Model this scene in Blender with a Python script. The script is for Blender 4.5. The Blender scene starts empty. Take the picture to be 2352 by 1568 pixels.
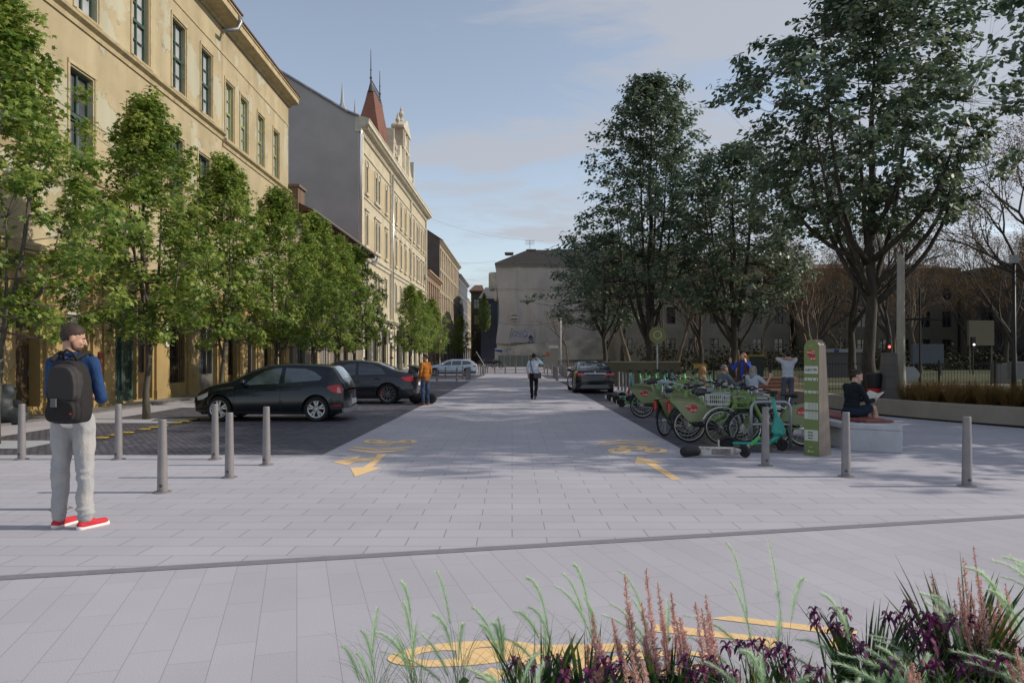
import bpy, math, random
import numpy as np
from mathutils import Vector, Matrix
R = math.radians
random.seed(7)
SC = bpy.context.scene
COL = SC.collection

# ------------------------------------------------------------------ camera, world, sun, exposure
F, HZ, CX, EH = 1724.0, 815.0, 1176.0, 1.6
cam = bpy.data.objects.new('camera', bpy.data.cameras.new('camera'))
COL.objects.link(cam)
cam.location = (0, 0, EH); cam.rotation_euler = (R(90), 0, 0)
cam.data.sensor_width = 36; cam.data.lens = F / 2352 * 36
cam.data.shift_y = (HZ - 784) / 2352
cam.data.clip_start = .05; cam.data.clip_end = 3000
SC.camera = cam

SUN_EL, SUN_AZ = 31, 89.5          # azimuth clockwise from +Y (towards +X)
w = bpy.data.worlds.new('World'); SC.world = w; w.use_nodes = True
nt = w.node_tree; nt.nodes.clear()
def wn(t, **k):
    n = nt.nodes.new(t)
    for a, b in k.items(): setattr(n, a, b)
    return n
out = wn('ShaderNodeOutputWorld'); bg = wn('ShaderNodeBackground')
sky = wn('ShaderNodeTexSky', sky_type='NISHITA', sun_disc=False)
sky.sun_elevation = R(SUN_EL); sky.sun_rotation = R(SUN_AZ)
sky.air_density = 1.0; sky.dust_density = 0.6; sky.ozone_density = 1.6
tc = wn('ShaderNodeTexCoord'); sep = wn('ShaderNodeSeparateXYZ')
nt.links.new(tc.outputs['Generated'], sep.inputs[0])
zz = wn('ShaderNodeMath', operation='ADD'); zz.inputs[1].default_value = .16
nt.links.new(sep.outputs[2], zz.inputs[0])
zm = wn('ShaderNodeMath', operation='MAXIMUM'); zm.inputs[1].default_value = .05
nt.links.new(zz.outputs[0], zm.inputs[0])
dx = wn('ShaderNodeMath', operation='DIVIDE'); dy = wn('ShaderNodeMath', operation='DIVIDE')
nt.links.new(sep.outputs[0], dx.inputs[0]); nt.links.new(zm.outputs[0], dx.inputs[1])
nt.links.new(sep.outputs[1], dy.inputs[0]); nt.links.new(zm.outputs[0], dy.inputs[1])
cmb = wn('ShaderNodeCombineXYZ')
nt.links.new(dx.outputs[0], cmb.inputs[0]); nt.links.new(dy.outputs[0], cmb.inputs[1])
mp = wn('ShaderNodeMapping'); mp.inputs['Rotation'].default_value = (0, 0, R(-28))
mp.inputs['Location'].default_value = (3.3, 1.2, 0)
mp.inputs['Scale'].default_value = (.55, 1.15, 1)
nt.links.new(cmb.outputs[0], mp.inputs[0])
nz = wn('ShaderNodeTexNoise'); nz.inputs['Scale'].default_value = 2.1
nz.inputs['Detail'].default_value = 9; nz.inputs['Roughness'].default_value = .6; nz.inputs['Distortion'].default_value = .35
nt.links.new(mp.outputs[0], nz.inputs['Vector'])
ad = wn('ShaderNodeMath', operation='MULTIPLY_ADD'); ad.inputs[1].default_value = .26   # more cloud towards the right (+X)
nt.links.new(sep.outputs[0], ad.inputs[0]); nt.links.new(nz.outputs['Fac'], ad.inputs[2])
rp = wn('ShaderNodeValToRGB'); rp.color_ramp.elements[0].position = .47; rp.color_ramp.elements[1].position = .585
rp.color_ramp.elements[0].color = (0, 0, 0, 1); rp.color_ramp.elements[1].color = (.8, .8, .8, 1)
nt.links.new(ad.outputs[0], rp.inputs[0])
hs = wn('ShaderNodeHueSaturation'); hs.inputs['Saturation'].default_value = .66; hs.inputs['Value'].default_value = .84
nt.links.new(sky.outputs[0], hs.inputs['Color'])
mx = wn('ShaderNodeMixRGB'); mx.inputs[2].default_value = (2.62, 2.72, 3.0, 1)
nt.links.new(rp.outputs[0], mx.inputs[0]); nt.links.new(hs.outputs[0], mx.inputs[1])
nt.links.new(mx.outputs[0], bg.inputs[0]); bg.inputs[1].default_value = .15
nt.links.new(bg.outputs[0], out.inputs[0])

sl = bpy.data.lights.new('sun', 'SUN'); sl.energy = 2.9; sl.angle = R(.6); sl.color = (1, .90, .77)
so = bpy.data.objects.new('sun', sl); COL.objects.link(so)
_d = Vector((math.cos(R(SUN_EL)) * math.sin(R(SUN_AZ)), math.cos(R(SUN_EL)) * math.cos(R(SUN_AZ)), math.sin(R(SUN_EL))))
so.rotation_euler = _d.to_track_quat('Z', 'Y').to_euler(); so.location = (30, 0, 40)
SC.view_settings.view_transform = 'Standard'; SC.view_settings.look = 'None'
SC.view_settings.exposure = .34; SC.view_settings.gamma = 1
SC.render.engine = 'CYCLES'

# ------------------------------------------------------------------ helpers
def G(px, py, z=0.0):
    Y = (EH - z) * F / (py - HZ); return ((px - CX) / F * Y, Y)
def Wp(px, py, Y): return ((px - CX) / F * Y, Y, EH - (py - HZ) / F * Y)

def tag(o, label=None, cat=None, group=None, kind=None):
    if label: o['label'] = label
    if cat: o['category'] = cat
    if group: o['group'] = group
    if kind: o['kind'] = kind
    return o
def link(o, parent=None):
    COL.objects.link(o)
    if parent is not None: o.parent = parent
    return o
def thing(name, loc, label, cat, rz=0, group=None, scale=1):
    o = bpy.data.objects.new(name, None); link(o)
    o.empty_display_size = .2
    o.location = loc if len(loc) == 3 else (loc[0], loc[1], 0)
    o.rotation_euler = (0, 0, rz)
    if scale != 1: o.scale = (scale,) * 3 if not isinstance(scale, tuple) else scale
    return tag(o, label, cat, group)
def dup(o, parent=None):
    c = o.copy(); COL.objects.link(c)
    if parent is not None: c.parent = parent
    for ch in list(o.children): dup(ch, c)
    return c
def place(o, loc, rz=0, label=None, scale=None):
    o.location = loc if len(loc) == 3 else (loc[0], loc[1], 0); o.rotation_euler = (0, 0, rz)
    if label: o['label'] = label
    if scale: o.scale = (scale,) * 3 if not isinstance(scale, tuple) else scale
    return o

class MB:
    def __init__(s): s.v = []; s.f = []; s.m = []; s.cur = 0
    def mat(s, i): s.cur = i; return s
    def add(s, vs, fs):
        b = len(s.v); s.v.extend([tuple(p) for p in vs])
        for f in fs: s.f.append([b + i for i in f]); s.m.append(s.cur)
    def quad(s, *p): s.add(p, [list(range(len(p)))])
    def box(s, x0, x1, y0, y1, z0, z1):
        if x0 > x1: x0, x1 = x1, x0
        if y0 > y1: y0, y1 = y1, y0
        if z0 > z1: z0, z1 = z1, z0
        s.add([(x0,y0,z0),(x1,y0,z0),(x1,y1,z0),(x0,y1,z0),(x0,y0,z1),(x1,y0,z1),(x1,y1,z1),(x0,y1,z1)],
              [(0,3,2,1),(4,5,6,7),(0,1,5,4),(1,2,6,5),(2,3,7,6),(3,0,4,7)])
    def prism(s, poly, a, b, ax='z'):
        """poly 2d, extruded from a to b along ax: z->(x,y), y->(x,z), x->(y,z)"""
        def P(p, t): return (p[0], p[1], t) if ax == 'z' else ((p[0], t, p[1]) if ax == 'y' else (t, p[0], p[1]))
        n = len(poly); vs = [P(p, a) for p in poly] + [P(p, b) for p in poly]
        fs = [list(range(n))[::-1], list(range(n, 2 * n))] + [(i, (i + 1) % n, n + (i + 1) % n, n + i) for i in range(n)]
        s.add(vs, fs)
    def tube(s, pts, r, n=8, cap=True, close=False):
        pts = [Vector(p) for p in pts]; k = len(pts)
        rs = list(r) if isinstance(r, (list, tuple)) else [r] * k
        vs = []; up = None
        for i, p in enumerate(pts):
            if close: d = pts[(i + 1) % k] - pts[i - 1]
            else: d = pts[min(i + 1, k - 1)] - pts[max(i - 1, 0)]
            if d.length < 1e-9: d = Vector((0, 0, 1))
            d.normalize()
            if up is None: up = Vector((0, 0, 1)) if abs(d.z) < .9 else Vector((1, 0, 0))
            a = d.cross(up)
            if a.length < 1e-4: a = d.cross(Vector((0, 1, 0)))
            a.normalize(); b = d.cross(a); up = -b
            for j in range(n):
                t = 2 * math.pi * j / n
                vs.append(p + (a * math.cos(t) + b * math.sin(t)) * rs[i])
        fs = []
        for i in range(k if close else k - 1):
            i2 = (i + 1) % k
            for j in range(n): fs.append((i*n+j, i*n+(j+1)%n, i2*n+(j+1)%n, i2*n+j))
        if cap and not close: fs += [list(range(n))[::-1], list(range((k-1)*n, k*n))]
        s.add(vs, fs)
    def cyl(s, p0, p1, r0, r1=None, n=12): s.tube([p0, p1], [r0, r0 if r1 is None else r1], n)
    def lathe(s, prof, n=24, c=(0,0,0), ax='z'):
        vs = []
        for (r, h) in prof:
            for j in range(n):
                t = 2 * math.pi * j / n; a, b = r * math.cos(t), r * math.sin(t)
                q = (a, b, h) if ax == 'z' else ((a, h, b) if ax == 'y' else (h, a, b))
                vs.append((c[0]+q[0], c[1]+q[1], c[2]+q[2]))
        fs = []
        for i in range(len(prof) - 1):
            for j in range(n): fs.append((i*n+j, i*n+(j+1)%n, (i+1)*n+(j+1)%n, (i+1)*n+j))
        fs += [list(range(n))[::-1], list(range((len(prof)-1)*n, len(prof)*n))]
        s.add(vs, fs)
    def ball(s, c, r, nu=14, nv=9, rot=None):
        rx, ry, rz = r if isinstance(r, tuple) else (r, r, r)
        vs = []; c = Vector(c)
        for i in range(nv + 1):
            ph = math.pi * i / nv
            for j in range(nu):
                t = 2 * math.pi * j / nu
                q = Vector((rx*math.sin(ph)*math.cos(t), ry*math.sin(ph)*math.sin(t), rz*math.cos(ph)))
                if rot is not None: q = rot @ q
                vs.append(c + q)
        fs = []
        for i in range(nv):
            for j in range(nu): fs.append((i*nu+j, (i+1)*nu+j, (i+1)*nu+(j+1)%nu, i*nu+(j+1)%nu))
        s.add(vs, fs)
    def cap(s, p0, p1, r0, r1, n=12):
        p0, p1 = Vector(p0), Vector(p1); d = p1 - p0; L = d.length
        if L < 1e-6: s.ball(p0, r0); return
        q = d.to_track_quat('Z', 'Y').to_matrix(); prof = []
        for i in range(5): a = math.pi/2*(1-i/4); prof.append((max(r0*math.cos(a), r0*.03), -r0*math.sin(a)))
        for i in range(5): a = math.pi/2*(i/4); prof.append((max(r1*math.cos(a), r1*.03), L+r1*math.sin(a)))
        vs = []
        for (r, h) in prof:
            for j in range(n):
                t = 2*math.pi*j/n; vs.append(p0 + q @ Vector((r*math.cos(t), r*math.sin(t), h)))
        fs = []
        for i in range(len(prof)-1):
            for j in range(n): fs.append((i*n+j, i*n+(j+1)%n, (i+1)*n+(j+1)%n, (i+1)*n+j))
        fs += [list(range(n))[::-1], list(range((len(prof)-1)*n, len(prof)*n))]
        s.add(vs, fs)
    def mesh(s, name, mats, smooth=False):
        me = bpy.data.meshes.new(name); me.from_pydata(s.v, [], s.f)
        for m in (mats if isinstance(mats, (list, tuple)) else [mats]): me.materials.append(m)
        me.polygons.foreach_set('material_index', s.m)
        if smooth is not False:
            me.polygons.foreach_set('use_smooth', [True] * len(s.f))
            if smooth is not True: me.set_sharp_from_angle(angle=R(smooth))
        me.update(); return me
    def build(s, name, mats, parent=None, smooth=False, loc=None, bevel=0, rot=None):
        o = bpy.data.objects.new(name, s.mesh(name, mats, smooth)); link(o, parent)
        if loc: o.location = loc
        if rot: o.rotation_euler = rot
        if bevel:
            b = o.modifiers.new('bevel', 'BEVEL'); b.width = bevel; b.segments = 2; b.limit_method = 'ANGLE'; b.angle_limit = R(40)
        return o

def bake(o):
    """evaluate modifiers into a plain mesh"""
    dg = bpy.context.evaluated_depsgraph_get(); dg.update()
    me = bpy.data.meshes.new_from_object(o.evaluated_get(dg)); o.modifiers.clear(); o.data = me; return o
_wr = bpy.data.textures.new('cloth_folds', 'CLOUDS'); _wr.noise_scale = .12; _wr.noise_depth = 1
_wr2 = bpy.data.textures.new('cloth_crease', 'CLOUDS'); _wr2.noise_scale = .05
def blob(mb, name, mat, parent, voxel=.012, smooth=3, fold=0, split=None, fine=False):
    """overlapping closed shapes fused by a voxel remesh into one continuous surface"""
    o = mb.build(name, mat)
    r = o.modifiers.new('r', 'REMESH'); r.mode = 'VOXEL'; r.voxel_size = voxel; r.use_smooth_shade = True
    s_ = o.modifiers.new('s', 'SMOOTH'); s_.iterations = smooth; s_.factor = .5
    if fold:
        d = o.modifiers.new('d', 'DISPLACE'); d.texture = _wr2 if fine else _wr; d.strength = fold; d.mid_level = .5
    bake(o); o.data.name = name
    if split:
        mats, fn = split
        o.data.materials.clear()
        for m in mats: o.data.materials.append(m)
        for p in o.data.polygons: p.material_index = fn(p.center)
    o.parent = parent
    return o

# ------------------------------------------------------------------ materials
_mc = {}
def M(name, col, rough=.6, metal=0.0, col2=None, vs=3.0, vlo=.35, vhi=.65, bump=0.0, bs=40.0, coat=0.0, spec=.5, stretch=None, emit=0.0, det=6, grain=0.0, gs=300.0):
    if name in _mc: return _mc[name]
    m = bpy.data.materials.new(name); m.use_nodes = True; t = m.node_tree; b = t.nodes['Principled BSDF']
    b.inputs['Base Color'].default_value = (*col, 1); b.inputs['Roughness'].default_value = rough
    b.inputs['Metallic'].default_value = metal; b.inputs['Coat Weight'].default_value = coat
    b.inputs['Coat Roughness'].default_value = .03; b.inputs['Specular IOR Level'].default_value = spec
    if emit: b.inputs['Emission Color'].default_value = (*col, 1); b.inputs['Emission Strength'].default_value = emit
    cur = None
    co = t.nodes.new('ShaderNodeTexCoord'); src = co.outputs['Object']
    if stretch:
        mpn = t.nodes.new('ShaderNodeMapping'); mpn.inputs['Scale'].default_value = stretch
        t.links.new(src, mpn.inputs[0]); src = mpn.outputs[0]
    if col2 is not None:
        n = t.nodes.new('ShaderNodeTexNoise'); n.inputs['Scale'].default_value = vs; n.inputs['Detail'].default_value = det
        n.inputs['Roughness'].default_value = .6
        t.links.new(src, n.inputs['Vector'])
        rr = t.nodes.new('ShaderNodeValToRGB'); rr.color_ramp.elements[0].position = vlo; rr.color_ramp.elements[1].position = vhi
        rr.color_ramp.elements[0].color = (*col, 1); rr.color_ramp.elements[1].color = (*col2, 1)
        t.links.new(n.outputs['Fac'], rr.inputs[0]); cur = rr.outputs[0]
    if grain:
        n = t.nodes.new('ShaderNodeTexNoise'); n.inputs['Scale'].default_value = gs; n.inputs['Detail'].default_value = 3
        t.links.new(co.outputs['Object'], n.inputs['Vector'])
        mr = t.nodes.new('ShaderNodeMapRange'); mr.inputs[1].default_value = .3; mr.inputs[2].default_value = .7
        mr.inputs[3].default_value = 1 - grain; mr.inputs[4].default_value = 1 + grain
        t.links.new(n.outputs['Fac'], mr.inputs[0])
        mm = t.nodes.new('ShaderNodeVectorMath'); mm.operation = 'SCALE'
        if cur: t.links.new(cur, mm.inputs[0])
        else: mm.inputs[0].default_value = col
        t.links.new(mr.outputs[0], mm.inputs['Scale']); cur = mm.outputs[0]
    if cur: t.links.new(cur, b.inputs['Base Color'])
    if bump:
        n = t.nodes.new('ShaderNodeTexNoise'); n.inputs['Scale'].default_value = bs; n.inputs['Detail'].default_value = 4
        t.links.new(src, n.inputs['Vector'])
        bp = t.nodes.new('ShaderNodeBump'); bp.inputs['Strength'].default_value = bump; bp.inputs['Distance'].default_value = .02
        t.links.new(n.outputs['Fac'], bp.inputs['Height']); t.links.new(bp.outputs[0], b.inputs['Normal'])
    _mc[name] = m; return m

def paving(name, c1, c2, mortar, bw, rh, rz=0, msz=.004, off=.5, grain=.1, vs=.6, shift=(0,0), bump=.25, rough=.75):
    m = bpy.data.materials.new(name); m.use_nodes = True; t = m.node_tree; b = t.nodes['Principled BSDF']
    b.inputs['Roughness'].default_value = rough; b.inputs['Specular IOR Level'].default_value = .3
    co = t.nodes.new('ShaderNodeTexCoord'); mpn = t.nodes.new('ShaderNodeMapping')
    mpn.inputs['Rotation'].default_value = (0, 0, rz); mpn.inputs['Location'].default_value = (*shift, 0)
    t.links.new(co.outputs['Object'], mpn.inputs[0])
    br = t.nodes.new('ShaderNodeTexBrick'); br.inputs['Scale'].default_value = 1; br.offset = off
    br.inputs['Brick Width'].default_value = bw; br.inputs['Row Height'].default_value = rh
    br.inputs['Mortar Size'].default_value = msz; br.inputs['Mortar Smooth'].default_value = .3; br.inputs['Bias'].default_value = 0
    br.inputs['Color1'].default_value = (*c1, 1); br.inputs['Color2'].default_value = (*c2, 1); br.inputs['Mortar'].default_value = (*mortar, 1)
    t.links.new(mpn.outputs[0], br.inputs['Vector'])
    # grain and broad staining
    n1 = t.nodes.new('ShaderNodeTexNoise'); n1.inputs['Scale'].default_value = 140; n1.inputs['Detail'].default_value = 2
    n2 = t.nodes.new('ShaderNodeTexNoise'); n2.inputs['Scale'].default_value = vs; n2.inputs['Detail'].default_value = 6
    for n in (n1, n2): t.links.new(co.outputs['Object'], n.inputs['Vector'])
    a = t.nodes.new('ShaderNodeMapRange'); a.inputs[1].default_value = .25; a.inputs[2].default_value = .75; a.inputs[3].default_value = 1 - grain; a.inputs[4].default_value = 1 + grain
    t.links.new(n1.outputs['Fac'], a.inputs[0])
    c = t.nodes.new('ShaderNodeMapRange'); c.inputs[1].default_value = .3; c.inputs[2].default_value = .7; c.inputs[3].default_value = .93; c.inputs[4].default_value = 1.06
    t.links.new(n2.outputs['Fac'], c.inputs[0])
    mu = t.nodes.new('ShaderNodeMath'); mu.operation = 'MULTIPLY'; t.links.new(a.outputs[0], mu.inputs[0]); t.links.new(c.outputs[0], mu.inputs[1])
    sc = t.nodes.new('ShaderNodeVectorMath'); sc.operation = 'SCALE'
    t.links.new(br.outputs['Color'], sc.inputs[0]); t.links.new(mu.outputs[0], sc.inputs['Scale'])
    t.links.new(sc.outputs[0], b.inputs['Base Color'])
    bp = t.nodes.new('ShaderNodeBump'); bp.invert = True; bp.inputs['Strength'].default_value = bump; bp.inputs['Distance'].default_value = .01
    t.links.new(br.outputs['Fac'], bp.inputs['Height']); t.links.new(bp.outputs[0], b.inputs['Normal'])
    return m

def leafmat(name, c1, c2, c3, gloss=.4, trans=.35, spec=.5):
    m = bpy.data.materials.new(name); m.use_nodes = True; t = m.node_tree; b = t.nodes['Principled BSDF']
    at = t.nodes.new('ShaderNodeAttribute'); at.attribute_name = 'tone'
    rr = t.nodes.new('ShaderNodeValToRGB'); e = rr.color_ramp.elements
    e[0].position = 0; e[0].color = (*c1, 1); e[1].position = 1; e[1].color = (*c3, 1)
    k = e.new(.55); k.color = (*c2, 1)
    t.links.new(at.outputs['Fac'], rr.inputs[0]); t.links.new(rr.outputs[0], b.inputs['Base Color'])
    b.inputs['Roughness'].default_value = gloss; b.inputs['Specular IOR Level'].default_value = spec
    tr = t.nodes.new('ShaderNodeBsdfTranslucent'); t.links.new(rr.outputs[0], tr.inputs[0])
    ms = t.nodes.new('ShaderNodeMixShader'); ms.inputs[0].default_value = trans
    t.links.new(b.outputs[0], ms.inputs[1]); t.links.new(tr.outputs[0], ms.inputs[2])
    t.links.new(ms.outputs[0], t.nodes['Material Output'].inputs[0]); return m

LEAF = {
 'maple': np.array([(0,0),(.10,.10),(.42,.05),(.30,.28),(.55,.55),(.24,.50),(.12,.62),(0,1),(-.12,.62),(-.24,.50),(-.55,.55),(-.30,.28),(-.42,.05),(-.10,.10)]),
 'oval': np.array([(0,0),(.26,.25),(.28,.6),(0,1),(-.28,.6),(-.26,.25)]),
 'blade': np.array([(0,0),(.06,.3),(0,1),(-.06,.3)]),
}
def leaves(name, pos, size, kind, mat, parent, rng, tilt=.6, outw=None, tone=None, droop=0.0):
    """many leaf-sized faces in one mesh; pos (N,3)"""
    n = len(pos); T = LEAF[kind]; k = len(T)
    th = rng.uniform(0, 2*np.pi, n)
    nrm = rng.normal(0, tilt, (n, 3)) + np.array([0, 0, 1.0])
    if outw is not None: nrm += outw
    nrm /= np.linalg.norm(nrm, axis=1)[:, None]
    d = np.stack([np.cos(th), np.sin(th), np.full(n, -droop)], 1)
    if outw is not None: d[:, :2] += outw[:, :2] * .8
    d -= nrm * (d * nrm).sum(1)[:, None]; d /= np.linalg.norm(d, axis=1)[:, None]
    s_ = np.cross(nrm, d); sz = size * rng.uniform(.7, 1.25, n)
    V = pos[:, None, :] + (s_[:, None, :] * T[None, :, 0, None] + d[:, None, :] * T[None, :, 1, None]) * sz[:, None, None]
    bend = -(np.abs(T[:, 0]) * .35 + T[:, 1]**2 * .25)
    V += nrm[:, None, :] * (bend[None, :, None] * sz[:, None, None])
    me = bpy.data.meshes.new(name)
    me.vertices.add(n*k); me.vertices.foreach_set('co', V.reshape(-1).astype(np.float32))
    me.loops.add(n*k); me.loops.foreach_set('vertex_index', np.arange(n*k, dtype=np.int32))
    me.polygons.add(n); me.polygons.foreach_set('loop_start', np.arange(0, n*k, k, dtype=np.int32))
    me.materials.append(mat); me.update(calc_edges=True)
    a = me.attributes.new('tone', 'FLOAT', 'FACE')
    a.data.foreach_set('value', (rng.uniform(0, 1, n) if tone is None else np.clip(tone, 0, 1)).astype(np.float32))
    o = bpy.data.objects.new(name, me); link(o, parent); return o

_fc = {}
def text(s, size, mat, parent=None, loc=(0,0,0), rot=(0,0,0), name='lettering', ext=.002, align='CENTER', bold=0):
    key = (s, size, ext, align, bold)
    if key not in _fc:
        cu = bpy.data.curves.new('t', 'FONT'); cu.body = s; cu.size = size; cu.extrude = ext; cu.align_x = align; cu.align_y = 'CENTER'; cu.offset = bold
        cu.resolution_u = 3
        o = bpy.data.objects.new('t', cu); COL.objects.link(o)
        dg = bpy.context.evaluated_depsgraph_get(); dg.update()
        _fc[key] = bpy.data.meshes.new_from_object(o.evaluated_get(dg)); bpy.data.objects.remove(o)
    me = _fc[key].copy(); me.materials.clear(); me.materials.append(mat)
    o = bpy.data.objects.new(name, me); link(o, parent); o.location = loc; o.rotation_euler = rot; return o
FRONT = (R(90), 0, 0)     # lettering that faces -Y
# ------------------------------------------------------------------ ground
m_pav = paving('concrete_slabs', (.455,.447,.50), (.425,.417,.47), (.26,.255,.29), .6, .3, shift=(.3,.02), msz=.006, grain=.16)
m_pavf = paving('narrow_slabs', (.45,.442,.49), (.42,.412,.46), (.29,.285,.315), .7, .215, rz=R(-16+90), msz=.0025, grain=.16, off=.3)
m_band = M('dark_band_stone', (.20,.19,.22), .7, col2=(.235,.225,.255), vs=9, grain=.15, gs=120)
m_cob = paving('cobbles', (.155,.15,.185), (.085,.083,.11), (.05,.05,.065), .13, .105, msz=.014, grain=.42, bump=.8, rough=.65, vs=1.1, off=.5)
m_cobl = paving('light_cobbles', (.27,.26,.31), (.20,.19,.235), (.12,.12,.14), .12, .1, msz=.012, grain=.3, bump=.6, vs=1.5)
m_slabblue = M('pale_strip_stone', (.45,.47,.52), .7, col2=(.40,.42,.48), vs=6, grain=.1, gs=160)
m_asph = M('asphalt', (.075,.073,.078), .85, col2=(.105,.10,.10), vs=1.6, bump=.4, bs=180, grain=.2, gs=200)
m_lawn = M('lawn_soil', (.030,.055,.012), .95, col2=(.065,.055,.02), vs=.9, bump=.8, bs=30, grain=.4, gs=40)
m_olive = paving('mossy_slabs', (.17,.17,.12), (.13,.135,.09), (.06,.06,.05), .35, .35, grain=.2, msz=.008, off=0)
def sheet(name, pts, z, m, cuts=None):
    b = MB(); b.quad(*[(p[0], p[1], 0) for p in pts]); o = b.build(name, m); o.location.z = z
    return tag(o, kind='structure')
sheet('ground', [(-400,-60),(400,-60),(400,900),(-400,900)], 0, m_asph)
sheet('pavement', [(-11.4,-4),(9.6,-4),(40,-4),(40,14.2),(11.2,16.2),(9.6,19.8),(8.9,30),(8.9,62),(-11.4,62)], .004, m_pav)
# edges of the cobbled parking zones, read from the photo's ground plane
L0, L1 = G(740,1045), G(1081,876); R0, R1 = G(1583,1041), G(1285,876)
sheet('cobbled_parking_strip', [(-10.0, L0[1]), L0, L1, (-10.0, L1[1])], .008, m_cob)
sheet('cobbled_parking_strip', [R0, (4.45, R0[1]), (4.45, R1[1]), R1], .008, m_cob)
sheet('cobbled_parking_strip', [(4.45,R0[1]-.02),(5.15,R0[1]-.02),(5.15,12.95),(4.45,12.95)], .0078, m_cob)
sheet('cobbled_parking_strip', [(-10.0,50),(-2.55,50),(-2.1,60.5),(-10.0,60.5)], .008, m_cob)
sheet('cobbled_parking_strip', [(2.4,50),(4.2,50),(4.2,60.5),(2.2,60.5)], .008, m_cob)
sheet('bicycle_stand_paving', [(3.5,12.95),(5.6,12.95),(5.6,24),(4.45,24),(4.0,20),(3.6,16)], .012, m_olive)
sheet('pale_slab_strip', [(-11.38,12.75),(-8.3,12.75),(-8.3,13.95),(-11.38,13.95)], .0125, m_slabblue)
sheet('pale_slab_strip', [(-10.6,17.55),(-7.9,17.55),(-7.9,18.75),(-10.6,18.75)], .0125, m_slabblue)
for k in range(2, 7): sheet('pale_slab_strip', [(-10.4,17.55+5.15*(k-1)),(-7.9,17.55+5.15*(k-1)),(-7.9,18.75+5.15*(k-1)),(-10.4,18.75+5.15*(k-1))], .0125, m_slabblue)
# dark line of stone and the slanted narrow slabs in front of it
B0, B1 = Vector((*G(0,1330),0)), Vector((*G(2352,1187.5),0)); bd = (B1-B0).normalized(); bn = Vector((-bd.y, bd.x, 0))
A_, B_ = B0 - bd*30, B0 + bd*45
sheet('narrow_slab_pavement', [(A_ - bn*22)[:2], (B_ - bn*22)[:2], B_[:2], A_[:2]], .008, m_pavf)
sheet('dark_stone_line', [(A_ - bn*.055)[:2], (B_ - bn*.055)[:2], (B_ + bn*.065)[:2], (A_ + bn*.065)[:2]], .012, m_band)
# left kerb and old pavement along the facades
b = MB(); b.box(-11.62,-11.4,6,62,0,.06); tag(b.build('kerb', M('kerb_stone',(.16,.15,.15),.8,col2=(.11,.105,.1),vs=4)), kind='structure')
sheet('old_pavement', [(-14,4),(-11.62,4),(-11.62,64),(-14,64)], .05, M('old_asphalt',(.22,.21,.20),.9,col2=(.15,.14,.13),vs=1.2,bump=.3,bs=60))
sheet('pavement_beyond', [(-14,62),(9,62),(9,240),(-14,240)], .006, M('far_paving',(.33,.32,.35),.85,col2=(.27,.26,.3),vs=.8,grain=.15,gs=40))
sheet('park_lawn', [(11.4,17.4),(42,12),(200,12),(200,260),(8.9,260),(8.9,31),(9.8,21)], .03, m_lawn)
sheet('park_path', [(12,40),(60,34),(60,37),(12,43)], .036, M('gravel_path',(.16,.14,.11),.95,col2=(.11,.10,.08),vs=3,grain=.3))

# ------------------------------------------------------------------ painted markings
m_paint = M('ochre_road_paint', (.92,.64,.32), .6, col2=(.86,.58,.28), vs=14, grain=.06, gs=200)
def z5(x, y): return G(689.06+.41505*x, 964.7+.41505*y)
def zb(x, y): return G(746.5+.36623*x, 1177.1+.36623*y)
def zc(x, y): return G(1550.4+.3408*x, 1177.1+.3408*y)
def z3(x, y): return G((1640+x/3.92)/1.7415, (1380+y/3.92)/1.7415)
_mz = [0]
def stroke(mb, pts, wd):
    _mz[0] = (_mz[0]+1) % 8; z_ = _mz[0]*.0003
    pts = [Vector((p[0], p[1])) for p in pts]; L = []; Rr = []
    for i, p in enumerate(pts):
        d1 = (p - pts[i-1]).normalized() if i else (pts[1]-p).normalized()
        d2 = (pts[i+1]-p).normalized() if i < len(pts)-1 else d1
        n1 = Vector((-d1.y, d1.x)); n2 = Vector((-d2.y, d2.x)); n = (n1+n2); n = n/max(n.length**2/2, .35)
        L.append(p + n*wd/2); Rr.append(p - n*wd/2)
    for i in range(len(pts)-1): mb.quad((*Rr[i],z_),(*Rr[i+1],z_),(*L[i+1],z_),(*L[i],z_))
def ring(mb, T, cx, cy, rx, ry, t, tilt=0, n=40, squash=1):
    _mz[0] = (_mz[0]+1) % 8; z_ = _mz[0]*.0003; o, i_ = [], []
    c0 = Vector(T(cx, cy)); 
    for k in range(n):
        a = 2*math.pi*k/n
        p = Vector(T(cx+rx*math.cos(a), cy+ry*math.sin(a)+tilt*math.cos(a)))
        d = (p-c0); q = p - d.normalized()*t
        o.append(p); i_.append(q)
    for k in range(n):
        j = (k+1) % n; mb.quad((*o[k],z_),(*o[j],z_),(*i_[j],z_),(*i_[k],z_))
def marking(name, label, mb, grp=None, z=.0115):
    o = mb.build(name, m_paint); o.location.z = z if max(v[1] for v in mb.v) < 5.5 else .0075; o['kind'] = 'structure'
    return o
def poly(mb, T, pts): mb.quad(*[(*T(*p), 0) for p in pts])
b = MB(); poly(b, z5, [(430,190),(478,190),(400,262),(455,263),(305,315),(277,264),(350,262),(410,222),(305,232),(258,250),(182,233),(332,200),(315,215),(418,207)])
marking('road_arrow', '', b)
b = MB(); poly(b, z5, [(1866,202),(2015,241),(1966,241),(2110,330),(2057,330),(1912,240),(1852,241)]); marking('road_arrow', '', b)
b = MB()
for pts in ([(298,150),(432,166),(618,150)],[(270,164),(412,180),(600,164)]): stroke(b, [z5(*p) for p in pts], .13)
marking('road_chevron', '', b)
b = MB()
for pts in ([(1655,124),(1780,113),(1950,125)],[(1668,138),(1800,127),(1975,139)]): stroke(b, [z5(*p) for p in pts], .13)
marking('road_chevron', '', b)
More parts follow.
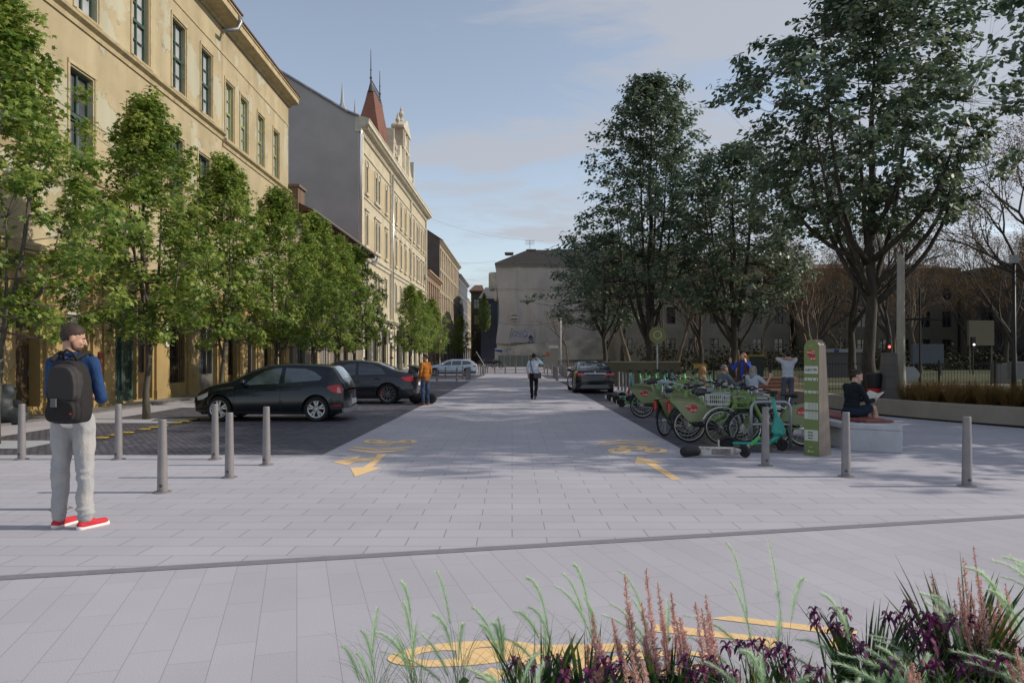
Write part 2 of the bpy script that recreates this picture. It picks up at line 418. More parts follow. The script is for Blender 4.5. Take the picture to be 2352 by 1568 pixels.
def bikesym(wa, wb_, fr):
    b = MB()
    for (cx, cy, rx, ry) in (wa, wb_): ring(b, z5, cx, cy, rx, ry, .12)
    for i_, pts in enumerate(fr):
        stroke(b, [z5(*p) for p in pts], .12)
    marking('bicycle_road_symbol', '', b)
bikesym((405,120,55,11),(597,120,52,11),[[(405,121),(450,131),(545,127),(597,120)],[(450,131),(470,120),(520,122),(545,127)],[(412,138),(470,140),(510,134)]])
bikesym((1768,170,65,14),(1967,170,64,14),[[(1768,171),(1790,150),(1890,152),(1967,170)],[(1790,150),(1775,160)],[(1800,160),(1875,166),(1905,148),(1860,147)],[(1760,146),(1820,147)]])
for k, (xa, xb, y) in enumerate([(1030,1240,567),(1110,1290,522),(1280,1360,437),(2030,2170,570),(2050,2150,525)]):
    b = MB(); p, q = Vector(z3(xa,y)), Vector(z3(xb,y)); b.box(p.x, q.x, p.y-.35, p.y+.35, 0, .001); marking('road_marking', '', b)
b = MB(); ring(b, zb, 870, 895, 478, 76, .14, tilt=-32, n=64)
for pts in ([(825,897),(1235,874)],[(1330,868),(1980,853)],[(1235,955),(1570,876)],[(1560,872),(1720,975),(1480,1000)],[(1100,1000),(1010,1060)]): stroke(b, [zb(*p) for p in pts], .115)
ring(b, zb, 2050, 960, 420, 74, .085, tilt=-30, n=48)
marking('bicycle_road_symbol', '', b)
b = MB(); poly(b, zc, [(235,722),(375,706),(1235,808),(1140,955),(1030,905),(1075,828)]); poly(b, zc, [(-140,762),(-20,772),(705,862),(635,950),(560,905),(590,880),(-140,812)])
marking('road_chevron', '', b)

# parking-edge strip with yellow dashes
t = thing('wheel_stop', (-7.72, 16, .012), 'low black rubber strip with yellow dashes in front of the hatchback', 'wheel stop')
b = MB(); b.prism([(-.09,0),(.09,0),(.06,.035),(-.06,.035)], -2.9, 2.4, 'y'); b.build('base', M('black_rubber',(.02,.02,.022),.8), t)
b = MB()
for y in (-2.75,-1.95,-1.45,-1.0,-.3,.12,.5,1.2,1.6,2.1): b.box(-.1,.1,y,y+.15,.034,.040)
b.build('reflector', M('yellow_plastic',(.75,.5,.04),.5), t)

# ------------------------------------------------------------------ buildings
def wall(mb, x0, x1, z0, z1, holes, depth=.22, y=0.0):
    xs = sorted({x0, x1, *[h[0] for h in holes], *[h[1] for h in holes]}); xs = [x for x in xs if x0 <= x <= x1]
    zs = sorted({z0, z1, *[h[2] for h in holes], *[h[3] for h in holes]}); zs = [z for z in zs if z0 <= z <= z1]
    for i in range(len(xs)-1):
        for j in range(len(zs)-1):
            cx, cz = (xs[i]+xs[i+1])/2, (zs[j]+zs[j+1])/2
            if any(h[0] < cx < h[1] and h[2] < cz < h[3] for h in holes): continue
            mb.quad((xs[i],y,zs[j]),(xs[i+1],y,zs[j]),(xs[i+1],y,zs[j+1]),(xs[i],y,zs[j+1]))
    for (a, c, e, g) in holes:
        mb.quad((a,y,e),(a,y,g),(a,y+depth,g),(a,y+depth,e)); mb.quad((c,y,g),(c,y,e),(c,y+depth,e),(c,y+depth,g))
        mb.quad((a,y,g),(c,y,g),(c,y+depth,g),(a,y+depth,g)); mb.quad((c,y,e),(a,y,e),(a,y+depth,e),(c,y+depth,e))
_wc = {}
def window(par, x0, x1, z0, z1, y, fm, gm, cols=2, rows=4, fw=.07, bw=.03, transom=.5, arch=False, name='window', y2=None):
    w_, h = x1-x0, z1-z0; key = (round(w_,2), round(h,2), fm.name, gm.name, cols, rows, transom)
    if key not in _wc:
        b = MB(); b.box(-w_/2, -w_/2+fw, -.03, .05, 0, h); b.box(w_/2-fw, w_/2, -.03, .05, 0, h)
        b.box(-w_/2+fw, w_/2-fw, -.03, .05, 0, fw); b.box(-w_/2+fw, w_/2-fw, -.03, .05, h-fw, h)
        if transom: b.box(-w_/2+fw, w_/2-fw, -.04, .045, h*transom-.05, h*transom+.05)
        for c in range(1, cols):
            x = -w_/2+fw+(w_-2*fw)*c/cols
            ww = bw*1.3 if cols == 2 else bw
            b.box(x-ww, x+ww, -.015, .035, fw, h*transom-.05 if transom else h-fw)
            if transom: b.box(x-ww, x+ww, -.015, .035, h*transom+.05, h-fw)
        for r_ in range(1, rows):
            z = fw+(h-2*fw)*r_/rows
            if transom and abs(z-h*transom) < .1: continue
            for c in range(cols):
                xa = -w_/2+fw+(w_-2*fw)*c/cols; xb = xa+(w_-2*fw)/cols
                b.box(xa+bw, xb-bw, -.01, .03, z-bw*.6, z+bw*.6)
        g = MB(); g.box(-w_/2+.01, w_/2-.01, .052, .06, .01, h-.01)
        _wc[key] = (b.mesh(name, fm), g.mesh('pane', gm))
    fme, gme = _wc[key]
    o = bpy.data.objects.new(name, fme); link(o, par); o.location = ((x0+x1)/2, y, z0)
    p = bpy.data.objects.new('pane', gme); link(p, o); return o
def profile(mb, x0, x1, prof):      # moulding: prof [(y,z)...] swept along x
    n = len(prof); vs = [(x0, p[0], p[1]) for p in prof] + [(x1, p[0], p[1]) for p in prof]
    mb.add(vs, [list(range(n)), list(range(n, 2*n))[::-1]] + [(i, n+i, n+(i+1)%n, (i+1)%n) for i in range(n)])
def facade_root(name, Y0, X0, slope, label, cat='building'):
    return thing(name, (X0+slope*0, Y0, 0), label, cat, rz=math.pi/2 - math.atan(slope))

def stained(name, c1, c2, c3, bump=.3):
    """plaster: base colour, broad soot, sharp-edged patches where the top coat has come off"""
    m = M(name, c1, .9, col2=c2, vs=.55, vlo=.4, vhi=.75, bump=bump, bs=18, spec=.2)
    t = m.node_tree; b = t.nodes['Principled BSDF']; l = b.inputs['Base Color'].links[0].from_socket
    co = t.nodes.new('ShaderNodeTexCoord'); n = t.nodes.new('ShaderNodeTexNoise'); n.inputs['Scale'].default_value = .42; n.inputs['Detail'].default_value = 9; n.inputs['Roughness'].default_value = .62
    t.links.new(co.outputs['Object'], n.inputs['Vector'])
    r = t.nodes.new('ShaderNodeValToRGB'); r.color_ramp.elements[0].position = .555; r.color_ramp.elements[1].position = .57
    t.links.new(n.outputs['Fac'], r.inputs[0])
    x = t.nodes.new('ShaderNodeMixRGB'); x.inputs[2].default_value = (*c3, 1); t.links.new(r.outputs[0], x.inputs[0]); t.links.new(l, x.inputs[1])
    rc = t.nodes.new('ShaderNodeValToRGB'); e = rc.color_ramp.elements; e[0].position = .548; e[0].color = (0,0,0,1); e[1].position = .556; e[1].color = (.75,.75,.75,1); k_ = e.new(.564); k_.color = (0,0,0,1)
    n3 = t.nodes.new('ShaderNodeTexNoise'); n3.inputs['Scale'].default_value = 1.3; n3.inputs['Detail'].default_value = 4; t.links.new(co.outputs['Object'], n3.inputs['Vector'])
    r3 = t.nodes.new('ShaderNodeValToRGB'); r3.color_ramp.elements[0].position = .5; r3.color_ramp.elements[1].position = .56; t.links.new(n3.outputs['Fac'], r3.inputs[0])
    mk = t.nodes.new('ShaderNodeMath'); mk.operation = 'MULTIPLY'; t.links.new(rc.outputs[0], mk.inputs[0]); t.links.new(r3.outputs[0], mk.inputs[1]); t.links.new(n.outputs['Fac'], rc.inputs[0])
    x2 = t.nodes.new('ShaderNodeMixRGB'); x2.inputs[2].default_value = (c2[0]*.3, c2[1]*.26, c2[2]*.25, 1); t.links.new(mk.outputs[0], x2.inputs[0]); t.links.new(x.outputs[0], x2.inputs[1]); x = x2
    # vertical runs of dirt
    mp_ = t.nodes.new('ShaderNodeMapping'); mp_.inputs['Scale'].default_value = (.8, .8, .12); t.links.new(co.outputs['Object'], mp_.inputs[0])
    n2 = t.nodes.new('ShaderNodeTexNoise'); n2.inputs['Scale'].default_value = 1.2; n2.inputs['Detail'].default_value = 7; t.links.new(mp_.outputs[0], n2.inputs['Vector'])
    a = t.nodes.new('ShaderNodeMapRange'); a.inputs[1].default_value = .35; a.inputs[2].default_value = .75; a.inputs[3].default_value = 1.05; a.inputs[4].default_value = .80
    t.links.new(n2.outputs['Fac'], a.inputs[0])
    s_ = t.nodes.new('ShaderNodeVectorMath'); s_.operation = 'SCALE'; t.links.new(x.outputs[0], s_.inputs[0]); t.links.new(a.outputs[0], s_.inputs['Scale'])
    t.links.new(s_.outputs[0], b.inputs['Base Color']); return m
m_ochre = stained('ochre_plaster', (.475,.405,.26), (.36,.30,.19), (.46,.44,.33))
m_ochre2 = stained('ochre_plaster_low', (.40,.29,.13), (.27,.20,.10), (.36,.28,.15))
m_trim = M('ochre_trim', (.50,.42,.25), .85, col2=(.36,.29,.17), vs=2.5, bump=.2, bs=20)
m_soff = M('soffit_boards', (.30,.24,.15), .9, col2=(.20,.15,.10), vs=2)
m_green = M('green_window_paint', (.035,.075,.06), .5, col2=(.06,.10,.075), vs=3)
m_greenl = M('olive_window_paint', (.24,.30,.12), .6, col2=(.32,.36,.2), vs=3)
m_whitef = M('white_window_paint', (.60,.60,.55), .6)
def glass(name, col, rough=.06, col2=None, spec=.9): return M(name, col, rough, spec=spec, coat=.6, col2=col2, vs=.8)
m_gl = glass('window_glass', (.055,.065,.075), col2=(.12,.13,.14)); m_glc = M('curtained_glass', (.50,.52,.53), .3, col2=(.34,.36,.38), vs=1.1, spec=.6); m_gld = glass('dark_glass', (.012,.014,.016), .08)
m_tile = M('clay_tiles', (.13,.06,.035), .9, col2=(.08,.045,.03), vs=6, bump=.6, bs=14)
m_zinc = M('zinc_sheet', (.30,.31,.33), .45, .6, col2=(.2,.2,.21), vs=3)
m_dkwood = M('dark_brown_wood', (.055,.035,.015), .6, col2=(.035,.022,.01), vs=3)
m_dark = M('dark_interior', (.012,.011,.010), .9)
m_shopg = M('shop_green_paint', (.035,.07,.055), .5, col2=(.06,.10,.08), vs=2)
m_greyp = M('grey_shutter', (.16,.16,.15), .6, col2=(.12,.115,.105), vs=3)
m_white = M('white_sign', (.72,.72,.68), .5)
m_red = M('red_paint', (.50,.03,.02), .5)
m_iron = M('dark_iron', (.03,.03,.032), .5, .5)
m_ink = M('black_ink', (.02,.02,.02), .7)

def yellow(name, Y0, X0, L, zs, zc_, cols, wz, cols1, wz1, opens, fm, gm, label, mull):
    rt = facade_root(name, Y0, X0, -.021, label)
    holes = [(c-w_/2, c+w_/2, wz[0], wz[1]) for c, w_ in cols] + [(c-w_/2, c+w_/2, wz1[0], wz1[1]) for c, w_ in cols1]
    b = MB(); wall(b, 0, L, 4.35, zc_, holes)
    b.quad((L,0,0),(L,12,0),(L,12,zc_),(L,0,zc_)); b.quad((0,12,0),(0,0,0),(0,0,zc_),(0,12,zc_)); b.quad((L,12,0),(0,12,0),(0,12,zc_),(L,12,zc_))
    b.build('wall', m_ochre, rt)
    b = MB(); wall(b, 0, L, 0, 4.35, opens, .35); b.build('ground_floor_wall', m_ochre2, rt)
    b = MB(); profile(b, -.02, L+.02, [(0,zs-.25),(-.05,zs-.25),(-.07,zs-.12),(-.2,zs-.04),(-.22,zs+.04),(0,zs+.1)])
    profile(b, -.02, L+.02, [(0,4.2),(-.06,4.2),(-.14,4.4),(-.14,4.48),(0,4.52)])
    profile(b, -.02, L+.02, [(0,zc_-1.15),(-.035,zc_-1.13),(-.035,zc_-1.07),(0,zc_-1.05)])
    if wz1: profile(b, -.02, L+.02, [(0,wz1[0]-.28),(-.05,wz1[0]-.26),(-.12,wz1[0]-.1),(0,wz1[0]-.06)])
    for c, w_ in cols+cols1:
        z0, z1 = (wz if (c, w_) in cols else wz1)
        b.box(c-w_/2-.16, c-w_/2-.06, -.035, 0, z0, z1+.06); b.box(c+w_/2+.06, c+w_/2+.16, -.035, 0, z0, z1+.06); b.box(c-w_/2-.16, c+w_/2+.16, -.045, 0, z1+.06, z1+.17)
        b.box(c-w_/2-.12, c+w_/2+.12, -.1, 0, z0-.09, z0-.02)
    b.build('moulding', m_trim, rt)
    b = MB(); oh = .72 if L > 15 else .5; profile(b, -.1, L+.2, [(0,zc_),(-.1,zc_),(-.16,zc_+.12),(-oh,zc_+.2),(-oh-.05,zc_+.22),(-oh-.05,zc_+.48),(-oh-.1,zc_+.5),(-oh-.1,zc_+.56),(0,zc_+.75),(12,zc_+.75),(12,zc_)])
    b.build('cornice', m_trim, rt)
    b = MB(); profile(b, -.1, L+.2, [(-oh-.15,zc_+.58),(-oh-.15,zc_+.66),(6,zc_+3.2),(12,zc_+.8),(12,zc_+.7)]); b.build('roof', m_tile, rt)
    for c, w_ in cols: window(rt, c-w_/2, c+w_/2, wz[0], wz[1], .16, fm, gm, mull[0], mull[1])
    for c, w_ in cols1: window(rt, c-w_/2, c+w_/2, wz1[0], wz1[1], .16, fm, m_gl, 2, 2, transom=.55)
    return rt
winsA = [(5.9-.0,1.15),(8.9,1.15),(12.0,1.15),(15.35,1.15),(18.4,1.15),(21.1,1.12)]
opA = [(8.75,9.75,.25,3.3),(11.0,12.05,.15,3.75),(13.6,15.05,.1,3.7),(15.15,16.2,.1,3.5),(17.5,18.95,.55,3.4),(20.25,22.3,.1,3.6),(5.5,7.6,.1,3.6),(2.0,4.4,.2,3.6)]
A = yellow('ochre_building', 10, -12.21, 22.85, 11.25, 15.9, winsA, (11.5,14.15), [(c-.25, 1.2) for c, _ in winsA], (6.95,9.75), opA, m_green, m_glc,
  'nearest ochre plaster building with green windows and peeling upper wall', (2,4))
winsB = [(.3+.6,1.0),(2.85,1.0),(5.4,1.0),(8.05,1.0)]
opB = [(.6,1.9,.1,3.5),(3.2,4.6,.1,3.5),(5.8,7.2,.1,3.5),(8.4,9.6,.1,3.4)]
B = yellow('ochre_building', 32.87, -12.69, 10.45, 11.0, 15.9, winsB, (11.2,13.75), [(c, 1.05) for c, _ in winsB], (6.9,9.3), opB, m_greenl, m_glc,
  'farther ochre plaster wing with pale double windows before the dark gable wall', (2,4))
# sagging end of the near cornice with its spout
b = MB(); b.tube([(22.7,-.75,16.35),(22.75,-.85,16.1),(22.6,-.75,15.75),(22.1,-.35,15.45)], .09, 10); b.build('rain_spout', m_zinc, A, True)
# ground-floor fittings of the near building (doors, shop fronts, pilasters)
def door(par, x0, x1, z0, z1, y, m, name='door', panels=3, hinge=True):
    b = MB(); b.box(x0+.02, x1-.02, y, y+.05, z0, z1-.02)
    o = b.build(name, m, par); k = MB(); h = (z1-z0)/panels
    for i in range(panels): k.box(x0+.15, x1-.15, y-.02, y-.001, z0+h*i+.12, z0+h*(i+1)-.08)
    k.build('door_panel', m, o, bevel=.01)
    k = MB(); k.box(x1-.14, x1-.10, y-.06, y-.003, 1.05, 1.2); k.build('handle', m_zinc, o); return o
door(A, 8.75,9.75,.25,3.3,.28,m_dkwood, panels=2)
door(A, 11.0,12.05,.15,2.75,.26,m_greyp, panels=3)
b = MB()     # hexagonal grille over the grey door
for r_ in range(6):
    for c in range(7):
        x = 11.12+c*.14+(r_%2)*.07; z = 2.92+r_*.13
        if x < 12.0: b.tube([(x+.062*math.cos(a*math.pi/3+.52), .24, z+.062*math.sin(a*math.pi/3+.52)) for a in range(6)], .014, 4, close=True)
b.box(11.0,12.05,.22,.3,2.76,2.84); b.build('grille', M('pale_grille',(.45,.45,.36),.7), A)
def shopfront(par, x0, x1, z0, z1, y, fm, n=2, stall=.5, gm=None, name='shop_window'):
    b = MB(); b.box(x0,x1,y,y+.08,z0,z0+stall); b.box(x0,x0+.09,y,y+.08,z0+stall,z1); b.box(x1-.09,x1,y,y+.08,z0+stall,z1); b.box(x0+.09,x1-.09,y,y+.08,z1-.1,z1)
    b.box(x0+.09,x1-.09,y-.01,y+.07,z1-.85,z1-.78)
    for i in range(1,n): x = x0+(x1-x0)*i/n; b.box(x-.035,x+.035,y,y+.07,z0+stall,z1-.86); b.box(x-.035,x+.035,y,y+.07,z1-.77,z1-.11)
    o = b.build(name, fm, par)
    g = MB(); g.box(x0+.02,x1-.02,y+.072,y+.079,z0+stall-.02,z1-.02); g.build('pane', gm or m_gld, o); return o
shopfront(A,13.6,15.05,.1,3.7,.12,m_shopg,2,.35, glass('shop_glass',(.03,.05,.045)))
shopfront(A,15.15,16.2,.1,3.5,.25,m_dkwood,1,.9)
shopfront(A,20.25,22.3,.1,3.6,.2,m_greyp,3,.7); shopfront(A,5.5,7.6,.1,3.6,.2,m_greyp,2,.6); shopfront(A,2.0,4.4,.2,3.6,.2,m_dkwood,2,.6)
shopfront(A,17.5,18.95,.55,3.4,.3,m_dkwood,2,.6)
b = MB()
for i in range(9): x = 17.55+i*.168; b.cyl((x,.05,.6),(x,.05,3.3),.012,n=6)
for z in (.7,1.5,2.3,3.2): b.box(17.5,18.95,.035,.065,z,z+.03)
b.build('window_bars', m_iron, A)
for x0,x1,z0,z1,m_,nn in ((.6,1.9,.1,3.5,m_dkwood,2),(3.2,4.6,.1,3.5,m_greyp,2),(5.8,7.2,.1,3.5,m_dkwood,2),(8.4,9.6,.1,3.4,m_shopg,2)): shopfront(B,x0,x1,z0,z1,.2,m_,nn,.6)
def pilaster(mb, x0, x1, z1=4.05):
    mb.box(x0,x1,-.12,0,.0,.35); mb.box(x0+.03,x1-.03,-.09,0,.35,z1-.25); mb.box(x0,x1,-.13,0,z1-.25,z1)
for x0,x1 in ((9.85,10.9),(12.15,12.7),(12.78,13.5),(16.3,17.4),(19.05,20.15),(22.4,22.8),(7.75,8.6)): b = MB(); pilaster(b,x0,x1); b.build('pilaster', m_ochre2, A)
for x0,x1 in ((.05,.5),(2.0,3.1),(4.7,5.7),(7.3,8.3),(9.7,10.4)): b = MB(); pilaster(b,x0,x1); b.build('pilaster', m_ochre2, B)
gr = text('OUBEL', .26, m_ink, A, (13.15,-.135,1.95), FRONT, 'graffiti', .001); text('IMOE', .2, m_ink, A, (13.12,-.135,1.68), FRONT, 'graffiti', .001)
b = MB(); b.tube([(12.95,-.135,2.35),(13.1,-.135,2.5),(13.25,-.135,2.32),(13.1,-.135,2.2),(13.2,-.135,2.62)], .012, 4); b.tube([(12.85,-.135,2.25),(13.4,-.135,2.3)], .012, 4); b.build('graffiti', m_ink, A)
b = MB(); b.box(19.4,19.95,-.15,-.10,2.75,3.5); s_ = b.build('wall_sign', m_white, A)
b = MB(); b.tube([(19.67+.12*math.cos(a*.52),-.155,3.2+.14*math.sin(a*.52)) for a in range(12)], .016, 5, close=True); b.build('emblem', m_iron, s_)
for i in range(3): text('- - -', .09, m_ink, s_, (19.67,-.152,2.97-i*.08), FRONT, 'lettering', .001)
b = MB(); b.box(16.95,17.2,-.15,-.12,1.9,2.75); b.build('notice', m_white, A)
b = MB(); b.box(10.15,10.35,-.15,-.11,3.35,3.5); b.build('house_number', m_white, A)
b = MB(); b.box(12.42,12.52,-.18,-.125,.5,1.7); b.build('advert_panel', M('faded_red',(.28,.06,.04),.7), A)
b = MB()
for k,(x0,x1,dz) in enumerate(((23.0,33.2,.0),(20.0,33.2,.22))):
    pts = [(x0-10+(x1-x0)*i/10, -.12-.25*math.sin(math.pi*i/10), 8.25+dz-.35*math.sin(math.pi*i/10)) for i in range(11)]; b.tube(pts, .012, 4)
b.build('wall_cable', m_iron, A)

# low building with the sagging tiled eaves
Lw = facade_root('low_tiled_building', 43.7, -12.75, .01, 'low dilapidated grey building with overhanging tiled eaves below the dark gable')
m_grime = stained('grimy_plaster', (.24,.21,.165), (.15,.13,.10), (.33,.27,.19))
lwin = [(1.6+i*2.35, 1.05) for i in range(8)]
opL = [(.9+i*2.9, 2.4+i*2.9, .1, 3.2) for i in range(6)]
b = MB(); wall(b, 0, 19.3, 0, 9.7, [(c-w_/2,c+w_/2,5.4,8.0) for c,w_ in lwin]+opL, .2)
b.quad((0,10,0),(0,0,0),(0,0,9.7),(0,10,9.7)); b.quad((19.3,0,0),(19.3,10,0),(19.3,10,9.7),(19.3,0,9.7)); b.build('wall', m_grime, Lw)
for c,w_ in lwin: window(Lw,c-w_/2,c+w_/2,5.4,8.0,.14,m_greyp,m_gld,2,3)
for i,(a,c,e,g) in enumerate(opL): shopfront(Lw,a,c,e,g,.12,[m_greyp,m_dkwood,m_white][i%3],2,.5)
b = MB(); profile(b,0,19.3,[(0,4.2),(-.12,4.25),(-.15,4.5),(0,4.55)])
for c,w_ in lwin: b.box(c-.7,c+.7,-.18,0,8.15,8.35); b.box(c-.66,c-.56,-.05,0,5.3,8.15); b.box(c+.56,c+.66,-.05,0,5.3,8.15); b.box(c-.7,c+.7,-.12,0,5.2,5.3)
b.build('moulding', M('grey_trim',(.33,.29,.22),.9,col2=(.2,.17,.13),vs=3), Lw)
b = MB()
for i in range(40): x = .2+i*.49; b.box(x,x+.12,-1.05,0,9.72,9.9)
b.build('rafter_row', M('old_rafters',(.10,.065,.04),.9), Lw)
b = MB(); profile(b,-.25,19.6,[(-1.15,9.95),(-1.15,10.05),(5,13.1),(10,10.6),(10,10.5)]); b.build('roof', m_tile, Lw)
b = MB(); b.tube([(-.3,-1.22,10.0),(19.7,-1.22,9.9)], .085, 8); b.tube([(19.6,-1.22,9.85),(19.6,-1.1,9.5),(18.6,-.2,9.0),(18.6,-.12,6.0)], .06, 8); b.build('gutter', M('rusty_gutter',(.16,.14,.125),.7), Lw, True)
b = MB(); b.box(-.35,1.0,-.4,.8,9.75,11.3); b.box(-.45,1.1,-.5,.9,11.3,11.45)
m_brick = paving('weathered_brick', (.20,.13,.085), (.14,.095,.065), (.17,.15,.12), .27, .085, msz=.012, grain=.15)
b.build('chimney', m_brick, Lw)

# grand pale building with tower
Wt = facade_root('ornate_pale_building', 63.5, -12.9, .017, 'tall cream and ochre facade with red tiled tower and ornate gable')
m_cream = M('cream_stucco', (.55,.50,.37), .85, col2=(.44,.39,.28), vs=.8, bump=.15, bs=8, spec=.2)
m_pan = paving('ochre_brick_panel', (.50,.41,.26), (.46,.38,.24), (.46,.40,.29), .3, .09, msz=.008, grain=.08)
m_trimc = M('cream_trim', (.62,.58,.46), .8, col2=(.48,.44,.34), vs=2)
m_fire = M('grey_gable_render', (.46,.43,.405), .9, col2=(.34,.315,.30), vs=.22, vlo=.3, vhi=.7, bump=.15, bs=9, grain=.06, gs=30)
L = 42.5
colY = [66.2,70.3,71.7,75.5,  81.3,84.5,87.7,91.3,  94.2,97.2,98.6,101.2,103.6]
cols = [y-63.5 for y in colY]
upper = [(c-.42,c+.42,15.9,18.2) for c in cols]; mid = [(c-.45,c+.45,11.3,13.9) for c in cols]; low = [(c-.45,c+.45,6.4,9.0) for c in cols]
shops = [(1.0+i*4.15, 3.9+i*4.15, .1, 4.3) for i in range(10)]
b = MB(); wall(b, 0, L, 0, 20.4, upper+mid+low+shops, .22); b.quad((L,0,0),(L,12,0),(L,12,20.4),(L,0,20.4)); b.build('wall', m_cream, Wt)
for (a,c,e,g) in upper: window(Wt,a,c,e,g,.15,m_trimc,m_gl,2,3,.05,.02)
for (a,c,e,g) in mid+low: window(Wt,a,c,e,g,.15,m_trimc,m_gl,2,2,.05,.02,.65)
for i,(a,c,e,g) in enumerate(shops): shopfront(Wt,a,c,e,g,.15,[m_dkwood,m_greyp,m_greyp][i%3],2,.5)
edges = [(.9,2.2),(3.3,6.2),(8.8,11.4),(12.6,14.2),(14.9,17.2),(18.4,20.4),(21.6,23.6),(24.8,27.2),(28.2,30.2),(31.2,33.2),(35.7,37.2),(38.2,39.6),(40.6,42.1)]
for (z0,z1) in ((15.3,19.0),(10.7,14.3)):
    for (a,c) in edges: b = MB(); b.box(a,c,-.03,-.002,z0+.3,z1-.5); b.build('brick_panel', m_pan, Wt)
b = MB()
for c in cols:
    # narrow arched heads, jambs, sills; hoods on the storey below
    for k in range(8):
        a0,a1 = math.pi*k/8, math.pi*(k+1)/8
        b.tube([(c+.5*math.cos(a0),-.08,18.2+.55*math.sin(a0)),(c+.5*math.cos(a1),-.08,18.2+.55*math.sin(a1))], .09, 5)
    b.box(c-.42,c+.42,-.05,-.003,18.2,18.62)
    for s_ in (-1,1): b.box(c+s_*.5-.08,c+s_*.5+.08,-.1,0,15.8,18.2); b.box(c+s_*.56-.09,c+s_*.56+.09,-.1,0,11.2,14.0); b.box(c+s_*.54-.07,c+s_*.54+.07,-.06,0,6.3,9.1)
    b.box(c-.7,c+.7,-.2,0,15.62,15.8); b.box(c-.75,c+.75,-.18,0,11.0,11.2); b.box(c-.75,c+.75,-.2,0,14.25,14.4); b.box(c-.6,c+.6,-.08,0,14.05,14.25); b.box(c-.65,c+.65,-.14,0,9.15,9.35)
for c in cols[4:8]: b.prism([(c-.85,14.4),(c+.85,14.4),(c,15.05)], -.22, 0, 'y')
profile(b,0,L,[(0,9.85),(-.12,9.9),(-.16,10.15),(-.3,10.25),(-.3,10.35),(0,10.45)]); profile(b,0,L,[(0,4.75),(-.15,4.8),(-.3,5.05),(-.3,5.15),(0,5.25)])
profile(b,0,L,[(0,15.2),(-.1,15.25),(-.12,15.35),(0,15.4)]); profile(b,0,L,[(0,19.0),(-.1,19.05),(-.12,19.2),(0,19.25)])
for x in (0.35,14.4,28.1,42.0):
    b.box(x-.3,x+.3,-.22,0,5.3,20.4)
    for i in range(4): b.box(x-.36,x+.36,-.3,0,.3+i*1.1,1.2+i*1.1)
for i in range(11):
    x = .5+i*4.15; b.box(x-.4,x+.4,-.14,0,0,4.7)
b.build('moulding', m_trimc, Wt)
b = MB(); profile(b,-.35,L+.35,[(0,20.4),(-.15,20.4),(-.25,20.75),(-.75,21.0),(-.85,21.05),(-.85,21.35),(-.9,21.4),(-.9,21.5),(0,21.75),(.3,21.75),(.3,20.4)])
for i in range(84): b.box(.2+i*.505,.36+i*.505,-.7,-.2,20.72,20.98)
b.build('cornice', m_trimc, Wt)
b = MB(); profile(b,.2,L,[(.2,21.76),(7,25.7),(11.5,22.0)]); b.build('roof', m_tile, Wt)
b = MB(); b.prism([(-.02,0),(-.02,21.6),(1.0,22.0),(7.2,25.75),(12.5,26.1),(12.5,0)], 0-.3, -.002, 'x'); b.build('gable_wall', m_fire, Wt)
b = MB(); b.tube([(-.35,-.02,21.7),(-.35,1.0,22.1),(-.35,7.2,25.85),(-.35,12.5,26.2)], .13, 6); b.build('gable_coping', m_zinc, Wt)
for P_ in ([(-.15,-.2,20.9),(-.15,-.14,20.2),(-.15,-.12,5)],[(14.4,-.32,20.3),(14.4,-.3,5.3)]): b = MB(); b.tube(P_, .10, 10); b.build('downpipe', M('bright_zinc',(.75,.75,.76),.25,.9), Wt, True)
# tower: steep truncated pyramid, cresting, two finials
tw = MB(); rings=[]
for z,k in ((21.4,0),(22.6,.26),(24.2,.52),(26.0,.76),(27.3,.9),(28.4,1)):
    x0_,x1_,y0_,y1_ = 9.9+2.7*k, 20.2-2.7*k, -.25+1.65*k, 3.9-1.95*k; rings.append([(x0_,y0_,z),(x1_,y0_,z),(x1_,y1_,z),(x0_,y1_,z)])
for i in range(len(rings)-1):
    for j in range(4): tw.quad(rings[i][j],rings[i][(j+1)%4],rings[i+1][(j+1)%4],rings[i+1][j])
tw.quad(*rings[-1])
m_rt = paving('red_tiles', (.27,.085,.055), (.20,.06,.042), (.10,.035,.03), .3, .28, msz=.03, grain=.25)
tw_o = tw.build('tower', M('red_tile_rows',(.21,.085,.058),.8,col2=(.14,.058,.042),vs=2.2,bump=1,bs=5,grain=.25,gs=9,stretch=(1,1,4)), Wt)
b = MB(); cym = 1.65
for (x,h) in ((12.7,32.6),(17.4,32.2)):
    b.tube([(x,cym,28.3),(x,cym,29.2),(x,cym,29.5),(x,cym,h)], [.32,.1,.07,.025], 8); b.ball((x,cym,29.7),.14,8,6); b.ball((x,cym,30.5),.09,8,6)
n_=9
for i in range(n_):
    x = 12.7+4.7*i/(n_-1); b.cyl((x,cym,28.4),(x,cym,29.7),.03,n=5); b.tube([(x+.15*math.cos(a*.8),cym,29.1+.2*math.sin(a*.8)) for a in range(8)], .03, 4, close=True)
b.box(12.7,17.4,cym-.03,cym+.03,29.55,29.62); b.box(12.7,17.4,cym-.03,cym+.03,28.75,28.8); b.build('cresting', M('wrought_iron',(.07,.065,.065),.6,.4), tw_o)
for (x,y,z,h,r_) in ((6.5,3.05,24.2,2.9,.5),(6.5,1.85,23.3,2.2,.34)):
    b = MB(); b.tube([(x,y,z-.6),(x,y,z+.3),(x,y,z+.9),(x,y,z+h)], [r_*1.3,r_,r_*.35,.02], 8); b.build('spirelet', M('pale_zinc',(.38,.39,.41),.5,.4), Wt)
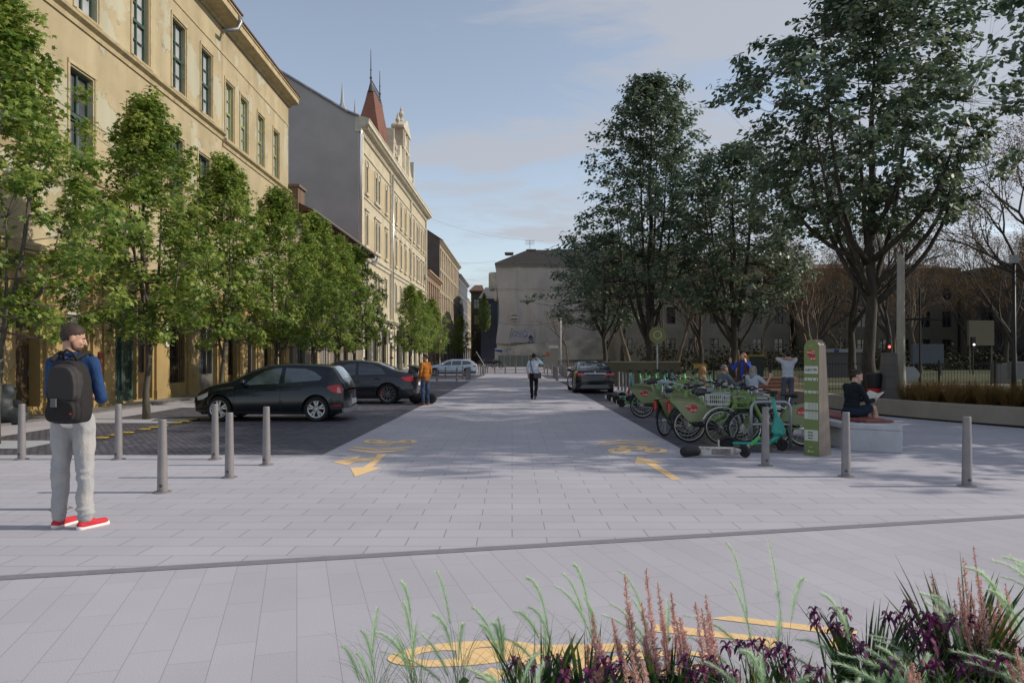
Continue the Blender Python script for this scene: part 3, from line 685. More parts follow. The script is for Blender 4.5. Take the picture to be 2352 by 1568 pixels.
# ornate gable above the cornice
b = MB(); g0,g1 = 16.2,25.6; gm_=(g0+g1)/2
b.prism([(g0,21.5),(g1,21.5),(g1,22.6),(g1-.8,23.0),(g1-1.3,24.2),(gm_+2.0,24.5),(gm_+2.0,26.3),(gm_+2.4,26.5),(gm_,27.5),(gm_-2.4,26.5),(gm_-2.0,26.3),(gm_-2.0,24.5),(g0+1.3,24.2),(g0+.8,23.0),(g0,22.6)], -.55, .5, 'y')
b.prism([(gm_-2.6,26.45),(gm_+2.6,26.45),(gm_+2.6,26.7),(gm_,27.9),(gm_-2.6,26.7)], -.8, .6, 'y'); b.box(gm_-2.5,gm_+2.5,-.75,.5,24.3,24.55); b.box(g0-.1,g1+.1,-.7,.6,21.5,21.9)
for x in (gm_-1.9,gm_-.9,gm_+.9,gm_+1.9): b.box(x-.2,x+.2,-.72,-.5,21.9,24.3); b.box(x-.16,x+.16,-.7,-.5,24.55,26.4)
b.ball((gm_,-.55,25.4),(.6,.15,.75),12,8)
def urn(mb,x,y,z,s=1): mb.lathe([(.05,0),(.3*s,.05),(.3*s,.25*s),(.14*s,.4*s),(.34*s,.8*s),(.36*s,1.0*s),(.16*s,1.3*s),(.2*s,1.45*s),(.1*s,1.7*s),(.02,2.0*s)],10,(x,y,z))
for x,z,s_ in ((gm_,27.8,.9),(gm_-2.3,26.6,.75),(gm_+2.3,26.6,.75),(g0+.4,22.9,.9),(g1-.4,22.9,.9),(g0-1.2,21.7,.8),(g1+1.4,21.7,1.1)): urn(b,x,-.1,z,s_)
for x in (g1+2.2,g0-2.2): b.prism([(x-.5,21.7),(x+.5,21.7),(x+.25,23.2),(x+.1,25.0),(x-.1,25.0),(x-.25,23.2)], -.5,.3,'y')
b.build('ornate_gable', m_trimc, Wt)
b = MB(); b.box(12.7,13.6,-.35,-.25,2.9,4.2); sg = b.build('shop_sign', m_white, Wt); text('IZPÓ', .36, m_red, sg, (13.15,-.36,3.85), FRONT); text('FÓK', .36, m_red, sg, (13.15,-.36,3.25), FRONT)
b = MB(); b.box(10.2,10.9,-.3,-.2,2.6,4.0); b.build('shop_sign', m_dkwood, Wt)
b = MB(); b.lathe([(.02,0),(.3,.05),(.42,.14)],16,(0,0,0),'y'); dish = b.build('satellite_dish', M('grey_dish',(.4,.4,.4),.5), Wt, loc=(3.4,-.7,9.9), rot=(R(20),0,R(-30)))

# farther buildings along the left side
def simple(name, Y0, X0, slope, L, H, cols, rows, wm, tm, label, fw=1.0, gable=None, roof=None, gm=m_gl, fr=None, dep=11, z0=5.0):
    rt = facade_root(name, Y0, X0, slope, label); rh = (H-.8-z0)/rows
    wins = [((c+.5)*L/cols-fw/2,(c+.5)*L/cols+fw/2,z0+r_*rh+.5,z0+r_*rh+rh*.82) for c in range(cols) for r_ in range(rows)]
    ops = [(i*L/max(cols//2,1)+.7,(i+1)*L/max(cols//2,1)-.7,.1,3.6) for i in range(max(cols//2,1))]
    b = MB(); wall(b,0,L,0,H,wins+ops,.2); b.quad((L,0,0),(L,dep,0),(L,dep,H),(L,0,H)); b.build('wall', wm, rt)
    b = MB(); b.prism([(-.01,0),(-.01,H),(dep*.5,H+(roof or 2.5)),(dep,H),(dep,0)],-.2,-.002,'x'); b.build('gable_wall', gable or wm, rt)
    for wv in wins: window(rt,*wv[:2],*wv[2:],.14,fr or tm,gm,2,2,.06,.025,.65)
    for o_ in ops: shopfront(rt,*o_,.14,m_greyp,2,.5)
    b = MB(); profile(b,-.2,L+.2,[(0,H-.6),(-.15,H-.5),(-.5,H-.2),(-.6,H-.15),(-.6,H+.05),(0,H+.1)]); profile(b,0,L,[(0,4.2),(-.2,4.3),(-.2,4.55),(0,4.6)])
    for wv in wins: b.box(wv[0]-.15,wv[1]+.15,-.16,0,wv[3]+.08,wv[3]+.25); b.box(wv[0]-.12,wv[1]+.12,-.12,0,wv[2]-.16,wv[2]-.02)
    b.build('moulding', tm, rt)
    b = MB(); profile(b,0,L,[(-.55,H+.1),(dep*.5,H+(roof or 2.5)+.05),(dep,H)]); b.build('roof', m_tile, rt); return rt
m_rb = paving('red_brick', (.30,.13,.075), (.25,.11,.065), (.25,.18,.13), .25, .075, msz=.01, grain=.12)
simple('red_brick_building',106.3,-12.15,.01,18,13.6,7,2,m_rb,M('rosy_trim',(.42,.30,.20),.85),'low red brick building with cream window surrounds far down the left side',1.1)
m_tan = stained('tan_plaster',(.36,.30,.22),(.27,.22,.16),(.40,.34,.25)); m_brng = M('brown_gable_render',(.14,.115,.10),.95,col2=(.11,.09,.08),vs=.4)
simple('tan_apartment_building',124.6,-12.0,.012,38,20.6,12,4,m_tan,M('tan_trim',(.42,.37,.28),.85),'tall tan apartment building with brown side wall down the street',1.1,gable=m_brng,roof=4)
simple('grey_corner_building',163,-11.5,.01,26,19,8,4,M('slate_plaster',(.16,.17,.20),.9,col2=(.12,.13,.15),vs=.5),M('slate_trim',(.2,.21,.24),.85),'dark grey corner building at the far end of the left side',1.1)
simple('distant_left_house',205,-12.5,.0,40,17,10,3,m_tan,m_trimc,'distant pale house closing the left side of the street',1.1)

# right side beyond the crossing: dark blocks, then the wrapped building
m_dkframe = M('dark_frame', (.06,.055,.05), .8)
def block(name, x0, x1, y0, y1, H, m, label, roofm=None, rooft=0, wins=None, gm=m_gl, slope=None, cat='building'):
    rt = thing(name, (x0, y0, 0), label, cat); W_ = x1-x0; D = y1-y0
    holes = []
    if wins:
        nc, nr, zb_, fw, fh = wins
        for c in range(nc):
            for r_ in range(nr): xc = (c+.5)*W_/nc; z = zb_+r_*(H-zb_-.8)/nr; holes.append((xc-fw/2,xc+fw/2,z+.4,z+.4+fh))
    b = MB(); wall(b,0,W_,0,H,holes,.2); b.quad((0,D,0),(0,0,0),(0,0,H),(0,D,H)); b.quad((W_,0,0),(W_,D,0),(W_,D,H),(W_,0,H)); b.quad((0,0,H),(W_,0,H),(W_,D,H),(0,D,H)); b.build('wall', m, rt)
    for h_ in holes: window(rt,*h_,.14,m_trimc if gm is m_gl else m_dkframe,gm,2,2,.06,.03,.65)
    if rooft:
        b = MB(); b.add([(-.4,-.4,H),(W_+.4,-.4,H),(W_+.4,D+.4,H),(-.4,D+.4,H),(W_*.14,D*.35,H+rooft),(W_*.86,D*.35,H+rooft),(W_*.86,D*.65,H+rooft),(W_*.14,D*.65,H+rooft)],[(0,1,5,4),(1,2,6,5),(2,3,7,6),(3,0,4,7),(4,5,6,7),(0,3,2,1)]); b.build('roof', roofm or m_tile, rt)
    b = MB(); b.box(-.25,W_+.25,-.25,0,H-.35,H-.003); b.build('cornice', m, rt); return rt
m_bluew = M('blue_grey_render',(.10,.115,.16),.9,col2=(.075,.09,.13),vs=.4); m_dkb = M('soot_brown_render',(.07,.065,.055),.9,col2=(.05,.045,.04),vs=.6)
block('blue_grey_house',-5.3,-2.0,128,150,11.2,m_bluew,'blue grey side wall with a dark creeper beside the wrapped building',M('slate_roof',(.10,.10,.11),.8),2.6)
block('dark_narrow_house',-8.2,-6.0,150,176,14.4,m_dkb,'dark narrow house with balconies at the far right of the street',None,2,wins=(1,4,1,1.1,1.9),gm=m_gld)
block('pale_distant_house',-15,-9.5,245,260,15,M('distant_pale',(.30,.30,.31),.9),'small pale house closing the street far away',None,3,wins=(4,4,1,1,1.8))
# ------------------------------------------------------------------ wrapped building across the end
Yb = 108; k = Yb/F
x0, x1 = (1143-CX)*k, (1560-CX)*k
def Z(py, Y): return EH-(py-HZ)/F*Y
wr = thing('wrapped_building', (x0, Yb, 0), 'big corner building wrapped in pale scaffold netting with a dark hip roof', 'building')
m_net = M('scaffold_netting', (.46,.44,.415), .85, col2=(.37,.355,.355), vs=.35, bump=.5, bs=3, stretch=(1,1,.45), spec=.1)
m_net2 = M('pale_netting', (.52,.51,.46), .85, col2=(.28,.27,.25), vs=.5, bump=.4, bs=3, spec=.1)
Wd = x1-x0; Ht = Z(613, Yb)
b = MB(); rg = random.Random(3); nu, nv = 60, 40
def net(x, z):
    s_ = .10*math.sin(x*1.9+math.sin(z*.8)*1.2)+.07*math.sin(z*1.1+x*.4)+.05*math.sin(x*4.3+z*.7)
    return -.25+s_
vs = []
for j in range(nv+1):
    for i in range(nu+1):
        x = Wd*i/nu; z = 3.2+(Ht-3.2)*j/nv; vs.append((x-.25*math.sin(z*.6)*(i == 0), net(x, z), z))
fs = [(j*(nu+1)+i, j*(nu+1)+i+1, (j+1)*(nu+1)+i+1, (j+1)*(nu+1)+i) for j in range(nv) for i in range(nu)]
b.add(vs, fs); b.quad((0,-.2,3.2),(0,-.2,Ht),(0,16,Ht),(0,16,3.2)); b.quad((Wd,-.2,3.2),(Wd,16,3.2),(Wd,16,Ht),(Wd,-.2,Ht)); b.quad((0,-.2,Ht),(Wd,-.2,Ht),(Wd,16,Ht),(0,16,Ht))
b.build('netting', m_net, wr, True)
b = MB(); b.box(-.1,Wd,0,15.9,0,3.25); b.build('wall', m_net2, wr)
b = MB(); vs = []
for i in range(31):
    x = -.4+(Wd*.82)*i/30; zt = 2.5+1.9*(i/30)**.7+.1*math.sin(i*1.3)
    vs += [(x,-.5-.06*math.sin(i*1.7),.9),(x,-.6-.07*math.sin(i*1.1),zt)]
b.add(vs, [(2*i,2*i+2,2*i+3,2*i+1) for i in range(30)]); b.build('lower_netting', m_net2, wr, True)
b = MB()
for px in (1187,1213,1240,1254,1285): x = (px-1143)*k; b.box(x-.03,x+.03,-.42,-.38,3,Ht-.6)
for pz in (640,): b.box(0,Wd,-.45,-.36,Z(664,Yb),Z(664,Yb)+.06)
b.build('netting_seam', M('seam_tape',(.42,.41,.38),.8), wr)
b = MB(); b.box(-1.3,.1,-.1,3,Z(665,Yb),Z(612,Yb)-.8); b.box(-.6,.1,-.1,3,Z(690,Yb),Z(664,Yb)); b.build('wrapped_bay', m_net2, wr, bevel=.3)
b = MB(); b.box(-.3,Wd+.3,-.6,16,Ht,Ht+.35); b.box(-.4,Wd+.4,-.7,16,Ht+.35,Ht+.5); b.build('eaves_board', M('grey_eaves',(.16,.16,.15),.8), wr)
hr = Z(577,Yb+5)+.1
b = MB(); b.add([(-.4,-.7,Ht+.5),(Wd+.4,-.7,Ht+.5),(Wd+.4,16.4,Ht+.5),(-.4,16.4,Ht+.5),(4.4,5,hr+.1),(Wd-3,5,hr+.1),(Wd-3,11,hr+.1),(4.4,11,hr+.1)],[(0,1,5,4),(1,2,6,5),(2,3,7,6),(3,0,4,7),(4,5,6,7)])
b.build('roof', paving('dark_roof_tiles',(.035,.03,.028),(.05,.04,.036),(.02,.018,.017),.3,.25,msz=.03,grain=.3), wr)
for px0,px1,py0 in ((1160,1178,578),(1212,1232,571),(1255,1275,576),(1272,1330,571),(1400,1440,574)):
    b = MB(); b.box((px0-1143)*k,(px1-1143)*k,4.6,6.2,hr-.6,Z(py0,Yb+5)-.3); b.box((px0-1143)*k-.1,(px1-1143)*k+.1,4.5,6.3,Z(py0,Yb+5)-.3,Z(py0,Yb+5)-.15); b.build('chimney', M('chimney_render',(.19,.155,.13),.9,col2=(.13,.11,.1),vs=2), wr)
b = MB()
for px in (1205,1253): b.box((px-1143)*k,(px-1143)*k+.9,1.4,2.2,Z(605,Yb)-.3,Z(605,Yb)+.45)
b.build('skylight', m_zinc, wr)
b = MB(); x = (1219-1143)*k; b.cyl((x,5,hr),(x,5,Z(552,Yb+5)),.04,n=5)
for i in range(3): z = Z(552,Yb+5)-.1-i*.25; b.cyl((x-.7,5,z),(x+.7,5,z),.03,n=4)
b.build('aerial', m_zinc, wr)
def zw(zx, zy): return ((2000+zx/7.84)/1.7415, (1200+zy/7.84)/1.7415)
def bw(zx, zy): p = zw(zx, zy); return ((p[0]-1143)*k, Z(p[1], Yb))
bn_ = MB(); P = [bw(*q) for q in ((400,910),(1050,925),(1050,1335),(360,1335),(310,1290),(315,1010))]
bn_.prism(P, -.62, -.58, 'y'); bo = bn_.build('banner', M('banner_cloth',(.36,.355,.40),.8,col2=(.31,.31,.34),vs=1), wr)
c_ = bw(590,1075); text('JÖVŐ', 1.05, M('banner_teal',(.10,.20,.24),.8), bo, (c_[0],-.64,c_[1]), FRONT, 'banner_lettering', .005)
tb = MB()
for q in (((870,1200),(960,1085),(1045,1200)),((865,1335),(910,1290),(945,1335)),((975,1335),(1045,1290),(1045,1335)),((340,905),(400,905),(370,955)),((765,1190),(790,1130),(870,1095))):
    tb.prism([bw(*p) for p in q], -.66, -.63, 'y')
tb.build('banner_triangle', M('banner_dark',(.03,.03,.045),.8), bo)
tb = MB(); P = [bw(*q) for q in ((900,1210),(1030,1210),(1020,1290),(930,1290))]; tb.prism(P,-.66,-.63,'y'); tb.build('banner_photo', M('banner_blue',(.10,.13,.24),.8), bo)
tb = MB(); p, q = bw(540,1150), bw(740,1165); tb.box(p[0],q[0],-.65,-.63,q[1],p[1]); tb.build('banner_line', M('banner_teal',(.1,.2,.24)), bo)
b = MB(); p, q = bw(330,425), bw(580,660); b.box(p[0],q[0],-.62,-.56,q[1],p[1]); so_ = b.build('notice_board', M('notice_white',(.42,.42,.41),.7), wr)
b = MB()
for y0_,xa,xb in ((467,375,535),(503,335,565),(590,350,550),(617,340,550)): p = bw(xa,y0_); q = bw(xb,y0_); b.box(p[0],q[0],-.64,-.622,p[1]-.05,p[1]+.05)
b.build('printed_line', M('faded_ink',(.12,.12,.12),.8), so_)

# ------------------------------------------------------------------ park side buildings
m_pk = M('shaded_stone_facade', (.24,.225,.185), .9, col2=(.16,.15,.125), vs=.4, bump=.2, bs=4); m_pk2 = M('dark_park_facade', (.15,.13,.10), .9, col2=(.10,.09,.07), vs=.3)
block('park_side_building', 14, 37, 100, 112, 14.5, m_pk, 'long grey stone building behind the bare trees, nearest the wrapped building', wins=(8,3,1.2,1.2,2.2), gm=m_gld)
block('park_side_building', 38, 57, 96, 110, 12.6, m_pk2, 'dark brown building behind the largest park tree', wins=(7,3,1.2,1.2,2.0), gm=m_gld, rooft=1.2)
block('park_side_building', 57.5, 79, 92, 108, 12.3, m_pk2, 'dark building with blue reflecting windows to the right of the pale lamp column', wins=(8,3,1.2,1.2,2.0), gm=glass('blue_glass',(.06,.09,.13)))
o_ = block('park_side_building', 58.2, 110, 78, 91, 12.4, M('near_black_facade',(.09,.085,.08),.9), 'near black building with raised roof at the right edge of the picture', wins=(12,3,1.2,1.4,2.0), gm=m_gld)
b = MB(); b.add([(3,1,12.4),(50,1,12.4),(50,12,12.4),(3,12,12.4),(8,4,15),(45,4,15),(45,10,15),(8,10,15)],[(0,1,5,4),(1,2,6,5),(2,3,7,6),(3,0,4,7),(4,5,6,7)]); b.build('roof', M('dark_sheet_roof',(.05,.05,.055),.6), o_)
b = MB(); b.box(-2.8,-1,1,3,10,14.0); b.build('chimney', M('dark_park_facade',(.1,.1,.1)), o_)
b = MB()
for x in (1.5,3.2): b.lathe([(.1,0),(.35,.3),(.4,.9),(.15,1.3),(.02,1.35)],10,(x,2,12.4))
b.build('roof_vent', m_zinc, o_)

# ------------------------------------------------------------------ trees
m_bark = M('grey_bark', (.13,.115,.09), .95, col2=(.065,.06,.045), vs=9, bump=.8, bs=30, stretch=(1,1,.35))
m_barkd = M('dark_bark', (.085,.072,.06), .95, col2=(.045,.04,.034), vs=7, bump=.8, bs=24, stretch=(1,1,.35))
m_twig = M('twig_bark', (.17,.125,.085), .95, col2=(.10,.08,.06), vs=3)
m_leafL = leafmat('maple_leaves', (.09,.175,.035), (.21,.31,.055), (.46,.50,.13), .5, .5)
m_leafR = leafmat('glossy_leaves', (.075,.125,.078), (.125,.18,.115), (.26,.30,.18), .42, .35, .6)
m_leafB = leafmat('withered_leaves', (.12,.05,.015), (.18,.09,.02), (.10,.09,.03), .8, .3)
def curve(p0, p1, bend, n=6, rg=random):
    p0, p1 = Vector(p0), Vector(p1); pts = []
    for i in range(n+1):
        t = i/n; p = p0.lerp(p1, t); p += bend*math.sin(math.pi*t)*(1-t*.4); pts.append(p)
    return pts
def crown_tree(name, label, loc, H, r, zc0, seed, kind, lsz, nclump, per, mat_, bark, trunk_r, limbs, shape, grp=None, cr=.32, tilt=.6, fork=1.3, lean=(0,0), gap=0.0, flat=.8, nbr=None):
    rg = random.Random(seed); rn = np.random.default_rng(seed)
    t = thing(name, loc, label, 'tree', group=grp)
    b = MB(); top = Vector((lean[0]*H*.6, lean[1]*H*.6, H*.93))
    axis = lambda z: Vector((lean[0]*z*.6+.08*math.sin(z*1.3+seed), lean[1]*z*.6+.08*math.cos(z*1.1+seed), z))
    n = 14; zs = [H*.93*(i/n)**.9 for i in range(n+1)]
    b.tube([axis(z) if z else Vector((0,0,0)) for z in zs], [max(trunk_r*(1.35 if i == 0 else 1)*(1-i/n)**.85, .008) for i in range(n+1)], 9)
    ends = []
    for i in range(limbs):
        a = 2*math.pi*i/limbs+rg.uniform(-.35,.35); z0 = fork+rg.uniform(0,.16)*H*(.5+i/limbs); z1 = zc0+(H-zc0)*rg.uniform(.3,.85)
        rr = shape((z1-zc0)/(H-zc0))*r*rg.uniform(.45,.7); p0 = axis(z0); p1 = Vector((math.cos(a)*rr, math.sin(a)*rr, z1))+axis(0)
        pts = curve(p0, p1, Vector((math.cos(a),math.sin(a),-.4))*rr*.28, 8); b.tube(pts, [trunk_r*.46*(1-j/8)**.8+.008 for j in range(9)], 7); ends.append((pts, trunk_r*.5))
    pos = []; out_ = []; ton = []
    for i in range(nclump):
        u = (i+.5)/nclump; zt = (zc0+(H-zc0)*(u**.9)); rmax = shape((zt-zc0)/(H-zc0))*r
        a = i*2.39996+rg.uniform(-.4,.4); bump_ = 1+.26*math.sin(a*3+seed+zt*1.1)+.16*math.sin(a*5-zt*2.3)+(rg.uniform(.15,.4) if rg.random() < .10 else 0)
        q = rg.random(); rad = rmax*bump_*(.3+.7*math.sqrt(q)) if rg.random() < .75 else rmax*bump_*q
        c = Vector((math.cos(a)*rad, math.sin(a)*rad, zt+rg.uniform(-.15,.15)))+axis(0)*0
        c.x += lean[0]*zt*.6; c.y += lean[1]*zt*.6
        if gap and (math.sin(c.x*1.7/r*3+seed)*math.sin(c.z*1.3+seed*2)*math.sin(c.y*2/r*3)) > gap: continue
        # twig from nearest limb
        if nbr is None or i % nbr == 0:
            best = None
            for pts, r0 in ends+[([axis(z) for z in zs[3:]], trunk_r*.5)]:
                for j, p in enumerate(pts[1:], 1):
                    if p.z < c.z+.1:
                        d = (p-c).length+.25*abs(c.z-p.z-rad*.6)
                        if best is None or d < best[0]: best = (d, p, r0*(1-j/len(pts)))
            if best: 
                L_ = (c-best[1]).length; r1 = max(min(best[2]*.6,.01+.012*L_), .006)
                b.tube(curve(best[1], c, Vector((rg.uniform(-.1,.1),rg.uniform(-.1,.1),-.12))*L_, 4), [r1,r1*.8,r1*.6,r1*.4,.003], 5)
        m_ = int(per*rg.uniform(.6,1.4)); s_ = cr*rg.uniform(.7,1.3)
        pp = rn.normal(0, 1, (m_, 3)); pp /= np.maximum(np.linalg.norm(pp, axis=1)[:, None], .4)/1.0; pp *= rn.uniform(.25, 1, (m_, 1))
        pos.append(pp*np.array([s_, s_, s_*flat])+np.array(c)); ov = np.array(c-axis(0)); ov = ov*np.array([1,1,.3]); ov /= max(np.linalg.norm(ov), .1)
        out_.append(np.repeat(ov[None]*.5, m_, 0)+pp*.35); ton.append(np.clip(rn.normal(rg.uniform(.3,.7), .22, m_), 0, 1))
    b.build('trunk', bark, t, True)
    leaves('crown', np.concatenate(pos), lsz, kind, mat_, t, rn, tilt, np.concatenate(out_), np.concatenate(ton), droop=.45)
    return t
egg = lambda u: max(.12, math.sin(math.pi*min(1, (u*.9+.18)))**.8*(1-.45*max(0, u-.35))) if 0 <= u <= 1 else .1
def cone_egg(u): 
    u = min(max(u, 0), 1)
    return (.55+.45*math.sin(min(u/.28, 1)*math.pi/2)) if u < .28 else max(.07, (1-(u-.28)/.74)**.72)
GL = 'young maples in a row along the left pavement'
mapleA = crown_tree('maple_tree', 'nearest maple at the left edge, filling the corner behind the backpack man', (-9.25, 13.4), 8.2, 2.2, 2.0, 5, 'maple', .118, 350, 52, m_leafL, m_bark, .085, 7, cone_egg, GL, cr=.30)
mapleB = crown_tree('maple_tree', 'second maple from the left, its mottled trunk in the open beside the hatchback bonnet', (-9.05, 18.6), 7.95, 2.0, 2.0, 11, 'maple', .118, 310, 50, m_leafL, m_bark, .08, 6, cone_egg, GL, cr=.29)
mapleC = crown_tree('maple_tree', 'third maple from the left, rising behind the black hatchback', (-9.15, 23.8), 7.8, 2.0, 2.0, 23, 'maple', .12, 290, 50, m_leafL, m_bark, .08, 6, cone_egg, GL, cr=.30)
far = [(-9.1,29.2,mapleA,.97,'fourth maple from the left, its top below the eaves end of the ochre wing'),(-9.1,34.6,mapleB,1.0,'fifth maple from the left, above the dark saloon'),
       (-9.1,43.6,mapleC,1.0,'sixth maple from the left, in front of the pale facade corner'),(-9.1,39.2,mapleA,.94,'small maple between the fifth and sixth of the left row'),
       (-9.1,67.5,mapleB,.98,'left maple of the dark pair behind the orange jacketed man'),(-9.1,73.5,mapleC,1.0,'middle maple behind the orange jacketed man'),(-9.0,84,mapleA,.95,'right maple of the group behind the pale blue estate car'),
       (-8.1,118,mapleB,.98,'lone bright maple farthest down the street')]
for i, (x, y, src, s_, lb) in enumerate(far):
    place(dup(src), (x, y, 0), [2.1,4.0,1.2,5.1,.7,2.9,3.7,5.5][i], lb, s_)
place(dup(mapleC), (-4.6, 124, 3.5), 1.1, 'dark creeper like tree against the blue grey side wall', (.9,.5,1.05))

def wide(u): u = min(max(u,0),1); return max(.1, math.sin(math.pi*(u*.82+.14))**.75)
def tall(u):
    u = min(max(u,0),1); return (.75+.25*math.sin(u/.2*math.pi/2)) if u < .2 else (1-.40*((u-.2)/.35) if u < .55 else max(.12,.60*(1-(u-.55)/.5)**.5))
GR = 'dark leafy trees on the park side'

crown_tree('park_tree', 'largest dark tree at the right, its bare forking limbs showing under a broad open crown', (14.3, 30), 16.6, 5.5, 6.6, 41, 'oval', .25, 600, 44, m_leafR, m_barkd, .25, 11, wide, GR, cr=.62, tilt=.5, fork=3.2, gap=.55, flat=.5, lean=(.015,0))
crown_tree('park_tree', 'tallest dark tree behind the black saloon, a stepped crown reaching high', (8.3, 45), 18.2, 5.6, 5.2, 52, 'oval', .24, 580, 38, m_leafR, m_barkd, .24, 8, tall, GR, cr=.62, tilt=.5, fork=1.6, flat=.6)
crown_tree('park_tree', 'small dark tree with low crown nearest the wrapped building', (6.15, 50), 9.6, 4.1, 3.6, 63, 'oval', .22, 260, 38, m_leafR, m_barkd, .17, 7, wide, GR, cr=.6, tilt=.5, fork=1.5, flat=.6)
crown_tree('park_tree', 'rounded dark tree above the bicycle stands between the two tall ones', (11.8, 40), 12.6, 4.5, 3.9, 74, 'oval', .23, 420, 38, m_leafR, m_barkd, .2, 9, wide, GR, cr=.6, tilt=.5, fork=1.2, flat=.6)

_sh = [o for o in SC.objects if o.get('label','').startswith('rounded dark tree')][0]
for x_,y_,s_,lb in ((15.9,14.6,.98,'park tree beyond the right edge, shading the bench and the painted symbols'),(19.5,18.0,1.2,'second park tree beyond the right edge, shading the cobbles')): place(dup(_sh),(x_,y_,0),x_,lb,s_)

def bare_tree(name, label, loc, H, seed, spread=.5, depth=6, r0=.22, leafy=0, grp='bare winter trees in the park'):
    rg = random.Random(seed); t = thing(name, loc, label, 'tree', group=grp); b = MB(); tips = []
    def grow(p, d, L_, r_, lv):
        n = 4 if lv < 2 else 3; pts = [p]; q = p; dd = d.copy()
        for i in range(n):
            dd = (dd+Vector((rg.uniform(-1,1),rg.uniform(-1,1),rg.uniform(-.5,.8)))*.16).normalized(); q = q+dd*L_/n; pts.append(q)
        b.tube(pts, [r_*(1-.45*i/n) for i in range(n+1)], 6 if lv < 2 else (4 if lv < 4 else 3), cap=False)
        if lv >= depth: tips.append(q); return
        for i in range(3 if lv < 3 else 2+(rg.random() < .5)):
            a = rg.uniform(0, 2*math.pi); s_ = spread*rg.uniform(.5,1.3); u = dd.orthogonal().normalized(); v = dd.cross(u)
            nd = (dd+(u*math.cos(a)+v*math.sin(a))*s_+Vector((0,0,.12))).normalized(); pt = pts[-1] if i == 0 else pts[-1-rg.randint(0,1)]
            grow(pt, nd, L_*rg.uniform(.62,.85), r_*.58, lv+1)
    grow(Vector((0,0,0)), Vector((rg.uniform(-.08,.08),rg.uniform(-.05,.05),1)), H*.27, r0, 0)
    b.build('trunk', m_twig if not leafy == 2 else m_barkd, t, True)
    if leafy:
        rn = np.random.default_rng(seed); P = np.array([tuple(p) for p in tips]); P = np.repeat(P, 5, 0)+rn.normal(0,.25,(len(P)*5,3))
        leaves('crown', P, .13, 'oval', m_leafB, t, rn, .9)
    return t
bt = [bare_tree('bare_tree', 'bare brown tree seen through the gap left of the tallest dark tree', (14.5, 66), 16, 5), bare_tree('bare_tree', 'bare tree with rusty leaves left of the largest dark tree', (22.5, 55), 12, 9, .55, leafy=1),
      bare_tree('bare_tree', 'dark bare tree at the far right edge reaching above the roofs', (30.6, 42), 18.5, 15, .55, 7, r0=.36, leafy=2)]
_r = random.Random(77); bl2 = []
for i in range(20): bl2.append((15+i*2.9+_r.uniform(-1,1), _r.uniform(72,90), i%2 if i%3 else 2, _r.uniform(.7,.95), 'bare tree close to the park buildings, '+['first','second','third','fourth','fifth','sixth','seventh','eighth','ninth','tenth','eleventh','twelfth','thirteenth','fourteenth','fifteenth','sixteenth','seventeenth','eighteenth','nineteenth','twentieth'][i]+' of the back line from the left'))
bl = bl2+[(9.5,60,0,.95,'bare tree rising beside the tallest dark crown'),(17,58,0,1.05,'bare tree behind the round sign'),(19.5,64,1,.95,'bare tree behind the woman waving'),(17.5,70,2,.8,'dark bare trunk behind the seated group'),
      (24,60,0,.9,'bare tree behind the man with hands behind his head'),(27,68,1,1.0,'rusty bare tree between totem and largest trunk'),(31,62,2,.8,'dark bare tree right of the largest trunk'),(36,66,0,.85,'bare tree before the dark park buildings'),
      (41,62,2,.72,'dark bare tree behind the ornamental grasses'),(46,66,2,.8,'dark bare tree behind the tall black lamp post'),(26,78,0,1.0,'far bare tree in the middle of the park'),(52,70,1,.8,'rusty bare tree at the right end of the park'),
      (6.8,92,0,.62,'small bare street tree in front of the wrapped building'),(12,82,2,.85,'far dark bare tree left of the round sign'),(36,54,2,.66,'crooked dark bare tree beyond the stone pedestal'),(21,46,2,.8,'slender dark bare tree behind the timber benches')]
for i, (x, y, s_, sc, lb) in enumerate(bl):
    place(dup(bt[s_]), (x, y, 0), i*1.7, lb, sc)
# shrubs along the park's far edge
rn = np.random.default_rng(9); P = []; T_ = []
for i in range(260):
    x = rn.uniform(14, 80); y = rn.uniform(74, 88); c = np.array([x, y, rn.uniform(.2,2.0)]); P.append(c+rn.normal(0,.55,(70,3))*np.array([1,1,.7])); T_.append(rn.uniform(0,1,70))
P = np.concatenate(P); P[:,2] = np.abs(P[:,2]); hd = leaves('far_shrubbery', P, .28, 'oval', leafmat('shrub_leaves',(.02,.022,.01),(.04,.035,.015),(.05,.05,.02),.8,.1), None, rn, .9, None, np.concatenate(T_)); tag(hd, 'dark far shrubs under the bare trees', 'shrubs', kind='stuff')
# grass tufts of the lawn near the wall
P = np.stack([rn.uniform(9.6,40,14000), rn.uniform(19,48,14000), np.full(14000,.03)],1); P = P[(P[:,0] > 11.6)]
gl_ = leaves('lawn_grass', P, .11, 'blade', leafmat('grass_blades',(.02,.04,.008),(.04,.08,.012),(.06,.10,.02),.8,.2), None, rn, .35, None); tag(gl_, 'short dark green park grass', 'grass', kind='stuff')
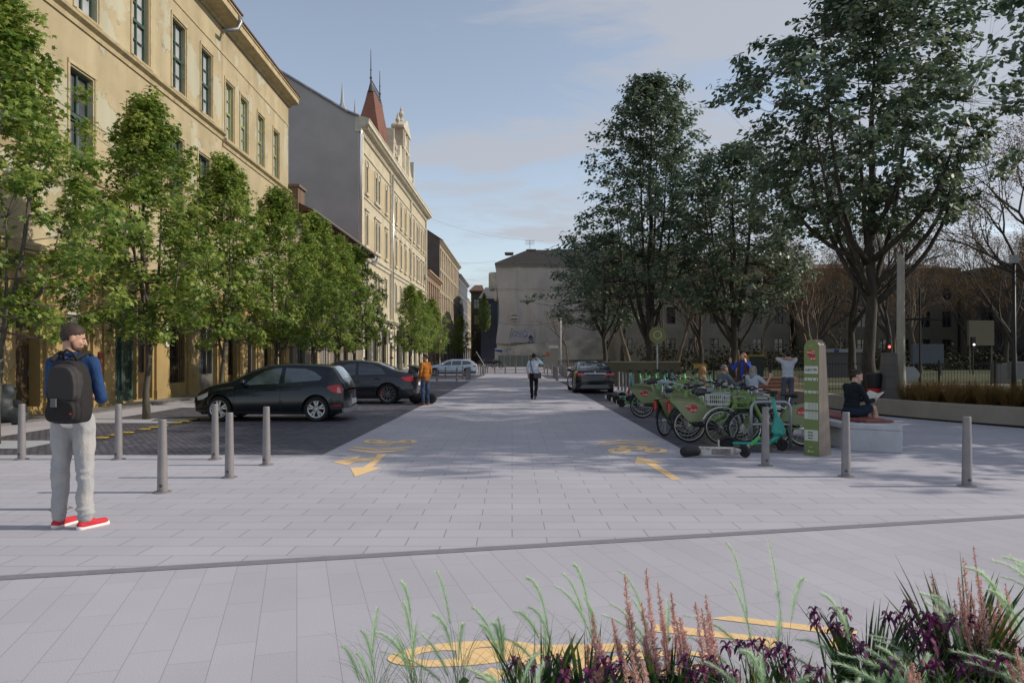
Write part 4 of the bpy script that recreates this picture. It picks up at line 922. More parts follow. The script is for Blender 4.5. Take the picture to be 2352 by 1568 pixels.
# ------------------------------------------------------------------ cars
def lerp_tab(tab):
    """smooth (monotone-ish) interpolation through (x, z)"""
    xs = [p[0] for p in tab]; ys = [p[1] for p in tab]
    def f(x):
        if x <= xs[0]: return ys[0]
        if x >= xs[-1]: return ys[-1]
        for i in range(len(xs)-1):
            if x <= xs[i+1]:
                h = xs[i+1]-xs[i]; t = (x-xs[i])/h
                def sl(j):
                    if j <= 0 or j >= len(xs)-1: return None
                    a = (ys[j]-ys[j-1])/(xs[j]-xs[j-1]); c = (ys[j+1]-ys[j])/(xs[j+1]-xs[j])
                    return 0 if a*c <= 0 else 2*a*c/(a+c)
                d = (ys[i+1]-ys[i])/h; m0 = sl(i); m1 = sl(i+1); m0 = d if m0 is None else m0; m1 = d if m1 is None else m1
                return (2*t**3-3*t*t+1)*ys[i]+(t**3-2*t*t+t)*h*m0+(-2*t**3+3*t*t)*ys[i+1]+(t**3-t*t)*h*m1
    return f
m_tyre = M('tyre_rubber', (.018,.018,.02), .8); m_rim = M('alloy_rim', (.55,.56,.58), .3, .85); m_rimd = M('grey_alloy', (.22,.22,.24), .35, .8)
m_black = M('black_trim', (.012,.012,.013), .5); m_chrome = M('chrome', (.75,.76,.78), .12, 1)
m_tail = M('red_lamp_lens', (.45,.008,.015), .25, coat=.4); m_head = M('clear_lamp_lens', (.55,.60,.62), .1, coat=1, spec=.8); m_plate = M('number_plate', (.75,.75,.72), .5)
m_seatg = M('car_seat_cloth', (.10,.10,.11), .8)
def wheel_parts(par, x, y, r, w_, side, rimm, spokes, style):
    tb = MB(); ri = r*.70
    tb.lathe([(ri,-w_*.42),(r*.93,-w_*.5),(r*.99,-w_*.36),(r,0),(r*.99,w_*.36),(r*.93,w_*.5),(ri,w_*.42),(ri*.98,0)], 36, (0,0,0), 'y')
    wo = bpy.data.objects.new('wheel', None); link(wo, par); wo.location = (x, y, r); wo.empty_display_size = .1
    tb.build('tyre', m_tyre, wo, 35)
    rb = MB(); yo = side*w_*.36
    rb.lathe([(ri+.004,side*w_*.44),(ri-.018,side*w_*.40),(ri-.03,side*w_*.1),(ri-.03,-side*w_*.3),(ri+.004,-side*w_*.44)][::1], 36, (0,0,0), 'y') if False else None
    for (r0,h0,r1,h1) in ((ri+.003,side*w_*.45,ri-.02,side*w_*.42),(ri-.02,side*w_*.42,ri-.035,-side*w_*.2)):
        n = 36; vs = []
        for j in range(n): t = 2*math.pi*j/n; vs += [(r0*math.cos(t),h0,r0*math.sin(t)),(r1*math.cos(t),h1,r1*math.sin(t))]
        rb.add(vs, [(2*j,2*j+1,2*((j+1)%n)+1,2*((j+1)%n)) for j in range(n)])
    rb.lathe([(.005,yo+side*.012),(.045,yo+side*.012),(.06,yo),(.06,yo-side*.05)], 16, (0,0,0), 'y')
    for i in range(spokes):
        a = 2*math.pi*i/spokes+.3
        offs = (-.11,.11) if style == 'double' else (0,)
        for o_ in offs:
            a0, a1 = a+o_*1.2, a+o_*2.0; hw0, hw1 = (.019,.016) if style == 'double' else (.012,.010)
            for (s0,s1,y0_,y1_) in ((.045,ri-.02,yo,yo+side*.012),):
                c0, c1 = Vector((math.cos(a0),0,math.sin(a0))), Vector((math.cos(a1),0,math.sin(a1))); n0 = Vector((-c0.z,0,c0.x)); n1 = Vector((-c1.z,0,c1.x))
                v = []
                for yy in (y0_-side*.03, y1_): v += [c0*s0-n0*hw0+Vector((0,yy,0)), c1*s1-n1*hw1*1.6+Vector((0,yy,0)), c1*s1+n1*hw1*1.6+Vector((0,yy,0)), c0*s0+n0*hw0+Vector((0,yy,0))]
                rb.add(v, [(0,1,2,3),(7,6,5,4),(0,4,5,1),(1,5,6,2),(2,6,7,3),(3,7,4,0)])
    rb.build('rim', rimm, wo)
    db = MB(); db.lathe([(.02,yo-side*.09),(ri*.72,yo-side*.09),(ri*.72,yo-side*.1)], 24, (0,0,0), 'y'); db.build('brake_disc', M('brake_steel',(.25,.25,.26),.4,.8), wo)
    return wo

class Car:
    def __init__(s, name, label, L, W_, top, belt, paint, wx, wr, sill=.19, cat='car', c1=.16, c2=.45, z0=.5, roofw=.74, hood_y=.9, arch=.055, seg=7):
        s.L, s.W, s.top, s.belt, s.wx, s.wr, s.sill = L, W_, lerp_tab(top), lerp_tab(belt), wx, wr, sill
        s.c1, s.c2, s.z0, s.roofw, s.arch = c1, c2, z0, roofw, arch; s.Hm = max(p[1] for p in top); s.paint = paint
        s.rt = thing(name, (0,0,0), label, cat)
    def plan(s, x):
        u = x/s.L; e = max(0, 1-u/.12)**2*.10+max(0, (u-.84)/.16)**2*.13; return s.W/2*(1-e)
    def ys(s, x, z):
        bz = s.belt(x); P = s.plan(x)
        if z <= bz:
            t = (z-s.sill)/(bz-s.sill); return P*(.925+.075*math.sin(math.pi*min(1,max(0,t*.92+.06))**.8)-.012*t+ (-.03 if t > .93 else 0)*(t-.93)/.07)
        t = (z-bz)/(s.Hm-bz); yb = P*(.925+.075*math.sin(math.pi*.98**.8)-.042)
        return yb*(1-(1-s.roofw)*t**1.15)*.985
    def warp(s, p):
        x, y, z = p; u = x/s.L; wr = max(0, 1-u/.16)**1.5; wf = max(0, 1-(1-u)/.22)**1.5
        q = s.c1*(2*y/s.W)**4+s.c2*(z-s.z0)**2*.5; return (x+wr*q-wf*(q+.12*(2*y/s.W)**2)-s.L/2, y, z)
    def bottom(s, x):
        z = s.sill+max(0, (.06-x/s.L)/.06)*.10+max(0, (x/s.L-.93)/.07)*.06
        for w_ in s.wx:
            R_ = s.wr+s.arch
            if abs(x-w_) < R_: z = max(z, s.wr+math.sqrt(R_**2-(x-w_)**2))
        return z
    def body(s):
        xs = set(); n = 84
        for i in range(n+1): u = i/n; xs.add(round(s.L*(u-.035*math.sin(2*math.pi*u)*1.0),4))
        for w_ in s.wx:
            R_ = s.wr+s.arch
            for k in range(17): xs.add(round(w_-R_*math.cos(math.pi*k/16),4))
        xs = sorted(x for x in xs if 0 <= x <= s.L); b = MB(); rows = []
        nl, ng, nt_ = 9, 6, 5
        for x in xs:
            bz = min(s.belt(x), s.top(x)-.012); tz = s.top(x); zb_ = min(s.bottom(x), bz-.02); row = []
            for k in range(nl+1): t = k/nl; t = t if t < .85 else t; z = zb_+(bz-zb_)*t; row.append((x, s.ys(x,z), z))
            for k in range(1, ng+1): t = k/ng; z = bz+(tz-.02-bz)*t; row.append((x, s.ys(x,z), z))
            ye = row[-1][1]
            row.append((x, ye*.975, tz-.005))
            for k in range(1, nt_+1): v = 1-k/nt_; row.append((x, ye*.95*v, tz+.028*(1-v*v)+.0))
            rows.append(row)
        m_ = len(rows[0]); vs = []
        for row in rows:
            for p in row: vs.append(s.warp(p))
            for p in row[:-1]: vs.append(s.warp((p[0],-p[1],p[2])))
        st = 2*m_-1; fs = []
        def idx(i, k, sd): return i*st+k if sd == 0 or k == m_-1 else i*st+m_+k
        for i in range(len(rows)-1):
            for k in range(m_-1):
                fs.append((idx(i,k,0),idx(i,k+1,0),idx(i+1,k+1,0),idx(i+1,k,0))); fs.append((idx(i,k,1),idx(i+1,k,1),idx(i+1,k+1,1),idx(i,k+1,1)))
        b.add(vs, fs)
        for i, sg in ((0,1),(len(rows)-1,-1)):    # end caps as strips across
            row = rows[i]; nn = 8; vv = []
            for p in row:
                for j in range(nn+1): v = 1-2*j/nn; vv.append(s.warp((p[0],p[1]*v,p[2]+(0 if p[2] < row[m_-nt_-1][2]-.001 else 0))))
            b.add(vv, [(k*(nn+1)+j,k*(nn+1)+j+1,(k+1)*(nn+1)+j+1,(k+1)*(nn+1)+j) for k in range(nl+ng) for j in range(nn)])
        s.bo = b.build('body', s.paint, s.rt, 40)
        u = MB(); u.box(-s.L/2+.25, s.L/2-.3, -s.W/2*.80, s.W/2*.80, .17, .42)
        for w_ in s.wx: u.box(w_-s.L/2-s.wr-.05, w_-s.L/2+s.wr+.05, -s.W/2*.62, s.W/2*.62, .25, .25+s.wr*1.35)
        u.build('underbody', m_black, s.rt)
        for w_ in s.wx:
            for sd in (-1,1):
                a = MB(); R_ = s.wr+s.arch
                P = [w_-R_*math.cos(math.pi*k/20) for k in range(21)]; Zt = [s.wr+math.sqrt(max(0,R_**2-(x-w_)**2)) for x in P]
                v = []
                for x, z in zip(P, Zt):
                    if z < s.sill: z = s.sill
                    v += [s.warp((x, sd*(s.ys(x,z)+.004), z)), (s.warp((x,0,z))[0], sd*s.W/2*.6, z)]
                a.add(v, [(2*k,2*k+2,2*k+3,2*k+1) for k in range(20)]); a.build('wheel_arch_liner', m_black, s.rt)
    def side(s, name, pts, mat_, off=.006, sides=(-1,1), par=None, rings=5, dens=6, th=None):
        P = []
        for i, p in enumerate(pts):
            q = pts[(i+1)%len(pts)]
            for k in range(dens): P.append((p[0]+(q[0]-p[0])*k/dens, p[1]+(q[1]-p[1])*k/dens))
        c = (sum(p[0] for p in P)/len(P), sum(p[1] for p in P)/len(P)); res = []
        for sd in sides:
            b = MB(); vs = [s.warp((c[0], sd*(s.ys(*c)+off), c[1]))]
            for r_ in range(1, rings+1):
                for p in P: x = c[0]+(p[0]-c[0])*r_/rings; z = c[1]+(p[1]-c[1])*r_/rings; vs.append(s.warp((x, sd*(s.ys(x,z)+off), z)))
            for p in P: vs.append(s.warp((p[0], sd*(s.ys(*p)-.01), p[1])))
            n = len(P); fs = [(0,1+j,1+(j+1)%n) for j in range(n)]
            for r_ in range(rings): fs += [(1+r_*n+j,1+(r_+1)*n+j,1+(r_+1)*n+(j+1)%n,1+r_*n+(j+1)%n) for j in range(n)]
            b.add(vs, fs); res.append(b.build(name, mat_, par or s.rt, 40))
        return res
    def toppan(s, name, x0, x1, v0, v1, mat_, off=.012, nx=12, nv=12, par=None):
        """glass on the sloping top surface between stations x0..x1, v fractions at each end"""
        b = MB(); vs = []
        for i in range(nx+1):
            x = x0+(x1-x0)*i/nx; vv = v0+(v1-v0)*i/nx; tz = s.top(x); ye = s.ys(x, tz-.02)
            for j in range(nv+1): v = (-1+2*j/nv)*vv; vs.append(s.warp((x, ye*.95*v, tz+.028*(1-v*v)+off)))
        b.add(vs, [(i*(nv+1)+j,(i+1)*(nv+1)+j,(i+1)*(nv+1)+j+1,i*(nv+1)+j+1) for i in range(nx) for j in range(nv)]); return b.build(name, mat_, par or s.rt, True)
    def rear(s, name, pts, mat_, off=.008, front=False, th=.03, par=None, dens=6):
        P = []
        for i, p in enumerate(pts):
            q = pts[(i+1)%len(pts)]
            for k in range(dens): P.append((p[0]+(q[0]-p[0])*k/dens, p[1]+(q[1]-p[1])*k/dens))
        c = (sum(p[0] for p in P)/len(P), sum(p[1] for p in P)/len(P)); X = s.L if front else 0; sg = 1 if front else -1
        def T(y, z, o): q = s.warp((X,y,z)); return (q[0]+sg*o, q[1], q[2])
        b = MB(); vs = [T(*c, off)]; n = len(P)
        for r_ in (1,2,3):
            for p in P: vs.append(T(c[0]+(p[0]-c[0])*r_/3, c[1]+(p[1]-c[1])*r_/3, off))
        for p in P: vs.append(T(*p, -.02))
        fs = [(0,1+j,1+(j+1)%n) for j in range(n)]
        for r_ in range(3): fs += [(1+r_*n+j,1+(r_+1)*n+j,1+(r_+1)*n+(j+1)%n,1+r_*n+(j+1)%n) for j in range(n)]
        b.add(vs, fs); return b.build(name, mat_, par or s.rt, 40)
    def wheels(s, rimm, spokes, style, w_=.2):
        for x in s.wx:
            for sd in (-1,1): wheel_parts(s.rt, x-s.L/2, sd*(s.W/2-w_/2-.02), s.wr, w_, sd, rimm, spokes, style)
    def mirror(s, x, z):
        for sd in (-1,1):
            b = MB(); y = s.ys(x,z); q = s.warp((x,sd*y,z)); b.ball((q[0]+.0,sd*(y+.12),z+.07),(.075,.11,.075),12,8); b.cyl((q[0]+.02,sd*(y-.02),z-.02),(q[0],sd*(y+.08),z+.03),.025,n=8); b.build('wing_mirror', s.paint, s.rt, True)
    def handles(s, xs, z):
        for x in xs:
            for sd in (-1,1):
                b = MB(); q = s.warp((x,sd*(s.ys(x,z)+.02),z)); b.box(q[0]-.09,q[0]+.09,q[1]-.014,q[1]+.014,z-.014,z+.014); b.build('door_handle', m_black, s.rt, bevel=.006)
    def seam(s, pts, sides=(-1,1), r=.004, name='door_seam'):
        for sd in sides:
            b = MB(); P = []
            for i in range(len(pts)-1):
                for k in range(6): t = k/6; P.append((pts[i][0]+(pts[i+1][0]-pts[i][0])*t, pts[i][1]+(pts[i+1][1]-pts[i][1])*t))
            P.append(pts[-1]); b.tube([s.warp((p[0], sd*(s.ys(*p)+.0005), p[1])) for p in P], r, 4); b.build(name, m_black, s.rt)
    def put(s, X, Y, rz, sc): s.rt.location = (X, Y, .012); s.rt.rotation_euler = (0,0,rz); s.rt.scale = (sc,sc,sc); return s.rt
def carpaint(name, c, fl=.25): return M(name, c, .2 if fl < .2 else .28, metal=fl, coat=.7 if fl < .2 else 1, spec=.4)
m_cglass = M('car_glass', (.03,.045,.055), .04, spec=1, coat=1, col2=(.10,.13,.15), vs=1.2); m_cglass2 = M('tinted_car_glass', (.025,.03,.04), .04, spec=1, coat=1)  # lighter grey-blue mixed into the hatchback glass colour imitates a reflection
# black hatchback, bonnet to the left
c = Car('parked_car','glossy black three door hatchback seen from the side, nose towards the maples', 4.05, 1.70,
    [(0,.80),(.03,.93),(.08,1.01),(.24,1.24),(.38,1.36),(.85,1.415),(1.5,1.435),(2.0,1.41),(2.45,1.28),(2.85,1.07),(3.05,.99),(3.5,.90),(3.85,.77),(4.05,.58)],
    [(0,.93),(.5,.97),(1.5,.93),(2.6,.88),(3.0,.86),(3.6,.78),(4.05,.55)], carpaint('black_car_paint',(.002,.006,.011),0), (.78,3.25), .315)
c.body(); c.wheels(m_rim,5,'double')
c.side('side_window', [(1.75,.955),(2.62,.915),(2.42,1.10),(2.12,1.27),(1.80,1.345),(1.70,1.345)], m_cglass)
c.side('rear_side_window', [(.72,1.04),(1.62,.965),(1.60,1.345),(1.10,1.33),(.85,1.24),(.66,1.11)], m_cglass)
c.toppan('windscreen', 2.10,2.98,.90,.93, m_cglass); c.toppan('rear_window', .10,.36,.80,.76, M('pale_rear_glass',(.20,.24,.26),.08,spec=1,coat=1))
c.side('tail_light', [(.0,.80),(.12,.93),(.42,.90),(.50,.86),(.30,.74),(.06,.70)], m_tail, .01); c.side('tail_light_clear', [(.05,.72),(.17,.72),(.17,.86),(.10,.86)], M('pink_lens',(.6,.25,.25),.2,coat=1), .016)
c.side('headlight', [(3.62,.74),(3.98,.62),(3.96,.53),(3.80,.56),(3.62,.64)], m_head, .01)
c.side('lower_sill', [(1.16,.20),(2.88,.20),(2.88,.27),(1.16,.25)], m_black, .008); c.side('bumper_insert', [(.02,.30),(.36,.30),(.42,.42),(.03,.45)], M('dark_bumper',(.03,.03,.03),.5), .008)
c.side('rear_reflector', [(.06,.38),(.28,.38),(.28,.42),(.06,.42)], m_tail, .014)
c.seam([(1.66,.26),(1.70,.6),(1.66,.96)]); c.seam([(2.72,.90),(2.86,.6),(2.80,.3)]); c.seam([(.45,.86),(1.0,.88),(1.66,.885),(2.7,.83),(3.5,.73)], r=.003, name='shoulder_line')
c.rear('number_plate', [(-.26,.42),(.26,.42),(.26,.55),(-.26,.55)], m_plate, .02); c.rear('rear_bumper', [(-.74,.22),(.74,.22),(.78,.33),(-.78,.33)], M('silver_diffuser',(.45,.45,.46),.4,.4), .03)
c.rear('grille', [(-.45,.30),(.45,.30),(.5,.5),(-.5,.5)], m_black, .01, True); c.mirror(2.62,.92); c.handles((1.92,),.82)
b = MB(); b.tube([(.62-c.L/2,0,1.43),(.42-c.L/2,0,1.62)], .006, 5); b.build('aerial', m_black, c.rt)
b = MB(); b.tube([c.warp((.40,y*.5,1.40)) for y in (-.3,0,.3)], .010, 5); b.build('brake_light', m_tail, c.rt)
hatch = c.put(-5.86, 18.72, math.pi, .945)
# dark grey-blue saloon with boot spoiler
c = Car('parked_car','dark charcoal saloon with a boot spoiler and red brake calipers, behind the hatchback', 4.5, 1.80,
    [(0,.86),(.04,1.0),(.35,1.06),(.70,1.11),(1.0,1.23),(1.5,1.39),(2.1,1.44),(2.6,1.42),(3.1,1.22),(3.45,1.02),(3.9,.93),(4.3,.80),(4.5,.58)],
    [(0,.93),(1.0,.97),(2.2,.93),(3.3,.88),(4.1,.78),(4.5,.55)], carpaint('charcoal_car_paint',(.018,.020,.030),.4), (.95,3.58), .335)
c.body(); c.wheels(m_rimd,11,'single')
c.side('rear_side_window', [(1.02,.99),(1.95,.955),(1.95,1.36),(1.55,1.34),(1.2,1.2)], m_cglass2); c.side('side_window', [(2.05,.955),(2.98,.92),(2.75,1.12),(2.4,1.31),(2.05,1.365)], m_cglass2)
c.toppan('windscreen', 2.65,3.42,.9,.93, m_cglass2); c.toppan('rear_window', .66,1.42,.86,.84, M('pale_rear_glass',(.1,.1,.1)))
c.side('tail_light', [(.0,.76),(.02,.93),(.42,.90),(.48,.86),(.25,.76)], m_tail, .01); c.side('headlight', [(4.0,.76),(4.42,.64),(4.4,.56),(4.05,.66)], m_head, .01)
c.seam([(2.0,.26),(2.02,.6),(1.99,.96)]); c.seam([(3.1,.90),(3.2,.6),(3.15,.3)]); c.seam([(1.05,.93),(1.0,.75),(1.28,.5),(1.3,.3)])
c.mirror(3.0,.92); c.handles((1.3,2.3),.84)
b = MB(); b.prism([(-.02,1.24),(.30,1.29),(.32,1.26),(-.02,1.20)], -.75,.75,'y')
for y in (-.6,.6): b.prism([(.10,1.0),(.30,1.04),(.26,1.27),(.10,1.25)], y-.03,y+.03,'y')
b.v = [(v[0]-c.L/2,v[1],v[2]) for v in b.v]; b.build('boot_spoiler', c.paint, c.rt, bevel=.01)
b = MB()
for x in c.wx: b.box(x-c.L/2+.12,x-c.L/2+.2,-(c.W/2-.06),-(c.W/2-.12),.25,.45); b.box(x-c.L/2+.12,x-c.L/2+.2,(c.W/2-.12),(c.W/2-.06),.25,.45)
b.build('brake_caliper', m_red, c.rt, bevel=.01)
c.rear('number_plate', [(-.26,.6),(.26,.6),(.26,.72),(-.26,.72)], m_plate, .02)
b = MB(); b.tube([(.9-c.L/2,0,1.2),(.55-c.L/2,0,1.42)], .006, 5); b.build('aerial', m_black, c.rt)
c.put(-5.30, 25.2, math.pi, .97)
# pale blue estate
c = Car('parked_car','pale silvery blue estate car far down the street behind a row of bollards', 4.9, 1.87,
    [(0,.84),(.03,1.0),(.15,1.10),(.45,1.33),(.8,1.41),(1.6,1.475),(2.3,1.47),(2.9,1.38),(3.35,1.15),(3.65,1.03),(4.2,.93),(4.65,.78),(4.9,.60)],
    [(0,.98),(1.2,.97),(2.5,.94),(3.6,.90),(4.4,.80),(4.9,.56)], carpaint('pale_blue_paint',(.40,.50,.60),.3), (1.02,3.95), .35)
c.body(); c.wheels(m_rim,10,'single')
c.side('rear_side_window', [(.55,1.10),(1.42,1.0),(1.42,1.38),(1.0,1.37),(.7,1.30)], m_cglass2); c.side('side_window', [(1.52,1.0),(2.35,.985),(2.35,1.39),(1.52,1.39)], m_cglass2); c.side('front_side_window', [(2.43,.985),(3.25,.95),(2.95,1.2),(2.7,1.33),(2.43,1.39)], m_cglass2)
c.toppan('windscreen', 2.85,3.6,.9,.93, m_cglass2); c.toppan('rear_window', .12,.46,.8,.78, m_cglass2)
c.side('tail_light', [(.0,.86),(.04,.98),(.42,.96),(.30,.84)], m_tail, .01); c.side('headlight', [(4.35,.76),(4.8,.66),(4.78,.6),(4.4,.66)], m_head, .01)
for w_ in c.wx:
    c.side('arch_trim', [(w_-.44,.35),(w_-.38,.58),(w_-.2,.74),(w_,.80),(w_+.2,.74),(w_+.38,.58),(w_+.44,.35),(w_+.39,.35),(w_+.33,.55),(w_+.17,.68),(w_,.73),(w_-.17,.68),(w_-.33,.55),(w_-.39,.35)][:0] or [(w_-.03,.745),(w_+.03,.745),(w_+.03,.78),(w_-.03,.78)], m_black, .004)
c.side('lower_trim', [(1.45,.2),(3.5,.2),(3.5,.30),(1.45,.28)], m_black, .008); c.side('bumper_trim', [(.02,.32),(.58,.32),(.60,.42),(.03,.44)], m_black, .008)
c.mirror(3.25,.98); c.handles((1.75,2.65),.88); c.seam([(2.4,.3),(2.4,.95)]); c.seam([(1.47,.35),(1.47,.96)])
b = MB()
for sd in (-1,1): b.tube([(.7-c.L/2,sd*.56,1.43),(1.0-c.L/2,sd*.57,1.50),(2.4-c.L/2,sd*.58,1.50),(2.7-c.L/2,sd*.58,1.44)], .014, 5)
b.build('roof_rail', m_chrome, c.rt)
c.put(-4.62, 57.5, math.pi, .83)
# black fastback saloon seen from behind
c = Car('parked_car','black fastback saloon seen from behind on the right hand parking strip', 4.95, 1.94,
    [(0,.86),(.05,1.02),(.25,1.08),(.8,1.24),(1.4,1.385),(2.1,1.445),(2.7,1.42),(3.3,1.2),(3.75,1.0),(4.3,.90),(4.7,.76),(4.95,.58)],
    [(0,.96),(1.2,.96),(2.5,.93),(3.6,.88),(4.5,.76),(4.95,.55)], carpaint('black_car_paint',(0,0,0)), (.98,3.94), .345, c1=.22)
c.body(); c.wheels(m_rimd,10,'single',.24)
c.side('rear_side_window', [(1.0,1.05),(1.9,.97),(1.9,1.37),(1.5,1.34)], m_cglass2); c.side('side_window', [(2.0,.97),(3.2,.93),(2.8,1.22),(2.4,1.36),(2.0,1.385)], m_cglass2)
c.toppan('windscreen', 2.7,3.6,.9,.93, m_cglass2); c.toppan('rear_window', .42,1.75,.86,.82, M('blue_sheen_glass',(.06,.09,.12),.06,spec=1,coat=1)); 
for sd in (-1,1): c.rear('tail_light', [(sd*.42,.80),(sd*.44,.93),(sd*.80,.95),(sd*.90,.93),(sd*.90,.84),(sd*.74,.80)], m_tail, .012); c.rear('lamp_core', [(sd*.52,.86),(sd*.52,.90),(sd*.78,.91),(sd*.78,.87)], M('grey_lens',(.35,.3,.3),.2,coat=1), .02)
c.rear('chrome_strip', [(-.50,.905),(.50,.905),(.50,.93),(-.50,.93)], m_chrome, .03); c.rear('plate_recess', [(-.42,.68),(.42,.68),(.44,.86),(-.44,.86)], M('dark_plate',(.09,.09,.11),.5), .008)
c.rear('diffuser', [(-.72,.24),(.72,.24),(.58,.40),(-.58,.40)], M('grey_diffuser',(.20,.20,.21),.4,.3), .03); c.rear('lower_bumper', [(-.86,.20),(-.74,.20),(-.60,.42),(-.86,.42)], m_black, .01); c.rear('lower_bumper', [(.86,.20),(.74,.20),(.60,.42),(.86,.42)], m_black, .01)
t_ = c.rear('badge', [(-.012,.95),(.012,.95),(.03,1.0),(-.03,1.0)], m_chrome, .02); c.mirror(3.3,.95); c.handles((1.4,2.4),.86); c.seam([(1.95,.3),(1.95,.95)])
c.put(3.42, 33.1, math.pi/2, (.90))
# dark vehicle fragment at the left edge: covered moped
t = thing('covered_moped', (-12.0,17.1,.06), 'moped under a dark grey cover at the left edge behind the nearest maple', 'moped', rz=.2)
b = MB(); b.cap((-.75,0,.35),(.3,0,.40),.28,.30); b.cap((.2,0,.45),(.45,0,.70),.28,.20); b.cap((-.75,0,.15),(.7,0,.15),.2,.2); b.cap((-.6,0,.5),(.2,0,.60),.22,.24); blob(b,'cover',M('grey_tarpaulin',(.03,.04,.044),.6),t,.035,14,.03)
b = MB(); b.lathe([(.1,-.06),(.25,-.05),(.26,0),(.25,.05),(.1,.06)],20,(.62,0,.26),'y'); b.build('wheel', m_tyre, t, True)

# ------------------------------------------------------------------ bollards
m_bol = M('grey_bollard_steel', (.255,.24,.24), .55, .15, col2=(.21,.20,.205), vs=6, grain=.12, gs=240)
def bollard_proto():
    t = thing('bollard', (0,0,0), '', 'bollard', group='grey steel bollards')
    b = MB(); b.lathe([(.058,.012),(.055,.3),(.046,.80),(.046,.812),(.0445,.814),(.0445,.826),(.046,.828),(.046,.838),(.042,.845),(.005,.846)],28); b.build('post', m_bol, t, 30)
    b = MB(); b.lathe([(.105,0),(.105,.008),(.10,.012),(.05,.013)],28); b.build('base_plate', m_bol, t, 30)
    b = MB(); b.tube([(.016*math.cos(a*.6283), -.0585, .085+.016*math.sin(a*.6283)) for a in range(10)], .003, 4, close=True); b.prism([(-.007,.079),(.007,.079),(0,.092)], -.061,-.056,'y'); b.build('badge', m_ink, t); return t
bp = bollard_proto(); first = True
near = [(50,1055,'leftmost bollard of the photo, beside the backpack man at the cobble edge'),(272,1055,'bollard at the cobble edge just right of the backpack man'),(373,1131,'nearest bollard on the left, right of the backpack man'),
 (142,1170,'bollard half hidden behind the legs of the backpack man'),(494,1055,'bollard at the cobble edge under the hatchback front wheel'),(527,1097,'bollard standing before the hatchback door, closer than its neighbours'),(612,1068,'bollard right of the pair in front of the hatchback sill'),
 (1758,1070,'bollard in front of the mint scooter'),(1943,1095,'bollard in front of the stone bench'),(2221,1117,'lone bollard on the open paving at the far right')]
for (px, py, lb) in near:
    o = bp if first else dup(bp); first = False; x, y = G(px, py); place(o, (x, y, .0045 if y > 6 else .0085), random.uniform(-.4,.4), lb)
ORD = 'first second third fourth fifth sixth seventh eighth ninth tenth eleventh twelfth thirteenth fourteenth fifteenth sixteenth'.split()
def simple_bollards(pts, lab, grp):
    for i, (x, y) in enumerate(pts): o = dup(bp); place(o, (x, y, .0125), random.uniform(-.4,.4), lab.replace('bollard', ORD[i]+' bollard', 1), .97); o['group'] = grp
c4 = lambda zx, zy: G((2160+zx/5.88)/1.7415, (1380+zy/5.88)/1.7415)
simple_bollards([c4(1850,1055),c4(1935,1075),c4(2010,1100),c4(2095,1125),c4(2190,1150)]+[(4.97,28.6),(4.98,27.6),(4.99,26.6)], 'bollard in the row receding right of the black fastback saloon, far end counted first', 'row of bollards right of the black saloon')
simple_bollards([z3(*p) for p in ((425,562),(555,530),(735,562),(830,530),(888,555),(908,548),(926,542),(942,536),(115,565),(250,564))], 'bollard before the pale blue estate, counted along its scattered group', 'bollards before the pale blue car')
simple_bollards([z3(*p) for p in ((1075,450),(1110,462),(1140,455),(1158,470),(1183,445),(1217,444),(1332,443),(1494,446),(1658,443),(2107,452),(2158,468),(2228,448))], 'distant bollard before the wrapped building, counting from the left', 'distant bollards before the wrapped building')
simple_bollards([Vector(c4(410,842)).lerp(Vector(c4(318,760)), i/4)[:] for i in range(5)]+[Vector(c4(632,795)).lerp(Vector(c4(450,668)), i/8)[:] for i in range(9)]+[c4(775,842),c4(742,720)], 'bollard in the two rows left of the black fastback saloon, nearest row first', 'bollards left of the black saloon')

# ------------------------------------------------------------------ bicycles, scooters, stands
m_bgreen = M('bike_green', (.15,.26,.06), .35, coat=.4, col2=(.19,.33,.07), vs=3); m_bpan = M('rear_panel_green', (.20,.25,.11), .4, coat=.3, col2=(.25,.29,.15), vs=2)
m_steel = M('galvanised_steel', (.38,.42,.44), .4, .5, col2=(.30,.34,.36), vs=5); m_alu = M('brushed_alu', (.6,.6,.6), .3, .9); m_logo = M('badge_red', (.45,.03,.03), .4)
m_lime = M('lime_plastic', (.06,.42,.08), .35, coat=.3); m_teal = M('mint_plastic', (.03,.36,.30), .35, coat=.3); m_grip = M('black_grip', (.015,.015,.016), .7); m_saddle = M('black_saddle', (.02,.02,.022), .45)
def bwheel(par, x, r, rimm=m_alu, name='wheel', spoke=True, z=None):
    wo = bpy.data.objects.new(name, None); link(wo, par); wo.location = (x, 0, z or r); wo.empty_display_size = .1
    b = MB(); b.tube([((r-.02)*math.cos(2*math.pi*k/32), 0, (r-.02)*math.sin(2*math.pi*k/32)) for k in range(32)], .021, 7, close=True); b.build('tyre', m_tyre, wo, True)
    b = MB(); b.tube([((r-.045)*math.cos(2*math.pi*k/32), 0, (r-.045)*math.sin(2*math.pi*k/32)) for k in range(32)], .012, 5, close=True)
    b.cyl((0,-.045,0),(0,.045,0),.028,n=10)
    if spoke:
        for k in range(18): a = 2*math.pi*k/18; b.cyl((.02*math.cos(a+.9),(-1)**k*.03,.02*math.sin(a+.9)),((r-.05)*math.cos(a),0,(r-.05)*math.sin(a)),.0022,n=3)
    b.build('rim', rimm, wo); return wo
def saddle(par, x, z, m_=None, L=.27):
    b = MB(); b.cap((x-L*.3,-.035,z),(x-L*.3,.035,z),.055,.055); b.cap((x-L*.3,0,z),(x+L*.62,0,z+.01),.05,.022); b.cap((x-L*.3,0,z-.02),(x+.05,0,z-.02),.035,.02)
    return blob(b,'saddle',m_ or m_saddle,par,.011,2)
